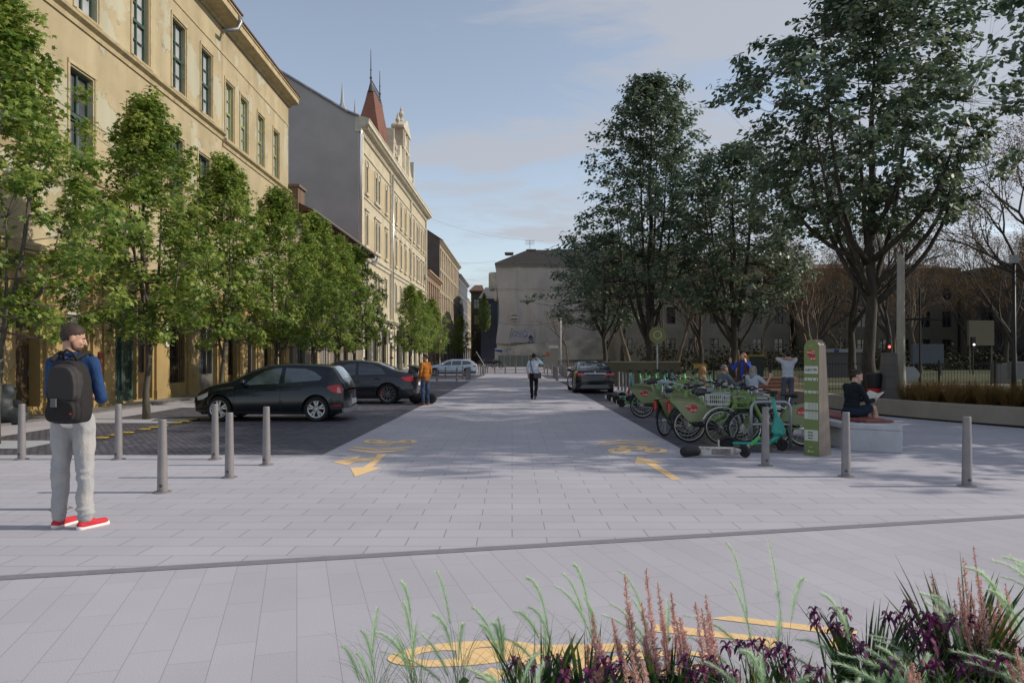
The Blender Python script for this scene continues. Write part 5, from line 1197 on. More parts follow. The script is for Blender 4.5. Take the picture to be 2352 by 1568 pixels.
def share_bike():
    t = thing('share_bicycle', (0,0,0), '', 'bicycle', group='green share bicycles at the stands')
    bwheel(t,-.54,.335); bwheel(t,.54,.335)
    b = MB(); b.tube([(.40,0,.92),(.36,0,.75),(.22,0,.46),(.02,0,.34),(-.12,0,.34)],[.028,.038,.042,.042,.03],10); b.tube([(-.12,0,.32),(-.20,0,.60),(-.26,0,.80)],.022,8); b.tube([(-.10,0,.33),(-.54,.06,.335)],.016,6); b.tube([(-.10,0,.33),(-.54,-.06,.335)],.016,6)
    b.tube([(.38,0,.86),(.44,.055,.66),(.54,.06,.335)],[.022,.018,.014],7); b.tube([(.44,0,.66),(.44,-.055,.66),(.54,-.06,.335)],[.02,.018,.014],7); b.build('frame', m_bgreen, t, True)
    b = MB()
    for s_ in (-1,1): b.prism([(-.92,.80),(-.70,.815),(-.45,.79),(-.26,.72),(-.14,.62),(-.08,.43),(-.52,.40),(-.60,.44),(-.72,.58),(-.84,.72)], s_*.055, s_*.066, 'y')
    b.prism([(-.92,.80),(-.70,.815),(-.45,.79),(-.26,.72),(-.24,.70),(-.45,.77),(-.7,.795),(-.91,.785)], -.066,.066,'y'); p = b.build('rear_panel', m_bpan, t)
    for s_ in (-1,1):
        b = MB(); b.prism([(-.66,.75),(-.47,.735),(-.40,.70),(-.40,.60),(-.50,.58),(-.56,.62),(-.65,.70)] , s_*.0665, s_*.0705, 'y'); lg = b.build('logo', m_logo, p)
        rot = (R(90),0,0) if s_ < 0 else (R(90),0,math.pi)
        text('MOL', .062, m_white, lg, (-.585,s_*.072,.71), rot, 'lettering', .0006); text('BUBI', .062, m_white, lg, (-.475,s_*.072,.63), rot, 'lettering', .0006)
    b = MB(); b.box(-.945,-.915,-.03,.03,.58,.76); b.build('tail_light', m_tail, t, bevel=.006)
    b = MB(); arc = [(-.54+.365*math.cos(a),0,.335+.365*math.sin(a)) for a in [math.pi*(.1+.85*k/12) for k in range(13)]]; b.tube(arc,.02,6); arc = [(.54+.365*math.cos(a),0,.335+.365*math.sin(a)) for a in [math.pi*(.05+.75*k/10) for k in range(11)]]; b.tube(arc,.02,6)
    b.tube([(-.12,-.075,.33),(-.50,-.075,.36)],.045,6); b.lathe([(.02,-.09),(.10,-.085),(.10,-.065),(.02,-.06)],18,(-.1,0,.33),'y'); b.tube([(-.1,-.12,.33),(.0,-.12,.20)],.012,5); b.box(-.04,.06,-.22,-.12,.185,.205); b.tube([(-.1,.12,.33),(-.2,.12,.46)],.012,5); b.box(-.25,-.15,.12,.22,.45,.47); b.build('mudguard_and_drive', m_grip, t)
    b = MB(); b.tube([(-.26,0,.78),(-.29,0,.93)],.014,7); b.build('seat_post', m_alu, t); saddle(t,-.30,.955)
    b = MB(); b.tube([(.40,0,.90),(.42,0,1.02),(.40,0,1.04)],.018,7); b.tube([(.22,-.30,1.06),(.34,-.26,1.08),(.42,-.1,1.03),(.42,.1,1.03),(.34,.26,1.08),(.22,.30,1.06)],.012,6); b.build('handlebar', m_alu, t, True)
    for s_ in (-1,1): b = MB(); b.cyl((.17,s_*.31,1.055),(.30,s_*.275,1.07),.018,n=8); b.build('grip', m_grip, t)
    b = MB(); b.box(.36,.46,-.05,.05,1.04,1.075); b.build('display', m_grip, t)
    b = MB()
    for z,s_ in ((.72,.8),(.82,.92),(.92,1)): b.tube([(.48,-.13*s_,z),(.70*1,-.13*s_,z),(.74,-.08*s_,z),(.74,.08*s_,z),(.70,.13*s_,z),(.48,.13*s_,z)],.008,5,close=True)
    for k in range(7): y = -.12+k*.04; b.tube([(.74,y,.92),(.71,y*.8,.71),(.50,y*.8,.71),(.48,y,.92)],.005,4)
    b.build('basket', m_bgreen, t); return t
sb = share_bike(); S_ = .93; n_ = 0
bikes = [(3.72,13.62,.02,'nearest share bicycle at the left of the stands, its green rear panel uncovered'),(3.32,15.05,.85,'share bicycle turned askew with its rear wheel towards the road'),(3.83,14.35,.05,'share bicycle just behind the nearest one'),
 (4.0,14.95,-.03,'share bicycle whose panel shows behind the wire basket'),(3.78,18.9,.03,'outermost share bicycle by the road, halfway along the stands'),(4.5,17.1,.02,'share bicycle between the stands in the middle of the row'),
 (3.98,20.0,-.04,'share bicycle behind the outermost one'),(4.55,13.02,3.12,'share bicycle facing the road whose rear panel ends at the green totem'),(4.75,15.9,3.2,'road facing share bicycle behind the second hoop'),
 (4.7,17.9,3.05,'road facing share bicycle deep in the row'),(4.1,16.2,.06,'share bicycle in the middle of the tangle of handlebars'),(4.25,20.9,.0,'share bicycle near the far end of the stands'),(4.4,21.8,.05,'last green share bicycle of the row'),(4.9,19.2,3.1,'share bicycle before the seated man in the grey jacket')]
for i, (x, y, rz, lb) in enumerate(bikes):
    o = sb if i == 0 else dup(sb); place(o, (x, y, .0165), rz, lb, S_)
# old grey city bicycle with wire basket
t = thing('city_bicycle', (4.2,13.3,.0165), 'old city bicycle with wire basket, polished mudguards and grey saddle behind the nearest hoop', 'bicycle', rz=.0, scale=.9)
bwheel(t,-.54,.345); bwheel(t,.54,.345)
b = MB(); b.tube([(-.54,.05,.345),(-.10,0,.32),(.40,0,.80)],.015,7); b.tube([(-.10,0,.32),(-.22,0,.85)],.016,7); b.tube([(-.54,-.05,.345),(-.21,0,.75)],.010,6); b.tube([(-.54,.05,.345),(-.21,0,.75)],.010,6); b.tube([(-.18,0,.62),(.10,0,.60),(.40,0,.84)],.014,7); b.tube([(.38,0,.92),(.46,.05,.55),(.54,.05,.345)],.013,6); b.tube([(.44,0,.6),(.46,-.05,.55),(.54,-.05,.345)],.013,6); b.build('frame', M('dark_bike_paint',(.04,.04,.045),.35), t, True)
b = MB()
for x in (-.54,.54): b.tube([(x+.385*math.cos(a),0,.345+.385*math.sin(a)) for a in [math.pi*((.02 if x < 0 else .25)+.9*k/12*(1 if x < 0 else .8)) for k in range(13)]],.022,6)
b.build('mudguard', m_alu, t, True)
b = MB()
for z,s_ in ((.80,.85),(.88,.93),(.98,1)): b.tube([(-.82,-.16*s_,z),(-.42,-.16*s_,z),(-.42,.16*s_,z),(-.82,.16*s_,z)],.005,4,close=True)
for k in range(11): x = -.82+k*.04; b.tube([(x,-.16,.98),(x,-.135,.78),(x,.135,.78),(x,.16,.98)],.0035,4)
for k in range(7): y = -.13+k*.043; b.tube([(-.82,y,.98),(-.80,y*.85,.78),(-.44,y*.85,.78),(-.42,y,.98)],.0035,4)
b.build('wire_basket', M('white_wire',(.62,.62,.60),.4), t); saddle(t,-.24,.93,M('grey_saddle',(.14,.13,.15),.6))
b = MB(); b.tube([(.18,-.29,.98),(.34,-.24,1.0),(.38,0,.97),(.34,.24,1.0),(.18,.29,.98)],.012,6); b.cyl((.38,0,.9),(.38,0,.98),.014,n=7); b.build('handlebar', m_alu, t, True)
b = MB(); b.lathe([(.02,-.06),(.10,-.058),(.10,-.05),(.02,-.048)],20,(-.1,0,.32),'y'); b.tube([(-.1,-.08,.32),(-.02,-.08,.19)],.01,5); b.box(-.06,.02,-.18,-.08,.18,.20); b.build('crank', m_alu, t)
b = MB(); b.prism([(-.05,.66),(.2,.58),(.36,.66),(.3,.83),(.0,.84)],-.05,.05,'y'); b.build('battery_case', m_grip, t, bevel=.02)
# scooters
def scooter(cm, hm, label, grp=None):
    t = thing('kick_scooter', (0,0,0), label, 'scooter', group=grp)
    b = MB(); b.box(-.42,.28,-.08,.08,.12,.17); b.build('deck', cm, t, bevel=.015); b = MB(); b.box(-.38,.24,-.07,.07,.171,.176); b.build('deck_mat', m_grip, t)
    b = MB(); b.tube([(.26,0,.14),(.40,0,.24),(.44,0,.32)],[.045,.05,.045],8); b.tube([(.46,0,.24),(.37,0,.75),(.33,0,1.02)],[.042,.034,.028],10); b.build('stem', cm, t, True)
    b = MB(); b.cyl((.33,-.05,1.03),(.33,.05,1.03),.035,n=10); b.tube([(.30,-.27,1.06),(.335,-.1,1.06),(.335,.1,1.06),(.30,.27,1.06)],.015,7); b.box(.29,.40,-.05,.05,1.05,1.11); b.build('handlebar', m_grip, t)
    b = MB()
    for s_ in (-1,1): b.cyl((.312,s_*.17,1.06),(.298,s_*.28,1.06),.019,n=8)
    b.build('grip', hm, t); b = MB()
    for x in (-.50,.50):
        b.lathe([(.03,-.02),(.10,-.028),(.112,0),(.10,.028),(.03,.02)],20,(x,0,.112),'y')
    b.build('wheel', m_tyre, t, 30)
    b = MB(); b.tube([(x_,0,z_) for x_,z_ in ((-.64,.10),(-.61,.20),(-.52,.245),(-.42,.22),(-.36,.17))],[.03,.05,.05,.05,.04],6); b.tube([(.50,-.05,.11),(.47,-.05,.27),(.47,.05,.27),(.50,.05,.11)],.014,5); b.build('mudguard', m_grip, t)
    b = MB(); b.box(-.67,-.655,-.04,.04,.08,.2); b.build('plate', m_plate, t); return t
rg = random.Random(4); sc0 = None; sc1 = None
for i in range(15):
    lime = i % 3 != 1; x = 3.85+(i%5)*.46+rg.uniform(-.06,.06); y = 22.9+(i//5)*1.7+rg.uniform(-.2,.2)
    if lime: 
        o = scooter(m_lime, m_grip, '', 'lime kick scooters at the far end of the stands') if sc0 is None else dup(sc0); sc0 = sc0 or o
        place(o, (x,y,.0165), rg.uniform(-.5,.4), ['front','middle','rear'][i//5]+' row lime kick scooter, '+ORD[i%5]+' from the road, in the cluster behind the bicycles', .98)
    else:
        o = scooter(m_teal, m_grip, '', 'mint kick scooters at the far end of the stands') if sc1 is None else dup(sc1); sc1 = sc1 or o
        place(o, (x,y,.0165), rg.uniform(-.5,.4), ['front','middle','rear'][i//5]+' row mint kick scooter, '+ORD[i%5]+' from the road, in the cluster behind the bicycles', .98)
o = dup(sc1); place(o, (4.05,12.52,.0045), -.05, 'large mint kick scooter standing before the nearest hoop with a red grip', .9); o['group'] = 'kick scooter by the nearest hoop'
for ch in o.children:
    if ch.name.startswith('stem'): ch.data = ch.data.copy(); 
b = MB(); b.tube([(.36,0,.45),(.40,0,.34),(.50,0,.30)],[.06,.085,.05],10); b.prism([(.30,.34),(.52,.30),(.56,.36),(.46,.62),(.36,.62)],-.05,.05,'y'); b.build('front_shield', m_teal, o, 40, bevel=.01)
t = thing('fallen_kick_scooter', (3.32,11.72,.0045), 'white and grey kick scooter lying on its side with a bright green grip', 'scooter', rz=.02)
b = MB(); b.prism([(-.42,.02),(.14,.03),(.24,.07),(.24,.13),(.14,.155),(-.42,.17)],-.05,.05,'y'); b.build('deck', M('scuffed_white_alloy',(.52,.51,.49),.5,.2,col2=(.25,.20,.17),vs=6,vlo=.5,vhi=.62), t, bevel=.02)
b = MB(); b.box(-.22,.08,-.053,-.0505,.05,.14); b.build('worn_label', M('rusty_label',(.16,.12,.10),.8,col2=(.30,.29,.27),vs=9), t)
b = MB(); b.cap((-.62,0,.09),(-.44,0,.10),.085,.08); blob(b,'rear_fender',m_grip,t,.015,3); b = MB(); b.lathe([(.03,-.025),(.09,-.03),(.1,0),(.09,.03),(.03,.025)],18,(0,0,0),'y'); w_ = b.build('wheel', m_tyre, t, loc=(.30,-.05,.10), rot=(R(8),R(0),R(-58)))
b = MB(); b.tube([(.22,0,.10),(.32,.02,.12),(.44,.06,.20)],[.035,.035,.025],8); b.tube([(.33,.02,.06),(.33,.02,.16)],.028,8); b.build('stem', m_alu, t, True)
b = MB(); b.box(-.01,.19,-.03,.03,-.022,.022); b.build('green_grip', m_lime, t, bevel=.015, loc=(.42,.03,.19), rot=(0,R(-42),0))
# hoops
def hoop():
    t = thing('bicycle_stand', (0,0,0), '', 'bicycle stand', group='galvanised hoops of the bicycle stands')
    b = MB(); P = [(-.335,0,0),(-.335,0,.66)]+[(-.335+.12-.12*math.cos(a),0,.66+.12*math.sin(a)) for a in [math.pi/2*k/6 for k in range(1,7)]]+[(.335-.12+.12*math.sin(a),0,.66+.12*math.cos(a)) for a in [math.pi/2*k/6 for k in range(0,7)]]+[(.335,0,0)]
    b.tube(P,.028,10); b.build('hoop', m_steel, t, True); b = MB(); b.cyl((-.335,0,.40),(.335,0,.40),.024,n=10); b.build('crossbar', m_steel, t, True); return t
h0 = hoop()
for i in range(13):
    o = h0 if i == 0 else dup(h0); y = 12.82+i*.98
    place(o, (4.42+.012*i, y, .0165), .0, ['nearest bicycle stand hoop, right of the old city bicycle','second bicycle stand hoop'][i] if i < 2 else ORD[i]+' hoop from the front in the row of bicycle stands among the green bicycles')
# totem
t = thing('station_totem', (4.83,11.95,.0045), 'tall green information totem with rounded top and brushed metal side', 'information totem', rz=-R(57))
def rt_profile(w_, H, n=10): return [(-w_/2,0),(w_/2,0)]+[(w_/2*math.cos(a),H-w_/2+w_/2*math.sin(a)) for a in [math.pi*k/n for k in range(n+1)]]
b = MB(); vs = []; P = rt_profile(.262,1.84); n = len(P)
for (x, z) in P: vs.append((x,-.10,z))
for (x, z) in P: d = .08+.14*max(0,1-z/.9)**1.2; vs.append((x,d,z))
mid = []
b.add(vs, [(i,(i+1)%n,n+(i+1)%n,n+i) for i in range(n)]+[list(range(n)),list(range(n,2*n))[::-1]]); b.build('housing', M('brushed_bronze_metal',(.33,.29,.25),.34,.75,col2=(.26,.23,.20),vs=2,stretch=(8,8,.4)), t, bevel=.004)
b = MB(); b.prism([(x*.985,z*.995+.004) for x,z in P],-.106,-.1005,'y'); fr = b.build('front_panel', M('totem_green',(.19,.245,.085),.45,coat=.2,col2=(.16,.215,.07),vs=.9), t)
def strip(z0,z1,n_='white_field',x0=-.122,x1=.122,m_=None): b = MB(); b.box(x0,x1,-.1095,-.1062,z0,z1); return b.build(n_, m_ or M('totem_white',(.55,.58,.52),.5), fr)
f1 = strip(1.30,1.42); text('LUJZA TÉR', .045, m_ink, f1, (0,-.111,1.36), FRONT)
for z0,z1 in ((1.19,1.235),(.99,1.03)): strip(z0,z1)
f2 = strip(.73,.84); f3 = strip(.58,.70); f4 = strip(.24,.41)
b = MB()
for r_ in range(6):
    for q in range(3):
        for z in (.825-r_*.015,.69-r_*.017): b.box(-.05+q*.055,-.05+q*.055+.04,-.1112,-.1096,z-.003,z)
for q in (-.07,.02,.09):
    for z in (1.21,1.01): b.box(q,q+.012,-.1112,-.1096,z-.012,z+.012)
b.build('fine_print', m_ink, fr)
for i,s_ in enumerate(('Bérlés','Rental','Miete')): text(s_, .035, m_ink, f4, (-.01,-.111,.37-i*.045), FRONT)
b = MB(); b.prism([(-.07,1.66),(-.055,1.675),(-.02,1.675),(.015,1.655),(.02,1.675),(.05,1.68),(.068,1.655),(.065,1.51),(.01,1.50),(.0,1.57),(-.03,1.55),(-.07,1.61)],-.1095,-.1062,'y'); lg = b.build('logo', m_logo, fr)
text('MOL', .042, m_white, lg, (-.028,-.111,1.635), FRONT); text('BUBI', .042, m_white, lg, (.036,-.111,1.535), FRONT); b = MB(); b.tube([(.04+.02*math.cos(a),-.1105,1.64+.028*math.sin(a)) for a in [k*.5236 for k in range(12)]],.004,4,close=True); b.build('ring', m_white, lg)
pg = M('pale_green_print',(.50,.60,.36),.5); text('BKK', .03, pg, fr, (0,-.108,1.745), FRONT); 
for z in (.14,): text('bubi', .04, pg, fr, (-.01,-.108,z), FRONT)
b = MB(); b.box(-.06,-.03,-.109,-.1062,.05,.09); b.box(-.02,.05,-.109,-.1062,.055,.062); b.box(-.02,.05,-.109,-.1062,.072,.079); b.build('print_mark', pg, fr)

# ------------------------------------------------------------------ stone bench, planter wall, park furniture
m_terr = M('terrazzo_concrete', (.50,.51,.54), .7, col2=(.44,.45,.48), vs=5, grain=.22, gs=160); m_slat = M('red_brown_slats', (.26,.075,.07), .55, col2=(.20,.055,.05), vs=14)
t = thing('stone_bench', (5.9,13,.0045), 'pale speckled concrete bench with red slatted seat near the totem', 'bench')
b = MB(); T_ = lambda L_: [(x-5.9,y-13) for x,y in L_]
front = [(5.55,12.56),(6.33,12.17),(6.52,12.6),(6.45,13.0),(5.66,13.0)]; b.prism(T_(front),0,.36,'z'); b.build('base', m_terr, t, bevel=.012)
b = MB(); b.prism(T_([(5.72,13.02),(6.2,13.02),(6.2,14.9),(5.75,14.9)]),0,.34,'z'); b.build('base', m_terr, t)
b = MB(); b.prism(T_([(5.55,12.56),(6.33,12.17),(6.52,12.6),(6.45,13.0),(6.35,15.1),(5.55,15.1),(5.56,13.4)]),.362,.45,'z'); b.build('top_slab', m_terr, t, bevel=.012)
b = MB()
for i in range(27): y = 12.62+i*.092; x0_ = 5.78 if y > 12.9 else 5.78+(12.9-y)*.6; b.box(x0_-5.9,6.42-5.9 if y < 13.1 else 6.36-5.9,y-13,y-13+.072,.462,.495)
b.build('slat_seat', m_slat, t)
b = MB()
for x in (5.85,6.25): b.box(x-5.9,x-5.9+.04,-.3,2.0,.45,.462)
b.build('seat_rail', m_iron, t)
m_wall = M('buff_concrete', (.30,.27,.22), .85, col2=(.235,.21,.17), vs=1.1, bump=.15, bs=40)
WP = [(9.0,44),(8.95,36),(9.05,28),(9.29,22.6),(9.66,19.75),(11.19,16.42),(13.3,13.9),(17,11.6),(24,9.6)]
def offset(P, d):
    out_ = []
    for i, p in enumerate(P):
        a = Vector(P[max(i-1,0)]); c_ = Vector(P[min(i+1,len(P)-1)]); n_v = (c_-a).normalized(); out_.append((p[0]-n_v.y*d, p[1]+n_v.x*d))
    return out_
def smooth_path(P, k=4):
    out_ = []
    for i in range(len(P)-1):
        p0,p1,p2,p3 = [Vector(P[min(max(j,0),len(P)-1)]) for j in (i-1,i,i+1,i+2)]
        for s_ in range(k): t_ = s_/k; out_.append(tuple(.5*((2*p1)+(-p0+p2)*t_+(2*p0-5*p1+4*p2-p3)*t_**2+(-p0+3*p1-3*p2+p3)*t_**3)))
    return out_+[P[-1]]
WS = smooth_path(WP); Win = offset(WS,.36)
def ribbon(A_, B_, z0, z1): 
    b = MB(); n = len(A_); vs = [(p[0],p[1],z0) for p in A_]+[(p[0],p[1],z0) for p in B_]+[(p[0],p[1],z1) for p in A_]+[(p[0],p[1],z1) for p in B_]; fs = []
    for i in range(n-1): fs += [(i,i+1,2*n+i+1,2*n+i),(n+i+1,n+i,3*n+i,3*n+i+1),(2*n+i,2*n+i+1,3*n+i+1,3*n+i)]
    fs += [(0,2*n,3*n,n),(n-1,2*n-1,4*n-1,3*n-1)]; b.add(vs,fs); return b
o = ribbon(offset(WS,.0),Win,.05,.44).build('retaining_wall', m_wall, None, bevel=.01); tag(o,'low curved buff concrete wall edging the park lawn','wall')
o = ribbon(offset(WS,.03),offset(WS,.3),.0,.049).build('wall_shadow_gap', m_black); tag(o,'black strip painted as the shadow gap under the curved wall','shadow gap')  # black colour stands in for the shade at the foot of the wall
m_gr = leafmat('ornamental_grass_blades',(.14,.075,.02),(.22,.12,.035),(.10,.10,.03),.8,.35)
def blades(name, n, H, spread, lean_, wdt, mat_, par, seed, seg=4, tone=(0,1)):
    rn = np.random.default_rng(seed); vs = []; fs = []; tn = []
    for i in range(n):
        a = rn.uniform(0,6.283); r_ = spread*math.sqrt(rn.uniform()); h = H*rn.uniform(.6,1.05); l = lean_*rn.uniform(.2,1.2)*h; a2 = a+rn.normal(0,.5); base = len(vs); p = np.array([r_*math.cos(a)*.5,r_*math.sin(a)*.5,0]); s_ = np.array([-math.sin(a2+1),math.cos(a2+1),0])*wdt*rn.uniform(.6,1.2)
        for k in range(seg+1):
            t_ = k/seg; q = p+np.array([math.cos(a2)*l*t_**2,math.sin(a2)*l*t_**2,h*(t_-.18*lean_*t_**3)]); ww = s_*(1-t_)**.6*(.6+.8*min(1,t_*3)) if k < seg else s_*0.02
            vs += [tuple(q-ww),tuple(q+ww)]
        for k in range(seg): fs.append((base+2*k,base+2*k+1,base+2*k+3,base+2*k+2)); tn.append(rn.uniform(*tone))
    me = bpy.data.meshes.new(name); me.from_pydata(vs,[],fs); me.materials.append(mat_); a_ = me.attributes.new('tone','FLOAT','FACE'); a_.data.foreach_set('value',np.array(tn,dtype=np.float32)); o = bpy.data.objects.new(name,me); link(o,par); return o
rg = random.Random(8); src = None
for i in range(30):
    x = 10.55+(i%10)*.42+rg.uniform(-.1,.1); y = 18.9-(i%10)*.42+(i//10)*.6+rg.uniform(-.1,.1)
    if src is None: src = [tag(blades('ornamental_grass',330,.95,.32,.35,.006,m_gr,None,k_),'tuft of russet ornamental grass behind the curved wall','grass tuft','russet ornamental grasses behind the wall') for k_ in (1,2)]; o = src[0]
    elif i == 1: o = src[1]
    else: o = dup(src[i%2])
    place(o,(x,y,.10),rg.uniform(0,6),None,rg.uniform(.9,1.1))
def tbench(x, y, rz, label):
    t = thing('timber_bench',(x,y,.0045),label,'bench',rz=rz); b = MB()
    for k in range(4): b.box(-.95,.95,-.25+k*.13,-.14+k*.13,.42,.46)
    b.build('seat', M('reddish_timber',(.24,.12,.075),.7,col2=(.18,.09,.055),vs=6), t); b = MB()
    for k in range(3): b.box(-.95,.95,.30+k*.02,.33+k*.02,.52+k*.12,.62+k*.12)
    b.build('backrest', M('reddish_timber',(1,1,1)), t); b = MB()
    for s_ in (-.7,.7): b.box(s_-.03,s_+.03,-.22,.30,.0,.05); b.box(s_-.03,s_+.03,-.05,.05,.05,.42); b.box(s_-.03,s_+.03,.28,.34,.05,.86)
    b.build('leg_frame', m_iron, t); return t
tbench(8.0,23.6,0,'timber bench with backrest behind the man in the pale shirt'); tbench(9.0,25.2,.3,'timber bench left of the totem against the curved wall')
t = thing('low_bench',(6.1,21.1,.0045),'long backless seat under the seated group','bench'); b = MB(); b.box(-1.1,1.1,-.25,.25,.36,.45); b.build('seat', m_terr, t, bevel=.01); b = MB(); b.box(-.9,-.7,-.2,.2,0,.36); b.box(.7,.9,-.2,.2,0,.36); b.build('leg', m_terr, t)
def at(px, Y, z=.0045): return ((px-CX)/F*Y, Y, z)
t = thing('litter_bin', at(2008,21.6,.03),'red litter bin with black hood beside the stone pedestal','litter bin'); b = MB(); b.lathe([(.15,0),(.19,.02),(.20,.62),(.005,.62)],20); b.build('body', m_red, t, 30); b = MB(); b.lathe([(.19,.62),(.22,.64),(.25,1.0),(.2,1.05),(.005,1.06)],20); b.build('hood', m_black, t, 30)
t = thing('stone_pedestal', at(2042,21.4,.03),'tapering grey stone pedestal beside the pale lamp column','pedestal')
m_ped = M('layered_grey_stone',(.15,.14,.125),.9,col2=(.11,.10,.09),vs=2,bump=.3,bs=20); b = MB(); z = 0
for i,(w_,h) in enumerate(((.66,.28),(.46,.34),(.42,.34),(.38,.34),(.34,.34))): b.prism([(-w_/2,z),(w_/2,z),(w_/2-.02,z+h-.008),(-w_/2+.02,z+h-.008)],-w_/2,w_/2,'y'); z += h
b.build('shaft', m_ped, t, bevel=.006)
t = thing('lamp_column', at(2069,22,.03),'thick pale concrete lamp column in the park','lamp post'); b = MB(); b.tube([(0,0,0),(0,0,.5),(0,0,1.2),(0,0,4.5)],[.22,.16,.12,.10],16); b.build('column', M('pale_column_concrete',(.36,.33,.27),.8,col2=(.28,.26,.21),vs=2), t, True); b = MB(); b.tube([(.1,0,2.6),(.35,0,2.62),(1.2,0,2.6)],.035,6); b.build('bracket', m_iron, t); t = thing('stone_block', at(2128,19.6,.03),'pale rectangular stone block on the lawn left of the russet grasses','stone block'); b = MB(); b.box(-.31,.31,-.2,.2,.0,.62); b.build('block', M('pale_lawn_stone',(.24,.235,.24),.85,col2=(.19,.19,.19),vs=3), t, bevel=.015)
t = thing('black_lamp_post', at(2329,24,.03),'thin black park lamp post near the right edge','lamp post'); b = MB(); b.tube([(0,0,0),(0,0,1),(0,0,4.5)],[.09,.07,.045],12); b.build('column', m_iron, t, True); b = MB(); b.box(-.1,.1,-.1,.1,4.5,4.75); b.build('lantern', M('pale_lantern',(.4,.42,.45),.4), t); b = MB(); b.tube([(0,0,3.1),(.2,0,3.12),(.28,0,3.0)],.02,6); b.build('bracket', m_iron, t)
t = thing('black_lamp_post', at(2113,34,.03),'slender black post in the middle of the park beyond the block','lamp post'); b = MB(); b.tube([(0,0,0),(0,0,4.6)],[.05,.04],8); b.build('column', m_iron, t)
t = thing('white_round_board', at(2088,30,.03),'pale rounded board behind the pale lamp column','sign'); b = MB(); b.prism([(-.5,1.0),(.2,1.0),(.42,.75),(.42,.6),(.2,.4),(-.5,.4)],-.02,.02,'y'); b.build('board', M('pale_board',(.32,.34,.37),.6), t, loc=(0,0,.1)); b = MB(); b.cyl((-.3,.03,0),(-.3,.03,.7),.02,n=6); b.build('post', m_iron, t)
# round sign on pole
t = thing('round_sign', at(1510,28,.0125),'olive disc sign with a pale ring on a grey pole beyond the scooters','sign'); b = MB(); b.cyl((0,.03,0),(0,.03,2.45),.028,n=10); b.build('pole', m_steel, t, True)
b = MB(); b.lathe([(.005,-.02),(.315,-.02),(.315,.0),(.005,.0)],36,(0,0,2.33),'y'); d_ = b.build('disc', M('olive_sign',(.16,.17,.045),.5), t, 30); b = MB(); b.tube([(.14*math.cos(a),-.024,2.33+.14*math.sin(a)) for a in [k*math.pi/16 for k in range(32)]],.018,6,close=True); b.build('ring', M('pale_sign_ring',(.42,.42,.36),.5), d_)
# boundary wall, railing, boards
t = thing('boundary_wall', (4.9,38,.0045),'mossy olive screen wall behind the black fastback saloon','wall'); b = MB(); b.box(-1.35,3.6,0,.2,0,1.22); b.build('wall', M('olive_render',(.12,.11,.065),.9,col2=(.085,.08,.05),vs=.7), t); b = MB(); b.box(-1.4,3.65,-.04,.24,1.22,1.27); b.build('coping', M('olive_coping',(.28,.27,.2),.8), t)
t = thing('iron_railing', (8.6,32,.03),'dark iron railing between the bicycle stands and the lawn','railing'); b = MB()
for i in range(95): b.cyl((i*.13,0,0),(i*.13,0,1.28),.008,n=4)
b.box(0,12.3,-.015,.015,1.18,1.21); b.box(0,12.3,-.015,.015,.12,.15)
for i in range(6): b.box(i*2.4-.03,i*2.4+.03,-.03,.03,0,1.35)
b.build('bars', m_iron, t)
t = thing('notice_panel', at(1608,31.8,.03),'small ochre panel hanging on the railing','sign'); b = MB(); b.box(-.28,.28,-.03,-.01,1.02,1.2); b.build('panel', M('ochre_panel',(.30,.20,.03),.6), t)
t = thing('kiosk', at(1730,36,.03),'dark green kiosk with ochre corner behind the waving woman','kiosk'); b = MB(); b.box(-.2,.5,0,1.2,0,1.5); b.build('body', M('kiosk_green',(.02,.035,.03),.5), t); b = MB(); b.box(-.42,-.21,-.05,.1,.7,1.55); b.box(-.42,.56,-.06,1.2,1.5,1.58); b.build('ochre_trim_panel', M('ochre_panel',(1,1,1)), t)
t = thing('site_cabin', at(1925,52,.03),'low pale site cabin beyond the railing, left of the large trunk','cabin'); b = MB(); b.box(-1.6,1.6,0,1.4,.0,1.75); b.build('body', M('cabin_grey',(.10,.10,.10),.8), t); b = MB(); b.box(-1.7,1.7,-.1,1.5,1.75,2.0); b.build('roof', M('cabin_roof',(.28,.29,.30),.6), t); b = MB(); b.box(-.3,0,-.14,-.11,1.77,1.97); b.build('blue_plate', M('blue_plate',(.02,.03,.25),.5), t)
t = thing('traffic_light', at(2041,58,.03),'traffic light showing red beyond the park','traffic light'); b = MB(); b.cyl((0,0,0),(0,0,2.9),.05,n=8); b.box(-.15,.15,-.12,.12,1.5,2.5); b.build('housing', m_black, t); b = MB(); b.ball((0,-.13,2.2),(.1,.05,.1),12,8); b.build('red_lens', M('lit_red',(1,.05,.03),.4,emit=6), t)
t = thing('traffic_light', at(2235,60,.03),'traffic light showing a small white lamp before the pale hoarding','traffic light'); b = MB(); b.cyl((0,0,0),(0,0,2.9),.05,n=8); b.box(-.15,.15,-.12,.12,2.0,3.0); b.build('housing', m_black, t); b = MB(); b.ball((0,-.13,2.4),(.08,.05,.08),12,8); b.build('white_lens', M('lit_white',(1,.8,.8),.4,emit=3), t)
for px,Y,w_,h,z,c_,lb in ((2255,66,2.2,2.2,2.4,(.20,.18,.12),'buff hoarding panel between the dark trunks'),(2132,58,2.4,1.5,.9,(.10,.12,.15),'blue grey parked trailer in the dark background'),(2306,33,.85,.9,.3,(.16,.155,.15),'pale electrical cabinet left of the black lamp post'),(2345,30,.7,.7,.6,(.2,.2,.21),'white notice board at the right edge')):
    t = thing('cabinet' if Y < 40 else 'hoarding', at(px,Y,.03), lb, 'cabinet' if Y < 40 else 'hoarding'); b = MB(); b.box(-w_/2,w_/2,0,.3,z,z+h); 
    if z > .4: b.box(-w_/2+.1,-w_/2+.18,.1,.2,0,z); b.box(w_/2-.18,w_/2-.1,.1,.2,0,z)
    b.build('panel', M('m_'+lb[:9].replace(' ','_'),c_,.7), t, bevel=.01)
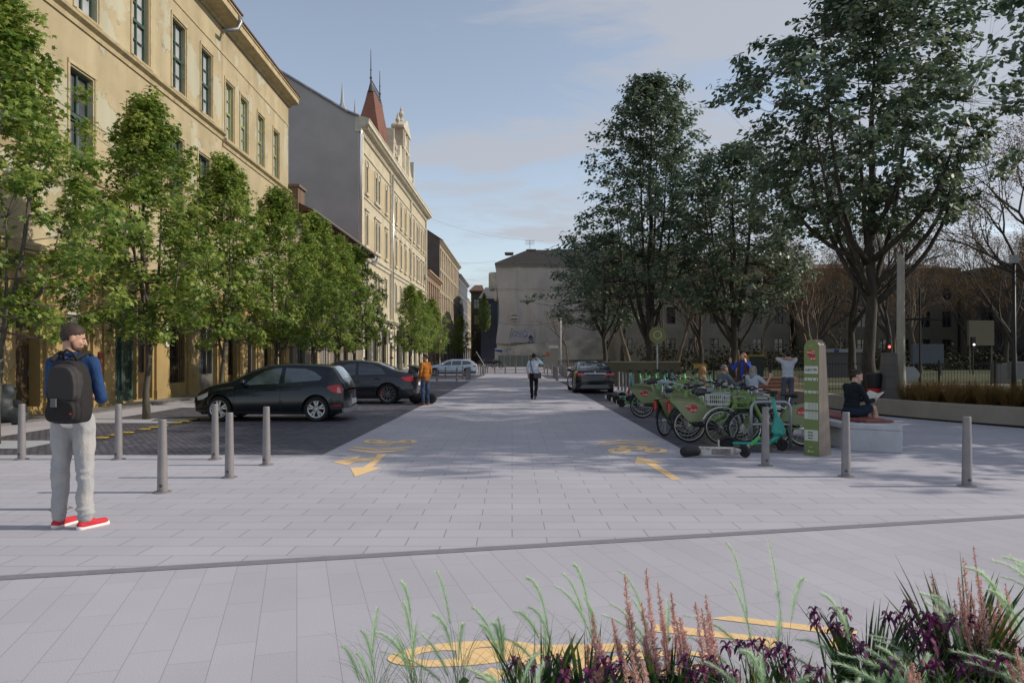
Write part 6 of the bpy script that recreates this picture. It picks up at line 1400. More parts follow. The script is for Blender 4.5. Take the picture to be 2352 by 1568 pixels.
# street poles, lamps on wires
t = thing('flag_pole', at(1288,88,0),'thin pale pole in front of the wrapped building','pole'); b = MB(); b.tube([(0,0,0),(0,0,6.8)],[.09,.06],10); b.build('pole', M('pale_pole',(.6,.6,.58),.5), t, True)
def street_lamp(X, Y, z, x0, x1, lb, s_=1):
    t = thing('hanging_street_lamp',(X,Y,z),lb,'street lamp'); b = MB(); b.lathe([(.05*s_,.45*s_),(.12*s_,.3*s_),(.34*s_,.1*s_),(.42*s_,0),(.36*s_,-.02),(.01,-.03)],18); b.build('shade', M('lamp_shade_grey',(.3,.31,.32),.5,.3), t, 30); b = MB(); b.ball((0,0,-.08*s_),(.16*s_,.16*s_,.14*s_),12,8); b.build('globe', m_white, t, True)
    b = MB(); n = 14; b.tube([(x0-X+(x1-x0)*i/n, 0, .5*s_+.5*((abs((x0-X)+(x1-x0)*i/n))/max(abs(x0-X),abs(x1-X)))**2) for i in range(n+1)],.018,4); b.build('span_wire', m_iron, t)
street_lamp(-12.0,104,12.2,-13.4,-11.9,'grey bell lamp hanging before the far end of the cream facade'); street_lamp(-7.6,112,9.4,-12.1,-3,'pale pendant lamp on a wire across the street opening',.9); street_lamp(1.9,100,5.2,-2.2,6.2,'small white pendant lamp before the netting',.7)
t = thing('overhead_wire',(0,96,0),'thin sagging cable crossing the sky between the facades','cable'); b = MB()
for (xa,za,xb_,zb_,sg) in ((-12.3,14.6,-2.1,13.6,.7),(-12.3,19.8,4,16.2,.9)): b.tube([(xa+(xb_-xa)*i/16,0,za+(zb_-za)*i/16-sg*math.sin(math.pi*i/16)) for i in range(17)],.009,4)
b.build('wire', m_iron, t)
t = thing('direction_sign', at(1163,100,0),'blue and white direction sign before the wrapped building','sign'); b = MB(); b.cyl((0,.05,0),(0,.05,2.5),.05,n=8); b.build('post', m_steel, t); b = MB(); b.box(-.2,1.1,-.02,.02,1.75,2.5); b.build('panel', M('map_panel',(.16,.17,.2),.6,col2=(.35,.33,.32),vs=3,vlo=.45,vhi=.5), t)
t = thing('direction_sign', at(1146,99.5,0),'small solid blue arrow sign left of the map panel','sign'); b = MB(); b.cyl((0,.05,0),(0,.05,2.3),.05,n=8); b.build('post', m_steel, t); b = MB(); b.prism([(-.55,2.1),(.35,1.9),(.5,2.1),(.35,2.3),(-.55,2.3)],-.02,.02,'y'); b.build('panel', M('blue_sign',(.02,.05,.22),.5), t)
t = thing('advertising_column', at(1276,84,0),'pale upright advertising box beside the thin pole','advertising stand'); b = MB(); b.box(-.65,.25,0,.3,0,2.35); b.build('body', M('advert_grey',(.30,.28,.24),.7), t); b = MB(); b.box(-.7,.3,-.05,.35,2.35,2.65); b.build('top', M('advert_white',(.62,.58,.55),.6), t)
t = thing('construction_screen', at(1190,96,0),'green glazed screen and fence at the foot of the wrapped building','screen'); b = MB(); b.box(-2.6,4.6,0,.05,.1,1.55); b.build('panel', M('green_screen',(.09,.12,.11),.3,col2=(.14,.15,.13),vs=2,stretch=(3,1,.3)), t); b = MB()
for i in range(10): b.box(-2.6+i*.78,-2.55+i*.78,-.05,.08,0,1.7)
b.build('post', m_steel, t)
t = thing('planted_kiosk', at(1259,88,0),'small pale kiosk with an orange sign and shrubs beside it','kiosk'); b = MB(); b.box(-.55,.55,0,.8,0,1.2); b.box(-.75,.75,-.1,.9,1.2,1.35); b.build('body', M('kiosk_pale',(.30,.30,.28),.7), t); b = MB(); b.box(-.25,.25,-.02,.1,1.37,1.95); b.build('orange_sign', M('orange_sign',(.4,.13,.05),.6), t)
rn = np.random.default_rng(2); P = np.concatenate([np.array([s_,-.1,.75])+rn.normal(0,.25,(350,3)) for s_ in (-1.1,1.2)]); leaves('shrub', P, .12, 'oval', m_leafR, t, rn, .9)
t = thing('motorbike_group', at(1120,92,0),'motorbikes and a folded board parked at the far crossing','motorbike'); b = MB()
for x in (-.9,.3,1.2):
    for s_ in (-.5,.5): b.tube([(x+s_*.9+.3*math.cos(a),0,.32+.3*math.sin(a)) for a in [k*.5236 for k in range(12)]],.05,6,close=True)
    b.tube([(x-.45,0,.4),(x-.1,0,.8),(x+.3,0,.75),(x+.5,0,1.1)],[.12,.18,.15,.05],8)
b.build('machine', m_black, t, True); b = MB(); b.tube([(-1.4,-.2,2.0),(-.3,-.2,.2)],.05,5); b.build('board', M('pale_board2',(.3,.3,.3)), t)
# ------------------------------------------------------------------ people
m_skin = M('skin', (.50,.30,.21), .55, col2=(.44,.25,.17), vs=9, spec=.35); m_skinp = M('pale_skin', (.60,.40,.31), .55, col2=(.54,.34,.26), vs=9, spec=.35)
def cloth(name, c, c2=None, vs=9, grain=.12): return M(name, c, .9, col2=c2 or tuple(v*.8 for v in c), vs=vs, grain=grain, gs=420, spec=.2, bump=.3, bs=60)
V = Vector
def hand(mb, wr, d, palm_n, curl=.5, s=1.0):
    d = V(d).normalized(); n = V(palm_n); n = (n-d*n.dot(d)).normalized(); u = d.cross(n); wr = V(wr)
    for k in range(4): mb.cap(wr+u*(k-1.5)*.012*s, wr+d*.085*s+u*(k-1.5)*.019*s, .014*s, .0115*s, 8)
    for k, L_ in enumerate((.062,.074,.070,.054)):
        p = wr+d*.088*s+u*(k-1.5)*.0195*s; a = 0
        for sg, f in ((.45,.0092),(.32,.0085),(.25,.0078)):
            a += curl*(.75 if sg == .45 else .9); q = p+(d*math.cos(a)+n*math.sin(a))*L_*sg*s; mb.cap(p,q,f*s,f*.93*s,7); p = q
    p = wr+d*.022*s-u*.028*s; q = p+(d*.7-u*.65+n*.35).normalized()*.038*s; r_ = q+(d*.85-u*.1+n*.5).normalized()*.030*s; mb.cap(p,q,.0125*s,.0105*s,7); mb.cap(q,r_,.0105*s,.0085*s,7)
def person(label, loc, rz, sc, J, look, vox=.011):
    t = thing('person', loc, label, 'person', rz=rz, scale=sc); g = lambda k: V(J[k])
    H = g('head'); Rh = Matrix.Rotation(R(J.get('yaw',0)),3,'Z') @ Matrix.Rotation(R(J.get('pitch',0)),3,'X'); hp = lambda *p: H+Rh @ V(p)
    skin = look.get('skin', m_skin); fat = look.get('w', 1)
    b = MB(); b.ball(hp(0,-.014,.022),(.074,.094,.094),18,12,Rh); b.ball(hp(0,.022,-.03),(.062,.068,.088),16,12,Rh); b.ball(hp(0,.045,-.085),(.038,.042,.034),12,8,Rh); b.ball(hp(0,.03,-.07),(.052,.05,.04),12,8,Rh)
    b.cap(hp(0,.082,.012),hp(0,.104,-.03),.010,.0145,8); b.cap(hp(-.03,.074,.022),hp(.03,.074,.022),.012,.012,8); b.cap(hp(-.018,.084,-.058),hp(.018,.084,-.058),.0075,.0075,8)
    for s_ in (-1,1): b.ball(hp(s_*.075,-.006,-.012),(.010,.020,.031),10,8,Rh); b.ball(hp(s_*.036,.066,-.028),(.02,.018,.02),8,6,Rh)
    nk = g('neck'); b.cap(nk-V((0,0,.05)), H+Rh @ V((0,-.018,-.07)), .058*fat, .052*fat); ch, pv = g('chest'), g('pelvis')
    b.ball(ch,(.145*fat,.09,.15),16,10); b.cap(pv, ch, .105, .10); b.cap(g('shL')*.92+ch*.08, g('shR')*.92+ch*.08, .045, .045)
    for sd in 'LR':
        b.cap(g('sh'+sd),g('el'+sd),.040*fat,.034,10); b.cap(g('el'+sd),g('wr'+sd),.035,.024,10); w_ = g('wr'+sd); d = J.get('hd'+sd) or (w_-g('el'+sd)); hand(b, w_, d, J.get('hn'+sd,(0,0,-1)), J.get('curl'+sd,.45))
        lk = .62 if look.get('bottom') else 1
        b.cap(g('hip'+sd),g('kn'+sd),.066*fat*lk,.046*lk,12); b.cap(g('kn'+sd),g('an'+sd),.046*lk,.032*lk,12); k_, a_ = g('kn'+sd), g('an'+sd); b.ball(k_.lerp(a_,.32)+V((0,-.018*lk,0)),(.040*lk,.043*lk,.09),10,8)
        tt = g('toe'+sd); b.cap(a_-V((0,0,.045)), tt+V((0,0,.0)), .024, .018)
    body = blob(b,'body',skin,t,vox*.62,2)
    e = MB()
    for s_ in (-1,1): e.ball(hp(s_*.031,.079,-.004),(.0125,.008,.0085),10,6,Rh)
    e.build('eyes', M('eye_white',(.6,.58,.55),.3), t, True); e = MB()
    for s_ in (-1,1): e.ball(hp(s_*.031,.0855,-.004),(.0052,.004,.0055),8,5,Rh)
    e.build('pupils', m_ink, t, True); e = MB(); e.cap(hp(-.02,.0925,-.058),hp(.02,.0925,-.058),.0045,.0045,7); e.build('lips', M('lips',(.38,.13,.11),.5), t, True)
    e = MB()
    for s_ in (-1,1): e.cap(hp(s_*.018,.088,.018),hp(s_*.045,.078,.020),.004,.003,6)
    e.build('eyebrows', look['hairm'], t, True)
    # hair
    b = MB(); st = look.get('hair','short')
    if st in ('short','crop'):
        k_ = 1.0 if st == 'crop' else 1.06; rgh = random.Random(3); c_ = V((0,-.015,.024)); vs_ = []; nu, nv = 36, 24
        for lay in (0,1):
            q_ = MB(); q_.ball((0,0,0),(.0765*k_,.0965*k_,.0965*k_),nu,nv)
            for p in q_.v: p = V(p); p *= (1+rgh.uniform(-.012,.022)) if lay == 0 else .93; vs_.append(hp(*(p+c_)))
        keep = []; base_ = MB(); base_.ball((0,0,0),(.0765*k_,.0965*k_,.0965*k_),nu,nv)
        for f in base_.f:
            m_ = sum((V(base_.v[i]) for i in f), V())/len(f)+c_; side = max(0,abs(m_.x)-.055)*1.1
            if m_.z > -.006+.66*m_.y+.45*max(0,m_.y-.012)+side*(m_.y > 0) and not (abs(m_.x) > .068 and -.03 < m_.y < .018 and m_.z < .012): keep.append(f)
        N_ = len(base_.v); ed = {}
        for f in keep:
            for i in range(len(f)): a_, b2 = f[i], f[(i+1)%len(f)]; ed[(a_,b2)] = ed.get((a_,b2),0)+1
        fs_ = [list(f) for f in keep]+[[N_+i for i in f[::-1]] for f in keep]+[[b2,a_,N_+a_,N_+b2] for (a_,b2) in ed if (b2,a_) not in ed]
        b.add(vs_, fs_); b.build('hair', look['hairm'], t, True)
    else:
        b.ball(hp(0,-.030,.040),(.0775,.088,.080),18,12,Rh); b.ball(hp(0,.008,.072),(.064,.066,.036),14,9,Rh)
    if st == 'bun': b.ball(hp(-.0,-.135,.045),(.036,.034,.034),12,8,Rh); b.cap(hp(-.03,-.075,-.015),hp(.03,-.075,-.015),.04,.04); b.cap(hp(0,-.12,.03),hp(0,-.165,.075),.014,.006)
    if st == 'long':
        for k in range(7): a = math.pi*(1.02+.96*k/6)-.0; x = .074*math.cos(a); y = .07*math.sin(a)-.02; b.cap(hp(x,y,.02), H+V((x*1.25, y*1.15-.02, -.28-.05*math.sin(k*2.1))), .030, .016)
        for s_ in (-1,1): b.cap(hp(s_*.07,.015,.03), H+Rh @ V((s_*.085,.03,-.14)), .02, .018)
    if st not in ('short','crop'): blob(b,'hair',look['hairm'],t,.009,2,.010,fine=True)
    if look.get('beard'): b = MB(); b.ball(hp(0,.040,-.078),(.050,.050,.042),12,8,Rh); b.cap(hp(-.055,.005,-.05),hp(-.04,.03,-.085),.014,.02); b.cap(hp(.055,.005,-.05),hp(.04,.03,-.085),.014,.02); blob(b,'beard',look['beard'],t,.008,2)
    # top
    b = MB(); hz_ = look.get('hem', pv.z-.04); m1 = ch.lerp(pv,.5); m1 = V((m1.x,m1.y,m1.z)); b.ball(ch,(.178*fat,.122,.165),20,12); b.ball(m1,(.160*fat,.115,.17),18,12); b.ball(V((pv.x,pv.y,hz_+.08)),(.165*fat,.125,.10),18,12); b.cap(g('shL'),g('shR'),.060,.060); b.cap(g('shL').lerp(ch,.35),g('shR').lerp(ch,.35),.085,.085); b.cap(ch+V((0,-.01,.10)), nk-V((0,-.005,.0)), .09, .056)
    if hz_ < .88 and not look.get('skirt') and pv.z > .8: b.cap(V((-.05,0,hz_+.10)),V((.05,0,hz_+.10)),.125*fat,.125*fat); b.cap(V((-.05,-.01,pv.z)),V((.05,-.01,pv.z)),.128*fat,.128*fat)
    sl_ = look.get('sleeve',1.0)
    for sd in 'LR':
        s0, e0, w0 = g('sh'+sd), g('el'+sd), g('wr'+sd)
        if sl_ <= .5: b.cap(s0, s0.lerp(e0,sl_*2*.85), .064*fat, .056*fat)
        else: b.cap(s0,e0,.064*fat,.053*fat); b.cap(e0, e0.lerp(w0,(sl_-.5)*2), .053*fat, .040*fat if sl_ > .8 else .05)
    blob(b,look.get('topn','shirt'),look['top'],t,vox,3,look.get('fold',.016))
    if look.get('under'): b = MB(); b.ball(V((pv.x,pv.y,hz_+.02)),(.158*fat,.12,.07),18,10); blob(b,'undershirt',look['under'],t,vox,2,.008)
    if look.get('collar'): b = MB(); b.lathe([(.062,-.02),(.066,.02),(.058,.022),(.056,-.02)],18,tuple(nk+V((0,.0,.01)))); blob(b,'collar',look['collar'],t,.008,1)
    # bottoms
    if look.get('bottom'):
        b = MB(); lw = look.get('legw',1); b.ball(pv+V((0,-.01,0)),(.150*fat,.118,.11),18,10)
        for sd in 'LR':
            h0,k0,a0 = g('hip'+sd),g('kn'+sd),g('an'+sd); b.cap(h0,k0,.092*lw,.066*lw); b.cap(k0, k0.lerp(a0,.99), .066*lw, .055*lw); b.ball(h0+V((0,-.035,.0)),(.085,.085,.09),12,8)
        
        for sd in 'LR':
            k0,a0 = g('kn'+sd),g('an'+sd); rgp = random.Random(hash(sd)%7+int(sc*100)); rr_ = .057*lw
            for q in (.62,.72,.80,.87,.93): c_ = k0.lerp(a0,q)+V((rgp.uniform(-.010,.010),rgp.uniform(-.010,.010),0)); b.ball(c_,(rr_*(1.04+.12*(q > .75)),rr_*(1.06+.12*(q > .75)),.018),14,6,Matrix.Rotation(rgp.uniform(-.5,.5),3,'Y'))
            for q in (.0,.10,.22): c_ = k0.lerp(a0,q)+V((0,-.012,0)); b.ball(c_,(.068*lw,.068*lw,.022),14,6,Matrix.Rotation(rgp.uniform(-.6,.6),3,'X'))
        blob(b,'trousers',look['bottom'],t,vox,2,.03)
        if look.get('pocket'): pass
    if look.get('skirt'):
        b = MB(); b.ball(pv+V((0,-.02,0)),(.165,.135,.12),18,10); mk = (g('knL')+g('knR'))/2; hl,hr_ = g('hipL'),g('hipR')
        for sd in 'LR': b.cap(g('hip'+sd), g('hip'+sd).lerp(g('kn'+sd),.72), .105, .088)
        b.cap((hl+hr_)/2, ((hl+hr_)/2).lerp(mk,.68), .11, .08); b.ball(pv+V((0,-.03,-.04)),(.17,.14,.075),16,8); blob(b,'skirt',look['skirt'],t,vox,3,.012)
    for sd in 'LR':
        a_, tt = g('an'+sd), g('toe'+sd); fl = V((tt.x-a_.x, tt.y-a_.y, 0)); fl = fl.normalized() if fl.length > .01 else V((0,1,0)); z = min(a_.z,tt.z+.05)
        base = V((a_.x,a_.y,max(a_.z-.055,.028))); b = MB(); tl = V((tt.x,tt.y,max(tt.z,.028))); b.cap(base-fl*.035, tl, .038, .033); b.cap(base+V((0,0,.03)), base.lerp(tl,.55), .042, .034); b.cap(base+fl*.0,a_+V((0,0,.01)),.038,.036)
        so_ = blob(b,'shoe',look['shoe'],t,.009,2)
        if look.get('sole'): k = MB(); k.cap(base-fl*.04-V((0,0,.022)), tl-V((0,0,.018))+fl*.01, .036, .034); s2 = k; oo = blob(k,'sole',look['sole'],so_,.009,2); oo.scale = (1,1,1)
    return t
def stand(**k):
    J = dict(pelvis=(0,0,.98), chest=(0,.0,1.29), neck=(0,-.012,1.475), head=(0,.008,1.632), shL=(-.175,-.01,1.415), shR=(.175,-.01,1.415), elL=(-.235,-.02,1.13), elR=(.235,-.02,1.13), wrL=(-.23,.06,.90), wrR=(.23,.06,.90),
             hipL=(-.085,0,.93), hipR=(.085,0,.93), knL=(-.10,.01,.50), knR=(.10,.01,.50), anL=(-.11,-.02,.09), anR=(.11,-.02,.09), toeL=(-.13,.15,.03), toeR=(.13,.15,.03)); J.update(k); return J
def sit(sh, **k):
    J = dict(pelvis=(0,0,sh+.11), chest=(0,.03,sh+.43), neck=(0,.03,sh+.60), head=(0,.055,sh+.755), shL=(-.17,.01,sh+.55), shR=(.17,.01,sh+.55), elL=(-.22,.10,sh+.30), elR=(.22,.10,sh+.30), wrL=(-.12,.32,sh+.22), wrR=(.12,.32,sh+.22),
             hipL=(-.085,.02,sh+.09), hipR=(.085,.02,sh+.09), knL=(-.10,.44,sh+.07), knR=(.10,.44,sh+.07), anL=(-.10,.46,.09), anR=(.10,.46,.09), toeL=(-.11,.62,.03), toeR=(.11,.62,.03)); J.update(k); return J
m_hdk = M('dark_hair',(.018,.010,.007),.7,col2=(.055,.032,.022),vs=45); m_hbk = M('black_hair',(.008,.008,.010),.5); m_hred = M('copper_hair',(.30,.10,.03),.55,col2=(.22,.07,.02),vs=30); m_hgin = M('ginger_hair',(.38,.19,.07),.6,col2=(.3,.13,.04),vs=25); m_hgrey = M('grey_hair',(.36,.35,.35),.6,col2=(.14,.12,.11),vs=9); m_hbr = M('greying_hair',(.12,.095,.08),.7,col2=(.25,.22,.2),vs=30)
m_beard = M('brown_beard',(.10,.05,.03),.8); m_jean = cloth('blue_jeans',(.045,.07,.14),(.08,.11,.19)); m_jeang = cloth('grey_jeans',(.07,.085,.12),(.11,.12,.15))
# 1 backpack man
x, y = G(168,1212); bpman = person('man in navy shirt and pale grey jeans with a black backpack, standing at the left', (x,y,.0045), -R(2), 1.075,
 stand(yaw=-60,pitch=-16,elL=(-.20,.01,1.14),elR=(.235,.02,1.13),wrL=(-.05,.24,1.12),wrR=(.10,.25,1.08),hnL=(0,0,1),hnR=(0,0,1),anL=(-.135,.02,.09),anR=(.125,-.03,.09),knL=(-.12,.02,.50),knR=(.105,.0,.50),toeL=(-.10,.19,.03),toeR=(.20,.13,.03)),
 dict(hairm=m_hdk,hair='crop',beard=m_beard,top=cloth('navy_shirt',(.018,.050,.135),(.028,.068,.17)),sleeve=.72,hem=.90,under=m_white,collar=cloth('navy_shirt',(1,1,1)),bottom=cloth('pale_grey_denim',(.43,.41,.385),(.34,.35,.37),6),legw=1.1,shoe=M('red_canvas',(.55,.025,.04),.8),sole=M('white_rubber',(.75,.74,.70),.6),fold=.02,w=.93), .010)
m_bpk = M('black_nylon',(.012,.010,.010),.8,col2=(.008,.007,.008),vs=20,bump=.3,bs=120,grain=.15); m_bpg = M('charcoal_panel',(.030,.027,.026),.75,grain=.15,gs=300)
t = thing('backpack',(x,y,.0045),'black and charcoal backpack on the back of the man in the navy shirt','backpack',rz=-R(2),scale=1.075)
def pack(name, mat_, x0, x1, z0, z1, y0, y1, tilt, top=.5, vox=.009, fold=.004):
    b = MB(); n = 20; P = []; cx_ = (x0+x1)/2; cz_ = (z0+z1)/2
    for k in range(n):
        a = 2*math.pi*k/n; ca, sa = math.cos(a), math.sin(a); e_ = .62 if sa > 0 else .36
        x = (x1-x0)/2*(abs(ca)**e_)*(1 if ca > 0 else -1)*(1-.10*max(0,sa)); z = (z1-z0)/2*(abs(sa)**(.75 if sa > 0 else .45))*(1 if sa > 0 else -1); P.append((cx_+x+tilt*(z), cz_+z))
    b.prism(P, y0, y1, 'y'); P2 = [(cx_+(p[0]-cx_)*.86, cz_+(p[1]-cz_)*.88) for p in P]; b.prism(P2, y0-.035, y1, 'y')
    return blob(b,name,mat_,t,vox,6,fold)
pack('bag', m_bpk, -.05, .255, .915, 1.44, -.285, -.13, -.03)
pack('front_panel', m_bpg, -.02, .248, 1.09, 1.41, -.318, -.24, -.04)
pack('front_pocket', m_bpk, -.03, .248, .93, 1.13, -.325, -.24, .05)
b = MB(); b.tube([(.02,-.16,1.44),(.03,-.19,1.50),(.07,-.2,1.525),(.12,-.19,1.50),(.13,-.16,1.44)],.011,7); b.build('carry_handle', m_bpk, t, True)
b = MB()
for s_ in (-1,1):
    for k in range(10):
        a = k/9; a2 = (k+1)/9
        P_ = lambda a: V((s_*(.085+.035*math.sin(a*3.1)), -.15+.27*math.sin(a*1.62)-.0, 1.44+.065*math.sin(a*3.0)-.30*max(0,a-.5)*1.2))
        p, q = P_(a), P_(min(a2,1)); b.cap(p,q,.022,.022,8)
blob(b,'shoulder_strap',m_bpk,t,.010,2)
b = MB(); b.box(.05,.095,-.382,-.362,1.06,1.13); b.build('buckle', M('grey_buckle',(.10,.10,.10),.4), t, bevel=.003)
b = MB(); b.box(.20,.212,-.366,-.353,1.0,1.013); b.build('red_tag', m_red, t)
# 2 orange jacket man
x, y = G(977,930); person('man in orange suede jacket and blue jeans looking towards the boot of the dark saloon', (x,y,.0125), R(50), .925, stand(yaw=35,pitch=-4,wrR=(.24,.10,.90),wrL=(-.2,.1,.92),knL=(-.09,.05,.5),anL=(-.12,-.02,.09)),
 dict(hairm=m_hdk,hair='short',top=cloth('orange_suede',(.42,.16,.025),(.34,.12,.02)),topn='jacket',hem=.80,collar=cloth('scarf',(.16,.15,.16)),bottom=m_jean,shoe=M('tan_leather',(.32,.12,.05),.5)), .014)
t = thing('travel_bag',(x-.12,y-.15+.75,.0125),'black travel bag on the cobbles behind the man in the orange jacket','bag'); b = MB(); b.cap((-.3,0,.17),(.26,0,.17),.17,.17); b.cap((-.28,0,.10),(.26,0,.10),.11,.11); blob(b,'bag',m_bpk,t,.018,3,.03); b = MB(); b.tube([(-.15,0,.32),(-.1,0,.46),(.08,0,.46),(.13,0,.32)],.012,6); b.build('handle', m_bpk, t, True)
# 3 phone man
x, y = G(1226,917); person('man in white shirt and black trousers walking away with a phone at his ear', (x,y,.0085), R(4), .945, stand(yaw=-14,pitch=6,elR=(.33,.03,1.36),wrR=(.11,.06,1.58),hdR=(-.5,.1,.55),hnR=(-1,0,0),curlR=.9,wrL=(-.20,.10,.93),elL=(-.25,-.02,1.15),
 knL=(-.09,.02,.50),anL=(-.07,-.06,.09),toeL=(-.08,.11,.03),knR=(.10,.06,.52),anR=(.03,-.30,.16),toeR=(.03,-.17,.03)),
 dict(hairm=m_hbk,hair='short',top=cloth('white_blue_shirt',(.55,.62,.72),(.46,.54,.66)),sleeve=.95,hem=.92,bottom=cloth('black_trousers',(.018,.016,.020)),legw=1.02,shoe=M('grey_shoe',(.14,.13,.125),.7),w=.98), .014)
t = thing('phone',(x,y,.0085),'dark phone held at the ear of the walking man','phone',rz=R(4),scale=.945); b = MB(); b.box(.086,.096,.02,.09,1.58,1.71); b.build('case', m_ink, t, bevel=.003)
t = thing('shoulder_bag',(x,y,.0085),'grey shoulder bag with a black strap across the walking man','bag',rz=R(4),scale=.945); b = MB(); b.box(-.02,.27,-.20,-.12,.80,1.0); bg_ = b.build('bag', cloth('grey_canvas',(.10,.095,.10)), t, bevel=.03); b = MB(); b.tube([(-.03,-.15,.98),(-.10,-.155,1.15),(-.13,-.14,1.35),(-.13,-.08,1.49),(-.10,.05,1.48),(.05,.14,1.3),(.20,.12,1.05),(.24,-.1,1.0)],.014,6); b.build('strap', m_ink, t, True)
# 4 hands behind head
person('man in pale T-shirt and jeans with both hands behind his head, left of the totem', (7.79,21.2,.0045), -R(3), .985, stand(elL=(-.28,.15,1.52),elR=(.28,.15,1.52),wrL=(-.085,-.09,1.53),wrR=(.085,-.10,1.51),hdL=(1,-.12,.05),hdR=(-1,-.1,.05),hnL=(0,1,0),hnR=(0,1,0),shL=(-.18,-.02,1.44),shR=(.18,-.02,1.44),knL=(-.13,0,.5),anL=(-.15,-.02,.09)),
 dict(hairm=m_hbk,hair='short',top=cloth('pale_tshirt',(.50,.53,.60),(.44,.47,.55)),sleeve=.42,hem=.92,bottom=m_jeang,shoe=m_black), .013)
# 5 waving woman
person('smiling woman with long copper hair, blue top and brown waistcoat waving', (7.15,23.2,.0045), R(140), .955, stand(yaw=-6,elR=(.30,.10,1.20),wrR=(.36,.16,1.43),hdR=(.05,.05,1),hnR=(0,1,0),curlR=.12,elL=(-.26,.02,1.22),wrL=(-.12,.10,1.44),hdL=(.2,-.1,1)),
 dict(hairm=m_hred,hair='long',skin=m_skinp,top=cloth('royal_blue_top',(.05,.09,.50),(.04,.07,.40)),sleeve=.93,bottom=m_jean,shoe=m_black,w=.9), .013)
t = thing('waistcoat',(7.15,23.2,.0045),'long brown knitted waistcoat worn by the waving woman','waistcoat',rz=R(140),scale=.955); b = MB()
for s_ in (-1,1): b.cap((s_*.10,.09,1.40),(s_*.12,.12,.75),.055,.06); b.cap((s_*.13,-.0,1.4),(s_*.14,-.01,.78),.07,.09)
b.cap((0,-.08,1.38),(0,-.09,.78),.09,.1); blob(b,'waistcoat',cloth('brown_knit',(.10,.065,.05)),t,.016,3,.02)
# 6-8 seated group
sh = .455
person('seated man in grey tweed jacket holding out a glass of red wine', (5.93,21.1,.0045), -R(62), 1.0, sit(sh,yaw=-16,elR=(.27,.18,sh+.30),wrR=(.24,.46,sh+.38),hdR=(.05,.9,.35),hnR=(-1,0,0),curlR=.95), dict(hairm=m_hbr,hair='crop',beard=m_hbr,top=cloth('grey_tweed',(.15,.175,.21),(.11,.13,.155)),topn='jacket',collar=cloth('blue_shirt',(.04,.12,.30)),bottom=m_jeang,shoe=m_black,w=1.08), .013)
def glassw():
    t = thing('wine_glass',(5.93,21.1,.0045),'glass of red wine held out by the man in the grey jacket','glass',rz=-R(62)); b = MB(); b.lathe([(.03,0),(.03,.004),(.004,.01),(.004,.085),(.03,.105),(.040,.14),(.034,.18)],18,(.235,.565,sh+.40)); b.build('glass', M('clear_glass',(.35,.35,.36),.05,spec=1,coat=1), t, True); b = MB(); b.lathe([(.005,.088),(.031,.104),(.0412,.138),(.0395,.155),(.001,.155)],18,(.235,.565,sh+.40)); b.build('wine', M('red_wine',(.06,.003,.006),.1), t, True)
glassw()
person('ginger haired young person in a cream top seated at the left of the group', (5.42,21.5,.0045), -R(78), .97, sit(sh,yaw=0), dict(hairm=m_hgin,hair='long',skin=m_skinp,top=cloth('cream_top',(.50,.44,.30),(.36,.30,.2)),bottom=m_jean,shoe=m_black,w=.82), .013)
person('seated woman with long grey hair and pale T-shirt raising her fist', (6.62,20.65,.0045), -R(48), .98, sit(sh,yaw=-20,elR=(.36,.10,sh+.36),wrR=(.46,.14,sh+.56),hdR=(.02,.05,1),curlR=1.3,hnR=(-.5,1,0)), dict(hairm=m_hgrey,hair='long',skin=m_skinp,top=cloth('pale_blue_tshirt',(.48,.56,.66),(.40,.48,.58)),sleeve=.42,bottom=m_jean,shoe=m_black,w=.95), .013)
# 9 reading woman
sh2 = .50
rw = person('woman with a hair bun in black jumper and navy skirt reading on the stone bench', (6.06,13.4,.0), -R(76), .99, sit(sh2,head=(0,.125,sh2+.735),neck=(0,.06,sh2+.60),chest=(0,.02,sh2+.40),shL=(-.175,.02,sh2+.545),shR=(.175,.02,sh2+.545),pitch=-24,yaw=-12,elL=(-.22,.13,sh2+.27),elR=(.23,.16,sh2+.28),wrL=(-.10,.36,sh2+.30),wrR=(.13,.38,sh2+.31),hnL=(1,0,.3),hnR=(-1,0,.4),curlR=.8,
 knR=(.03,.44,sh2+.17),anR=(-.05,.66,.22),toeR=(-.06,.80,.14),knL=(-.08,.44,sh2+.05),anL=(-.04,.48,.10),toeL=(-.04,.62,.03)),
 dict(hairm=m_hdk,hair='bun',skin=m_skinp,top=cloth('black_knit',(.012,.016,.020),(.02,.028,.034),60,.3),topn='jumper',sleeve=.9,hem=sh2+.12,skirt=cloth('navy_skirt',(.016,.026,.048),(.022,.034,.06)),shoe=m_black,fold=.012,w=.98), .011)
t = thing('book',(6.06,13.4,0),'open book with pale pages in the hands of the reading woman','book',rz=-R(76),scale=.99); b = MB()
b.add([(-.17,.37,sh2+.34),(.02,.40,sh2+.31),(.02,.54,sh2+.42),(-.17,.52,sh2+.47)],[(0,1,2,3)]); b.add([(.02,.40,sh2+.31),(.19,.38,sh2+.35),(.19,.52,sh2+.46),(.02,.54,sh2+.42)],[(0,1,2,3)]); o = b.build('pages', M('paper',(.70,.72,.66),.7), t); m_ = o.modifiers.new('s','SOLIDIFY'); m_.thickness = .014
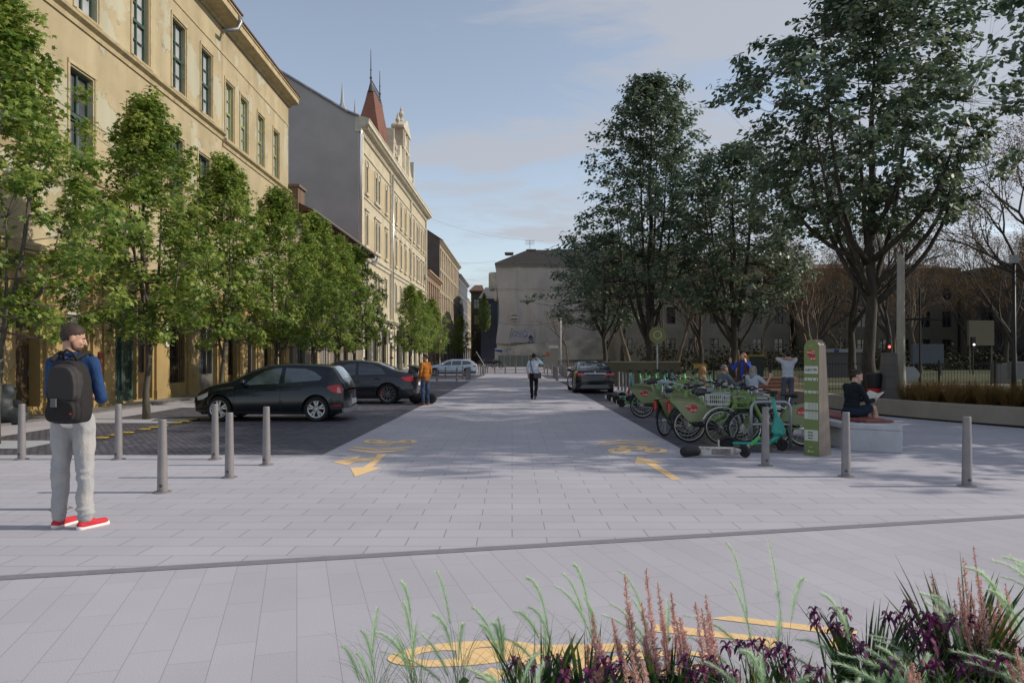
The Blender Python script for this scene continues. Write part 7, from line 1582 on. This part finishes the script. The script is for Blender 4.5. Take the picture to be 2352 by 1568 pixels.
# ------------------------------------------------------------------ foreground planting bed
sheet('planting_bed_soil', [(-1.1,1.2),(4,1.2),(4,3.2),(-.35,3.45),(-1.1,3.0)], .02, M('bed_soil',(.035,.025,.018),.95,col2=(.06,.045,.03),vs=8,bump=.8,bs=50))
def facemesh(name, vs, fs, tn, mat_, par):
    me = bpy.data.meshes.new(name); me.from_pydata(vs,[],fs); me.materials.append(mat_); a_ = me.attributes.new('tone','FLOAT','FACE'); a_.data.foreach_set('value',np.array(tn,dtype=np.float32)); o = bpy.data.objects.new(name,me); link(o,par); return o
m_plume = leafmat('plume_bristles',(.46,.66,.42),(.64,.82,.58),(.88,.92,.80),.8,.5); m_stem = leafmat('thin_grass_stems',(.16,.30,.13),(.22,.36,.16),(.30,.36,.18),.7,.3)
m_pink = leafmat('rosy_spikes',(.78,.50,.52),(.92,.70,.70),(.74,.46,.36),.8,.5); m_irisl = leafmat('sword_leaves',(.018,.055,.02),(.035,.095,.026),(.15,.19,.035),.4,.35); m_petal = leafmat('purple_petals',(.04,.008,.045),(.095,.014,.08),(.27,.025,.14),.6,.3)
m_wpet = leafmat('white_petals',(.45,.48,.45),(.6,.62,.55),(.62,.58,.3),.6,.3)
rg = random.Random(12); rn = np.random.default_rng(12)
def spine(p, q, bend, n=14):
    p, q = V(p), V(q); out_ = []
    for i in range(n+1): t_ = i/n; r_ = p.lerp(q,t_); r_ = V((p.x+(q.x-p.x)*t_**2.2, p.y+(q.y-p.y)*t_**2.2, p.z+(q.z-p.z)*(1-(1-t_)**(1+bend)))); out_.append(r_)
    return out_
def grass_plant(base, tops, label, nst=34):
    t = thing('fountain_grass', (base[0],base[1],.03), label, 'grass plant', group='pale green fountain grasses in the foreground bed'); b0 = V(base+(.03,)) if len(base) == 2 else V(base)
    SV, SF, ST, PV, PF, PT = [],[],[],[],[],[]
    def rib(pts, w_, VV, FF, TT, tone):
        k0 = len(VV); n = len(pts)
        for i, p in enumerate(pts):
            w2 = w_*(1-.6*i/n); VV += [(p.x-w2,p.y-w2*.4,p.z),(p.x+w2,p.y+w2*.4,p.z)]
        for i in range(n-1): FF.append((k0+2*i,k0+2*i+1,k0+2*i+3,k0+2*i+2)); TT.append(tone)
    for tp in tops:
        tpv = V(tp)-b0; pts = spine((rg.uniform(-.03,.03),rg.uniform(-.03,.03),0), tpv, rg.uniform(.1,.7)); rib(pts,.0013,SV,SF,ST,rg.random()); L_ = len(pts); L0 = rg.uniform(.48,.62)
        for i in range(520):
            u = L0+(1-L0)*(i/520); f = u*(L_-1); k = min(int(f),L_-2); p = pts[k].lerp(pts[k+1],f-k); d = (pts[k+1]-pts[k]).normalized(); env = math.sin(min(1,(u-L0)/(1-L0)*1.15+.10)*math.pi*.92)**.6
            a = rg.uniform(0,6.28); o1 = d.orthogonal().normalized(); o2 = d.cross(o1); s_ = o1*math.cos(a)+o2*math.sin(a); l = rg.uniform(.010,.036)*env+.006; q = p+(s_*.75+d*.8)*l; w_ = d.cross(s_)*rg.uniform(.0005,.0010); k0 = len(PV)
            PV += [tuple(p-w_),tuple(p+w_),tuple(q)]; PF.append((k0,k0+1,k0+2)); PT.append(rg.random()*.6+.4*(u-L0)/(1-L0))
    for i in range(nst):
        a = rg.uniform(0,6.28); l = rg.uniform(.12,.38); h = rg.uniform(.25,.5); rib(spine((rg.uniform(-.03,.03),rg.uniform(-.03,.03),0),(math.cos(a)*l,math.sin(a)*l*.5,h),rg.uniform(.4,1.2)),.0012,SV,SF,ST,rg.random())
    facemesh('stems',SV,SF,ST,m_stem,t); facemesh('plumes',PV,PF,PT,m_plume,t); return t
def T5(zx, zy, Y): return Wp(746.5+.36623*zx, 1177.1+.36623*zy, Y)
def T6(zx, zy, Y): return Wp(1550.4+.3408*zx, 1177.1+.3408*zy, Y)
GP = [((-.55,3.0),[(5,110,835),(5,230,740),(5,330,598),(5,200,880)],'sparse pale grass at the far left of the bed'),((-.40,3.15),[(5,490,562),(5,480,436),(5,305,745),(5,455,780),(5,570,700)],'grass arching left over the painted wheel'),
 ((-.22,3.1),[(5,700,368),(5,605,760),(5,680,640),(5,865,700),(5,350,870)],'tall fine grass above the left part of the painted wheel'),((-.02,3.1),[(5,920,590),(5,975,700),(5,1050,690),(5,1085,660),(5,1120,710)],'grass in the middle of the painted wheel'),
 ((.17,3.1),[(5,1268,410),(5,1190,615),(5,1275,590),(5,1375,730),(5,1100,780)],'grass with one long plume right of the painted wheel'),((.36,3.15),[(5,1440,458),(5,1495,385),(5,1560,325),(5,1630,535),(5,1665,600)],'dense grass with three tall plumes in the bed centre left'),
 ((.62,3.1),[(5,1845,365),(5,1790,570),(5,1740,640),(5,1930,545),(5,2150,550)],'grass with a single leaning plume among the pink spikes'),((1.02,3.1),[(6,345,200),(6,375,465),(6,60,690),(6,20,800)],'grass with a nodding top left of the straight plume'),
 ((1.12,3.1),[(6,628,182),(6,875,440),(6,700,710)],'grass with one straight tall plume in front of the chevrons'),((1.36,2.95),[(6,990,545),(6,1120,690),(6,820,850),(6,560,900)],'grass with thick low plumes before the irises'),
 ((1.78,2.9),[(6,1650,540),(6,1690,600),(6,1740,560),(6,1340,850),(6,1290,820)],'grass between the tall iris and the right hand spikes'),((2.02,2.9),[(6,1960,370),(6,2045,385),(6,2110,520),(6,1880,860),(6,1940,900)],'bushy grass behind the right hand spikes'),
 ((2.25,3.0),[(6,2135,320),(6,2190,430),(6,2215,300),(6,2255,290),(6,2300,340)],'pale tall grass near the right corner'),((2.38,3.0),[(6,2340,330),(6,2380,400),(6,2320,420),(6,2210,640)],'palest grass at the very right corner'),
 ((.02,2.7),[(5,880,970),(5,940,1000),(5,1010,1010),(5,1340,880),(5,1370,940)],'low fluffy grass at the bottom edge left of the irises'),((.9,2.65),[(6,580,960),(6,200,1000),(6,450,930)],'low grass at the bottom edge in the centre'),((1.5,2.65),[(6,1020,1000),(6,1110,950),(6,1290,920),(6,1370,900)],'low fluffy grass at the bottom edge before the iris flowers'),((2.1,2.65),[(6,1960,1000),(6,1870,930),(6,2130,930)],'low fluffy grass at the bottom right')]
for base, tops, lb in GP: grass_plant(base, [(T5 if k == 5 else T6)(zx,zy,base[1]+rg.uniform(-.08,.08)) for k,zx,zy in tops], lb)
for i in range(9):
    x_ = .95+i*.19; y_ = rg.uniform(2.55,2.8); grass_plant((x_,y_), [(x_+rg.uniform(-.12,.12), y_+rg.uniform(-.05,.1), rg.uniform(.36,.52)) for _ in range(4)], 'low pale grass tuft in the front edge of the bed, '+['first','second','third','fourth','fifth','sixth','seventh','eighth','ninth'][i]+' from the left', 20)
def spike_plant(base, tops, label):
    t = thing('pink_spike_plant',(base[0],base[1],.03),label,'flowering plant',group='rosy flower spikes in the foreground bed'); b0 = V((base[0],base[1],.03)); SV,SF,ST,PV,PF,PT = [],[],[],[],[],[]; sb_ = MB()
    for tp in tops:
        q = V(tp)-b0; p0 = V((q.x*.7+rg.uniform(-.02,.02),q.y*.7+rg.uniform(-.02,.02),0)); n = 10; pts = [p0.lerp(q,i/n) for i in range(n+1)]; sb_.tube(pts,[.0032*(1-.75*i/n) for i in range(n+1)],5); L_ = q.z*rg.uniform(.62,.74)
        for br in range(60):
            u = (br/60); z0 = q.z-L_*(1-u)*1.0-.004; p = p0.lerp(q,z0/q.z); a = rg.uniform(0,6.28); bl_ = (.044*(1-u)**.7+.006)*rg.uniform(.7,1.2); d = V((math.cos(a)*.62,math.sin(a)*.62,.95)).normalized()
            m_ = max(3,int(bl_/.0022))
            for k in range(m_):
                c_ = p+d*bl_*k/m_; 
                for _ in range(2):
                    s_ = V((rg.gauss(0,1),rg.gauss(0,1),rg.gauss(.4,1))).normalized(); l = rg.uniform(.006,.0115); w_ = s_.orthogonal().normalized()*l*.3; k0 = len(PV); PV += [tuple(c_-w_),tuple(c_+s_*l*.6+w_*1.5),tuple(c_+s_*l),tuple(c_+w_)]; PF.append((k0,k0+1,k0+2,k0+3)); PT.append(min(1,max(0,rg.gauss(.25+.7*u,.22))))
        for k in range(9):
            z0 = rg.uniform(.2,.62)*q.z; p = p0.lerp(q,z0/q.z); a = rg.uniform(0,6.28); d = V((math.cos(a),math.sin(a),.3)); l = rg.uniform(.03,.06); w_ = V((-d.y,d.x,.2))*l*.16; k0 = len(SV); SV += [tuple(p),tuple(p+d*l*.5+w_),tuple(p+d*l),tuple(p+d*l*.5-w_)]; SF.append((k0,k0+1,k0+2,k0+3)); ST.append(rg.random())
    sb_.build('stems', M('brown_stems',(.08,.07,.03),.8), t); facemesh('leaves',SV,SF,ST,m_irisl,t); facemesh('flower_spikes',PV,PF,PT,m_pink,t)
SP = [((.52,3.0),[(5,1675,622),(5,1640,820),(5,1720,780),(5,1700,900)],'leftmost small rosy spikes'),((.68,3.05),[(5,1880,380),(5,1800,655),(5,1835,790),(5,1900,560)],'rosy plant with a slim spike left of the tallest one'),((.80,3.0),[(5,2015,345),(5,1985,560),(5,2045,620),(5,2000,800)],'tallest brownish spike of the centre group'),
 ((.93,3.0),[(5,2085,435),(5,2110,600),(5,2170,495),(5,2225,655),(5,2205,680)],'pair of rosy spikes right of the tallest centre one'),((1.05,2.95),[(6,135,600),(6,205,548),(6,178,640),(6,30,700),(6,235,690)],'rosy spikes beside the long chevron'),((.72,2.75),[(5,1870,900),(5,1920,860),(5,1990,930)],'low rosy spikes at the bottom edge'),
 ((1.90,2.95),[(6,1735,410),(6,1790,560),(6,1760,640),(6,1800,660)],'rosy spikes right of the tall iris leaves'),((2.03,2.95),[(6,1910,430),(6,1940,300),(6,1880,580),(6,1950,640)],'twin rosy spikes on the right'),((2.12,2.95),[(6,2010,222),(6,2035,380),(6,2000,560),(6,2050,640)],'tallest rosy spike of the right group'),
 ((2.25,2.95),[(6,2160,485),(6,2225,470),(6,2130,600),(6,2200,760)],'rosy spikes in front of the palest grass'),((1.62,2.65),[(6,1595,1000),(6,1570,1060),(6,1640,1070)],'small rust spikes at the bottom edge'),((2.3,2.65),[(6,2290,900),(6,2330,1000),(6,2250,1020)],'rusty spikes in the bottom right corner')]
for base, tops, lb in SP: spike_plant(base, [(T5 if k == 5 else T6)(zx,zy,base[1]+rg.uniform(-.06,.06)) for k,zx,zy in tops], lb)
def flower(VV, FF, TT, c, s):
    for k in range(10):
        a = k*math.pi/5+rg.uniform(-.2,.2); up = k%2; d = V((math.cos(a),math.sin(a),0)); u = V((-d.y,d.x,0)); k0 = len(VV); tt = rg.uniform(.1,1)
        P_ = ([(0,0),(.25,.55),(.55,.75),(.75,.45)] if up else [(0,0),(.35,.25),(.75,-.05),(.95,-.6)]); W_ = [.04,.15,.20,.05]
        for (r_,z),w_ in zip(P_,W_): VV += [tuple(c+(d*r_+V((0,0,z))-u*w_+V((0,0,rg.uniform(-.12,.12))))*s),tuple(c+(d*r_+V((0,0,z))+u*w_)*s)]
        for i in range(3): FF.append((k0+2*i,k0+2*i+1,k0+2*i+3,k0+2*i+2)); TT.append(min(1,max(0,tt+rg.uniform(-.2,.2))))
def iris(base, label, nb=30, H=.5, fl=(), hw=.010, spread=.12):
    t = thing('iris', (base[0],base[1],.03), label, 'flowering plant', group='dark purple irises in the foreground bed'); b0 = V((base[0],base[1],.03))
    blades('leaves', nb, H, spread, .34, hw*1.15, m_irisl, t, rg.randint(0,9999), 6)
    if fl:
        sm_ = MB()
        for f in fl:
            VV,FF,TT = [],[],[]; c_ = V(f)-b0; sm_.tube([(c_.x*.4,c_.y*.4,0),(c_.x*.8,c_.y*.8,c_.z*.6),(c_.x,c_.y,c_.z-.005)],[.003,.0028,.002],5); flower(VV,FF,TT,c_,rg.uniform(.028,.042)); facemesh('flower',VV,FF,TT,m_petal,t)
        sm_.build('stems', M('iris_stem',(.03,.06,.02),.6), t)
    return t
IR = [((.10,2.9),.50,28,[(5,1190,960),(5,1250,985),(5,1290,970),(5,1230,1030)],'iris clump at the left end under the painted wheel'),((.30,2.9),.52,30,[(5,1390,940),(5,1460,930),(5,1510,970),(5,1500,1020)],'iris clump under the painted bicycle frame'),
 ((.60,2.85),.50,34,[(5,1750,950),(5,1790,985),(5,1800,1010),(5,1860,960)],'iris clump below the leftmost rosy spikes'),((.88,2.8),.47,34,[(6,60,1000),(6,110,1090),(6,250,1060),(6,230,1010)],'iris clump at the bottom edge in the centre'),
 ((1.10,2.9),.46,30,[(6,350,910),(6,430,905),(6,520,890),(6,590,900),(6,480,940)],'iris clump with flowers over the short chevron'),((1.22,2.85),.47,30,[(6,640,960),(6,700,930),(6,760,960),(6,750,1040),(6,600,1010)],'iris clump right of the short chevron'),
 ((1.42,2.98),.60,70,[(6,940,680),(6,950,750),(6,1085,690),(6,1150,685),(6,1060,780)],'leafy iris clump with flowers before the long chevron'),((1.54,2.9),.52,50,[(6,1100,790),(6,1180,830),(6,1200,860),(6,1250,930)],'dark leafy iris right of the long chevron tip'),
 ((1.80,3.0),.74,44,[(6,1440,720),(6,1510,710),(6,1575,640),(6,1550,790),(6,1600,730)],'tallest iris with straight sword leaves'),((1.84,2.88),.55,50,[(6,1560,850),(6,1640,820),(6,1700,850),(6,1720,900),(6,1660,930)],'iris clump around the white flower'),
 ((1.98,2.95),.52,46,[(6,1690,720),(6,1740,735),(6,1780,720),(6,1700,800),(6,1760,860),(6,1820,900)],'iris clump with the densest purple flowers'),((2.08,2.9),.5,40,[(6,1840,730),(6,1870,760),(6,1985,740),(6,1900,990),(6,1880,1040)],'iris clump between the right hand spikes'),
 ((1.65,2.7),.46,50,[(6,1410,1050),(6,1480,1040),(6,1700,1050),(6,1760,1040),(6,1250,940)],'low iris clump at the bottom edge right of centre'),((2.25,2.7),.47,50,[(6,2010,1020),(6,2080,1050),(6,1930,1080),(6,2200,1000)],'low iris clump at the bottom right'),
 ((1.30,2.66),.44,50,[(6,900,1080),(6,980,1090),(6,780,1090)],'low iris clump at the bottom edge under the leafy one'),((.45,2.68),.44,40,[(5,1500,1040),(5,1650,1040)],'low iris clump at the bottom edge left of centre'),((2.42,2.85),.5,40,[(6,2280,900),(6,2350,950)],'iris clump at the right corner of the bed'),((1.0,2.68),.44,44,[(6,330,1080),(6,400,1100),(6,180,1080)],'low iris clump at the bottom edge below the chevrons')]
for base, H_, nb, fl, lb in IR: iris(base, lb, int(nb*1.8), H_, [(T5 if k == 5 else T6)(zx,zy,base[1]+rg.uniform(-.05,.05)) for k,zx,zy in fl])
t = thing('white_rose', (1.78,2.93,.03), 'single white flower with yellow tinge among the purple irises', 'flower'); VV,FF,TT = [],[],[]
for c_ in (T6(1535,905,2.93),T6(1550,975,2.9),T6(1520,950,2.88)):
    c_ = V(c_)-V((1.78,2.93,.03))
    for k in range(34):
        s_ = V((rg.gauss(0,1),rg.gauss(0,1)-.4,rg.gauss(.2,1))).normalized(); p = c_+s_*rg.uniform(.008,.020); a_ = s_.orthogonal().normalized(); b_ = s_.cross(a_); w_ = rg.uniform(.008,.014); k0 = len(VV); VV += [tuple(p-a_*w_),tuple(p-b_*w_),tuple(p+a_*w_),tuple(p+b_*w_)]; FF.append((k0,k0+1,k0+2,k0+3)); TT.append(rg.random())
facemesh('petals',VV,FF,TT,m_wpet,t); b = MB(); b.tube([(0,0,0),(.0,0,.4)],.003,5); b.build('stem', M('iris_stem',(0,0,0)), t)
# low filler foliage of the bed
P = np.stack([rn.uniform(-.25,2.7,5200), rn.uniform(2.35,3.0,5200), rn.uniform(.05,.36,5200)],1); P = P[(P[:,0] > .0+.25*(P[:,1]-2.4))|(rn.uniform(0,1,len(P)) < .12)]
f_ = leaves('bed_undergrowth', P, .055, 'oval', leafmat('undergrowth',(.010,.03,.008),(.02,.055,.012),(.04,.09,.02),.6,.3), None, rn, .8, None); tag(f_, 'dense dark green undergrowth filling the foreground bed', 'undergrowth', kind='stuff')
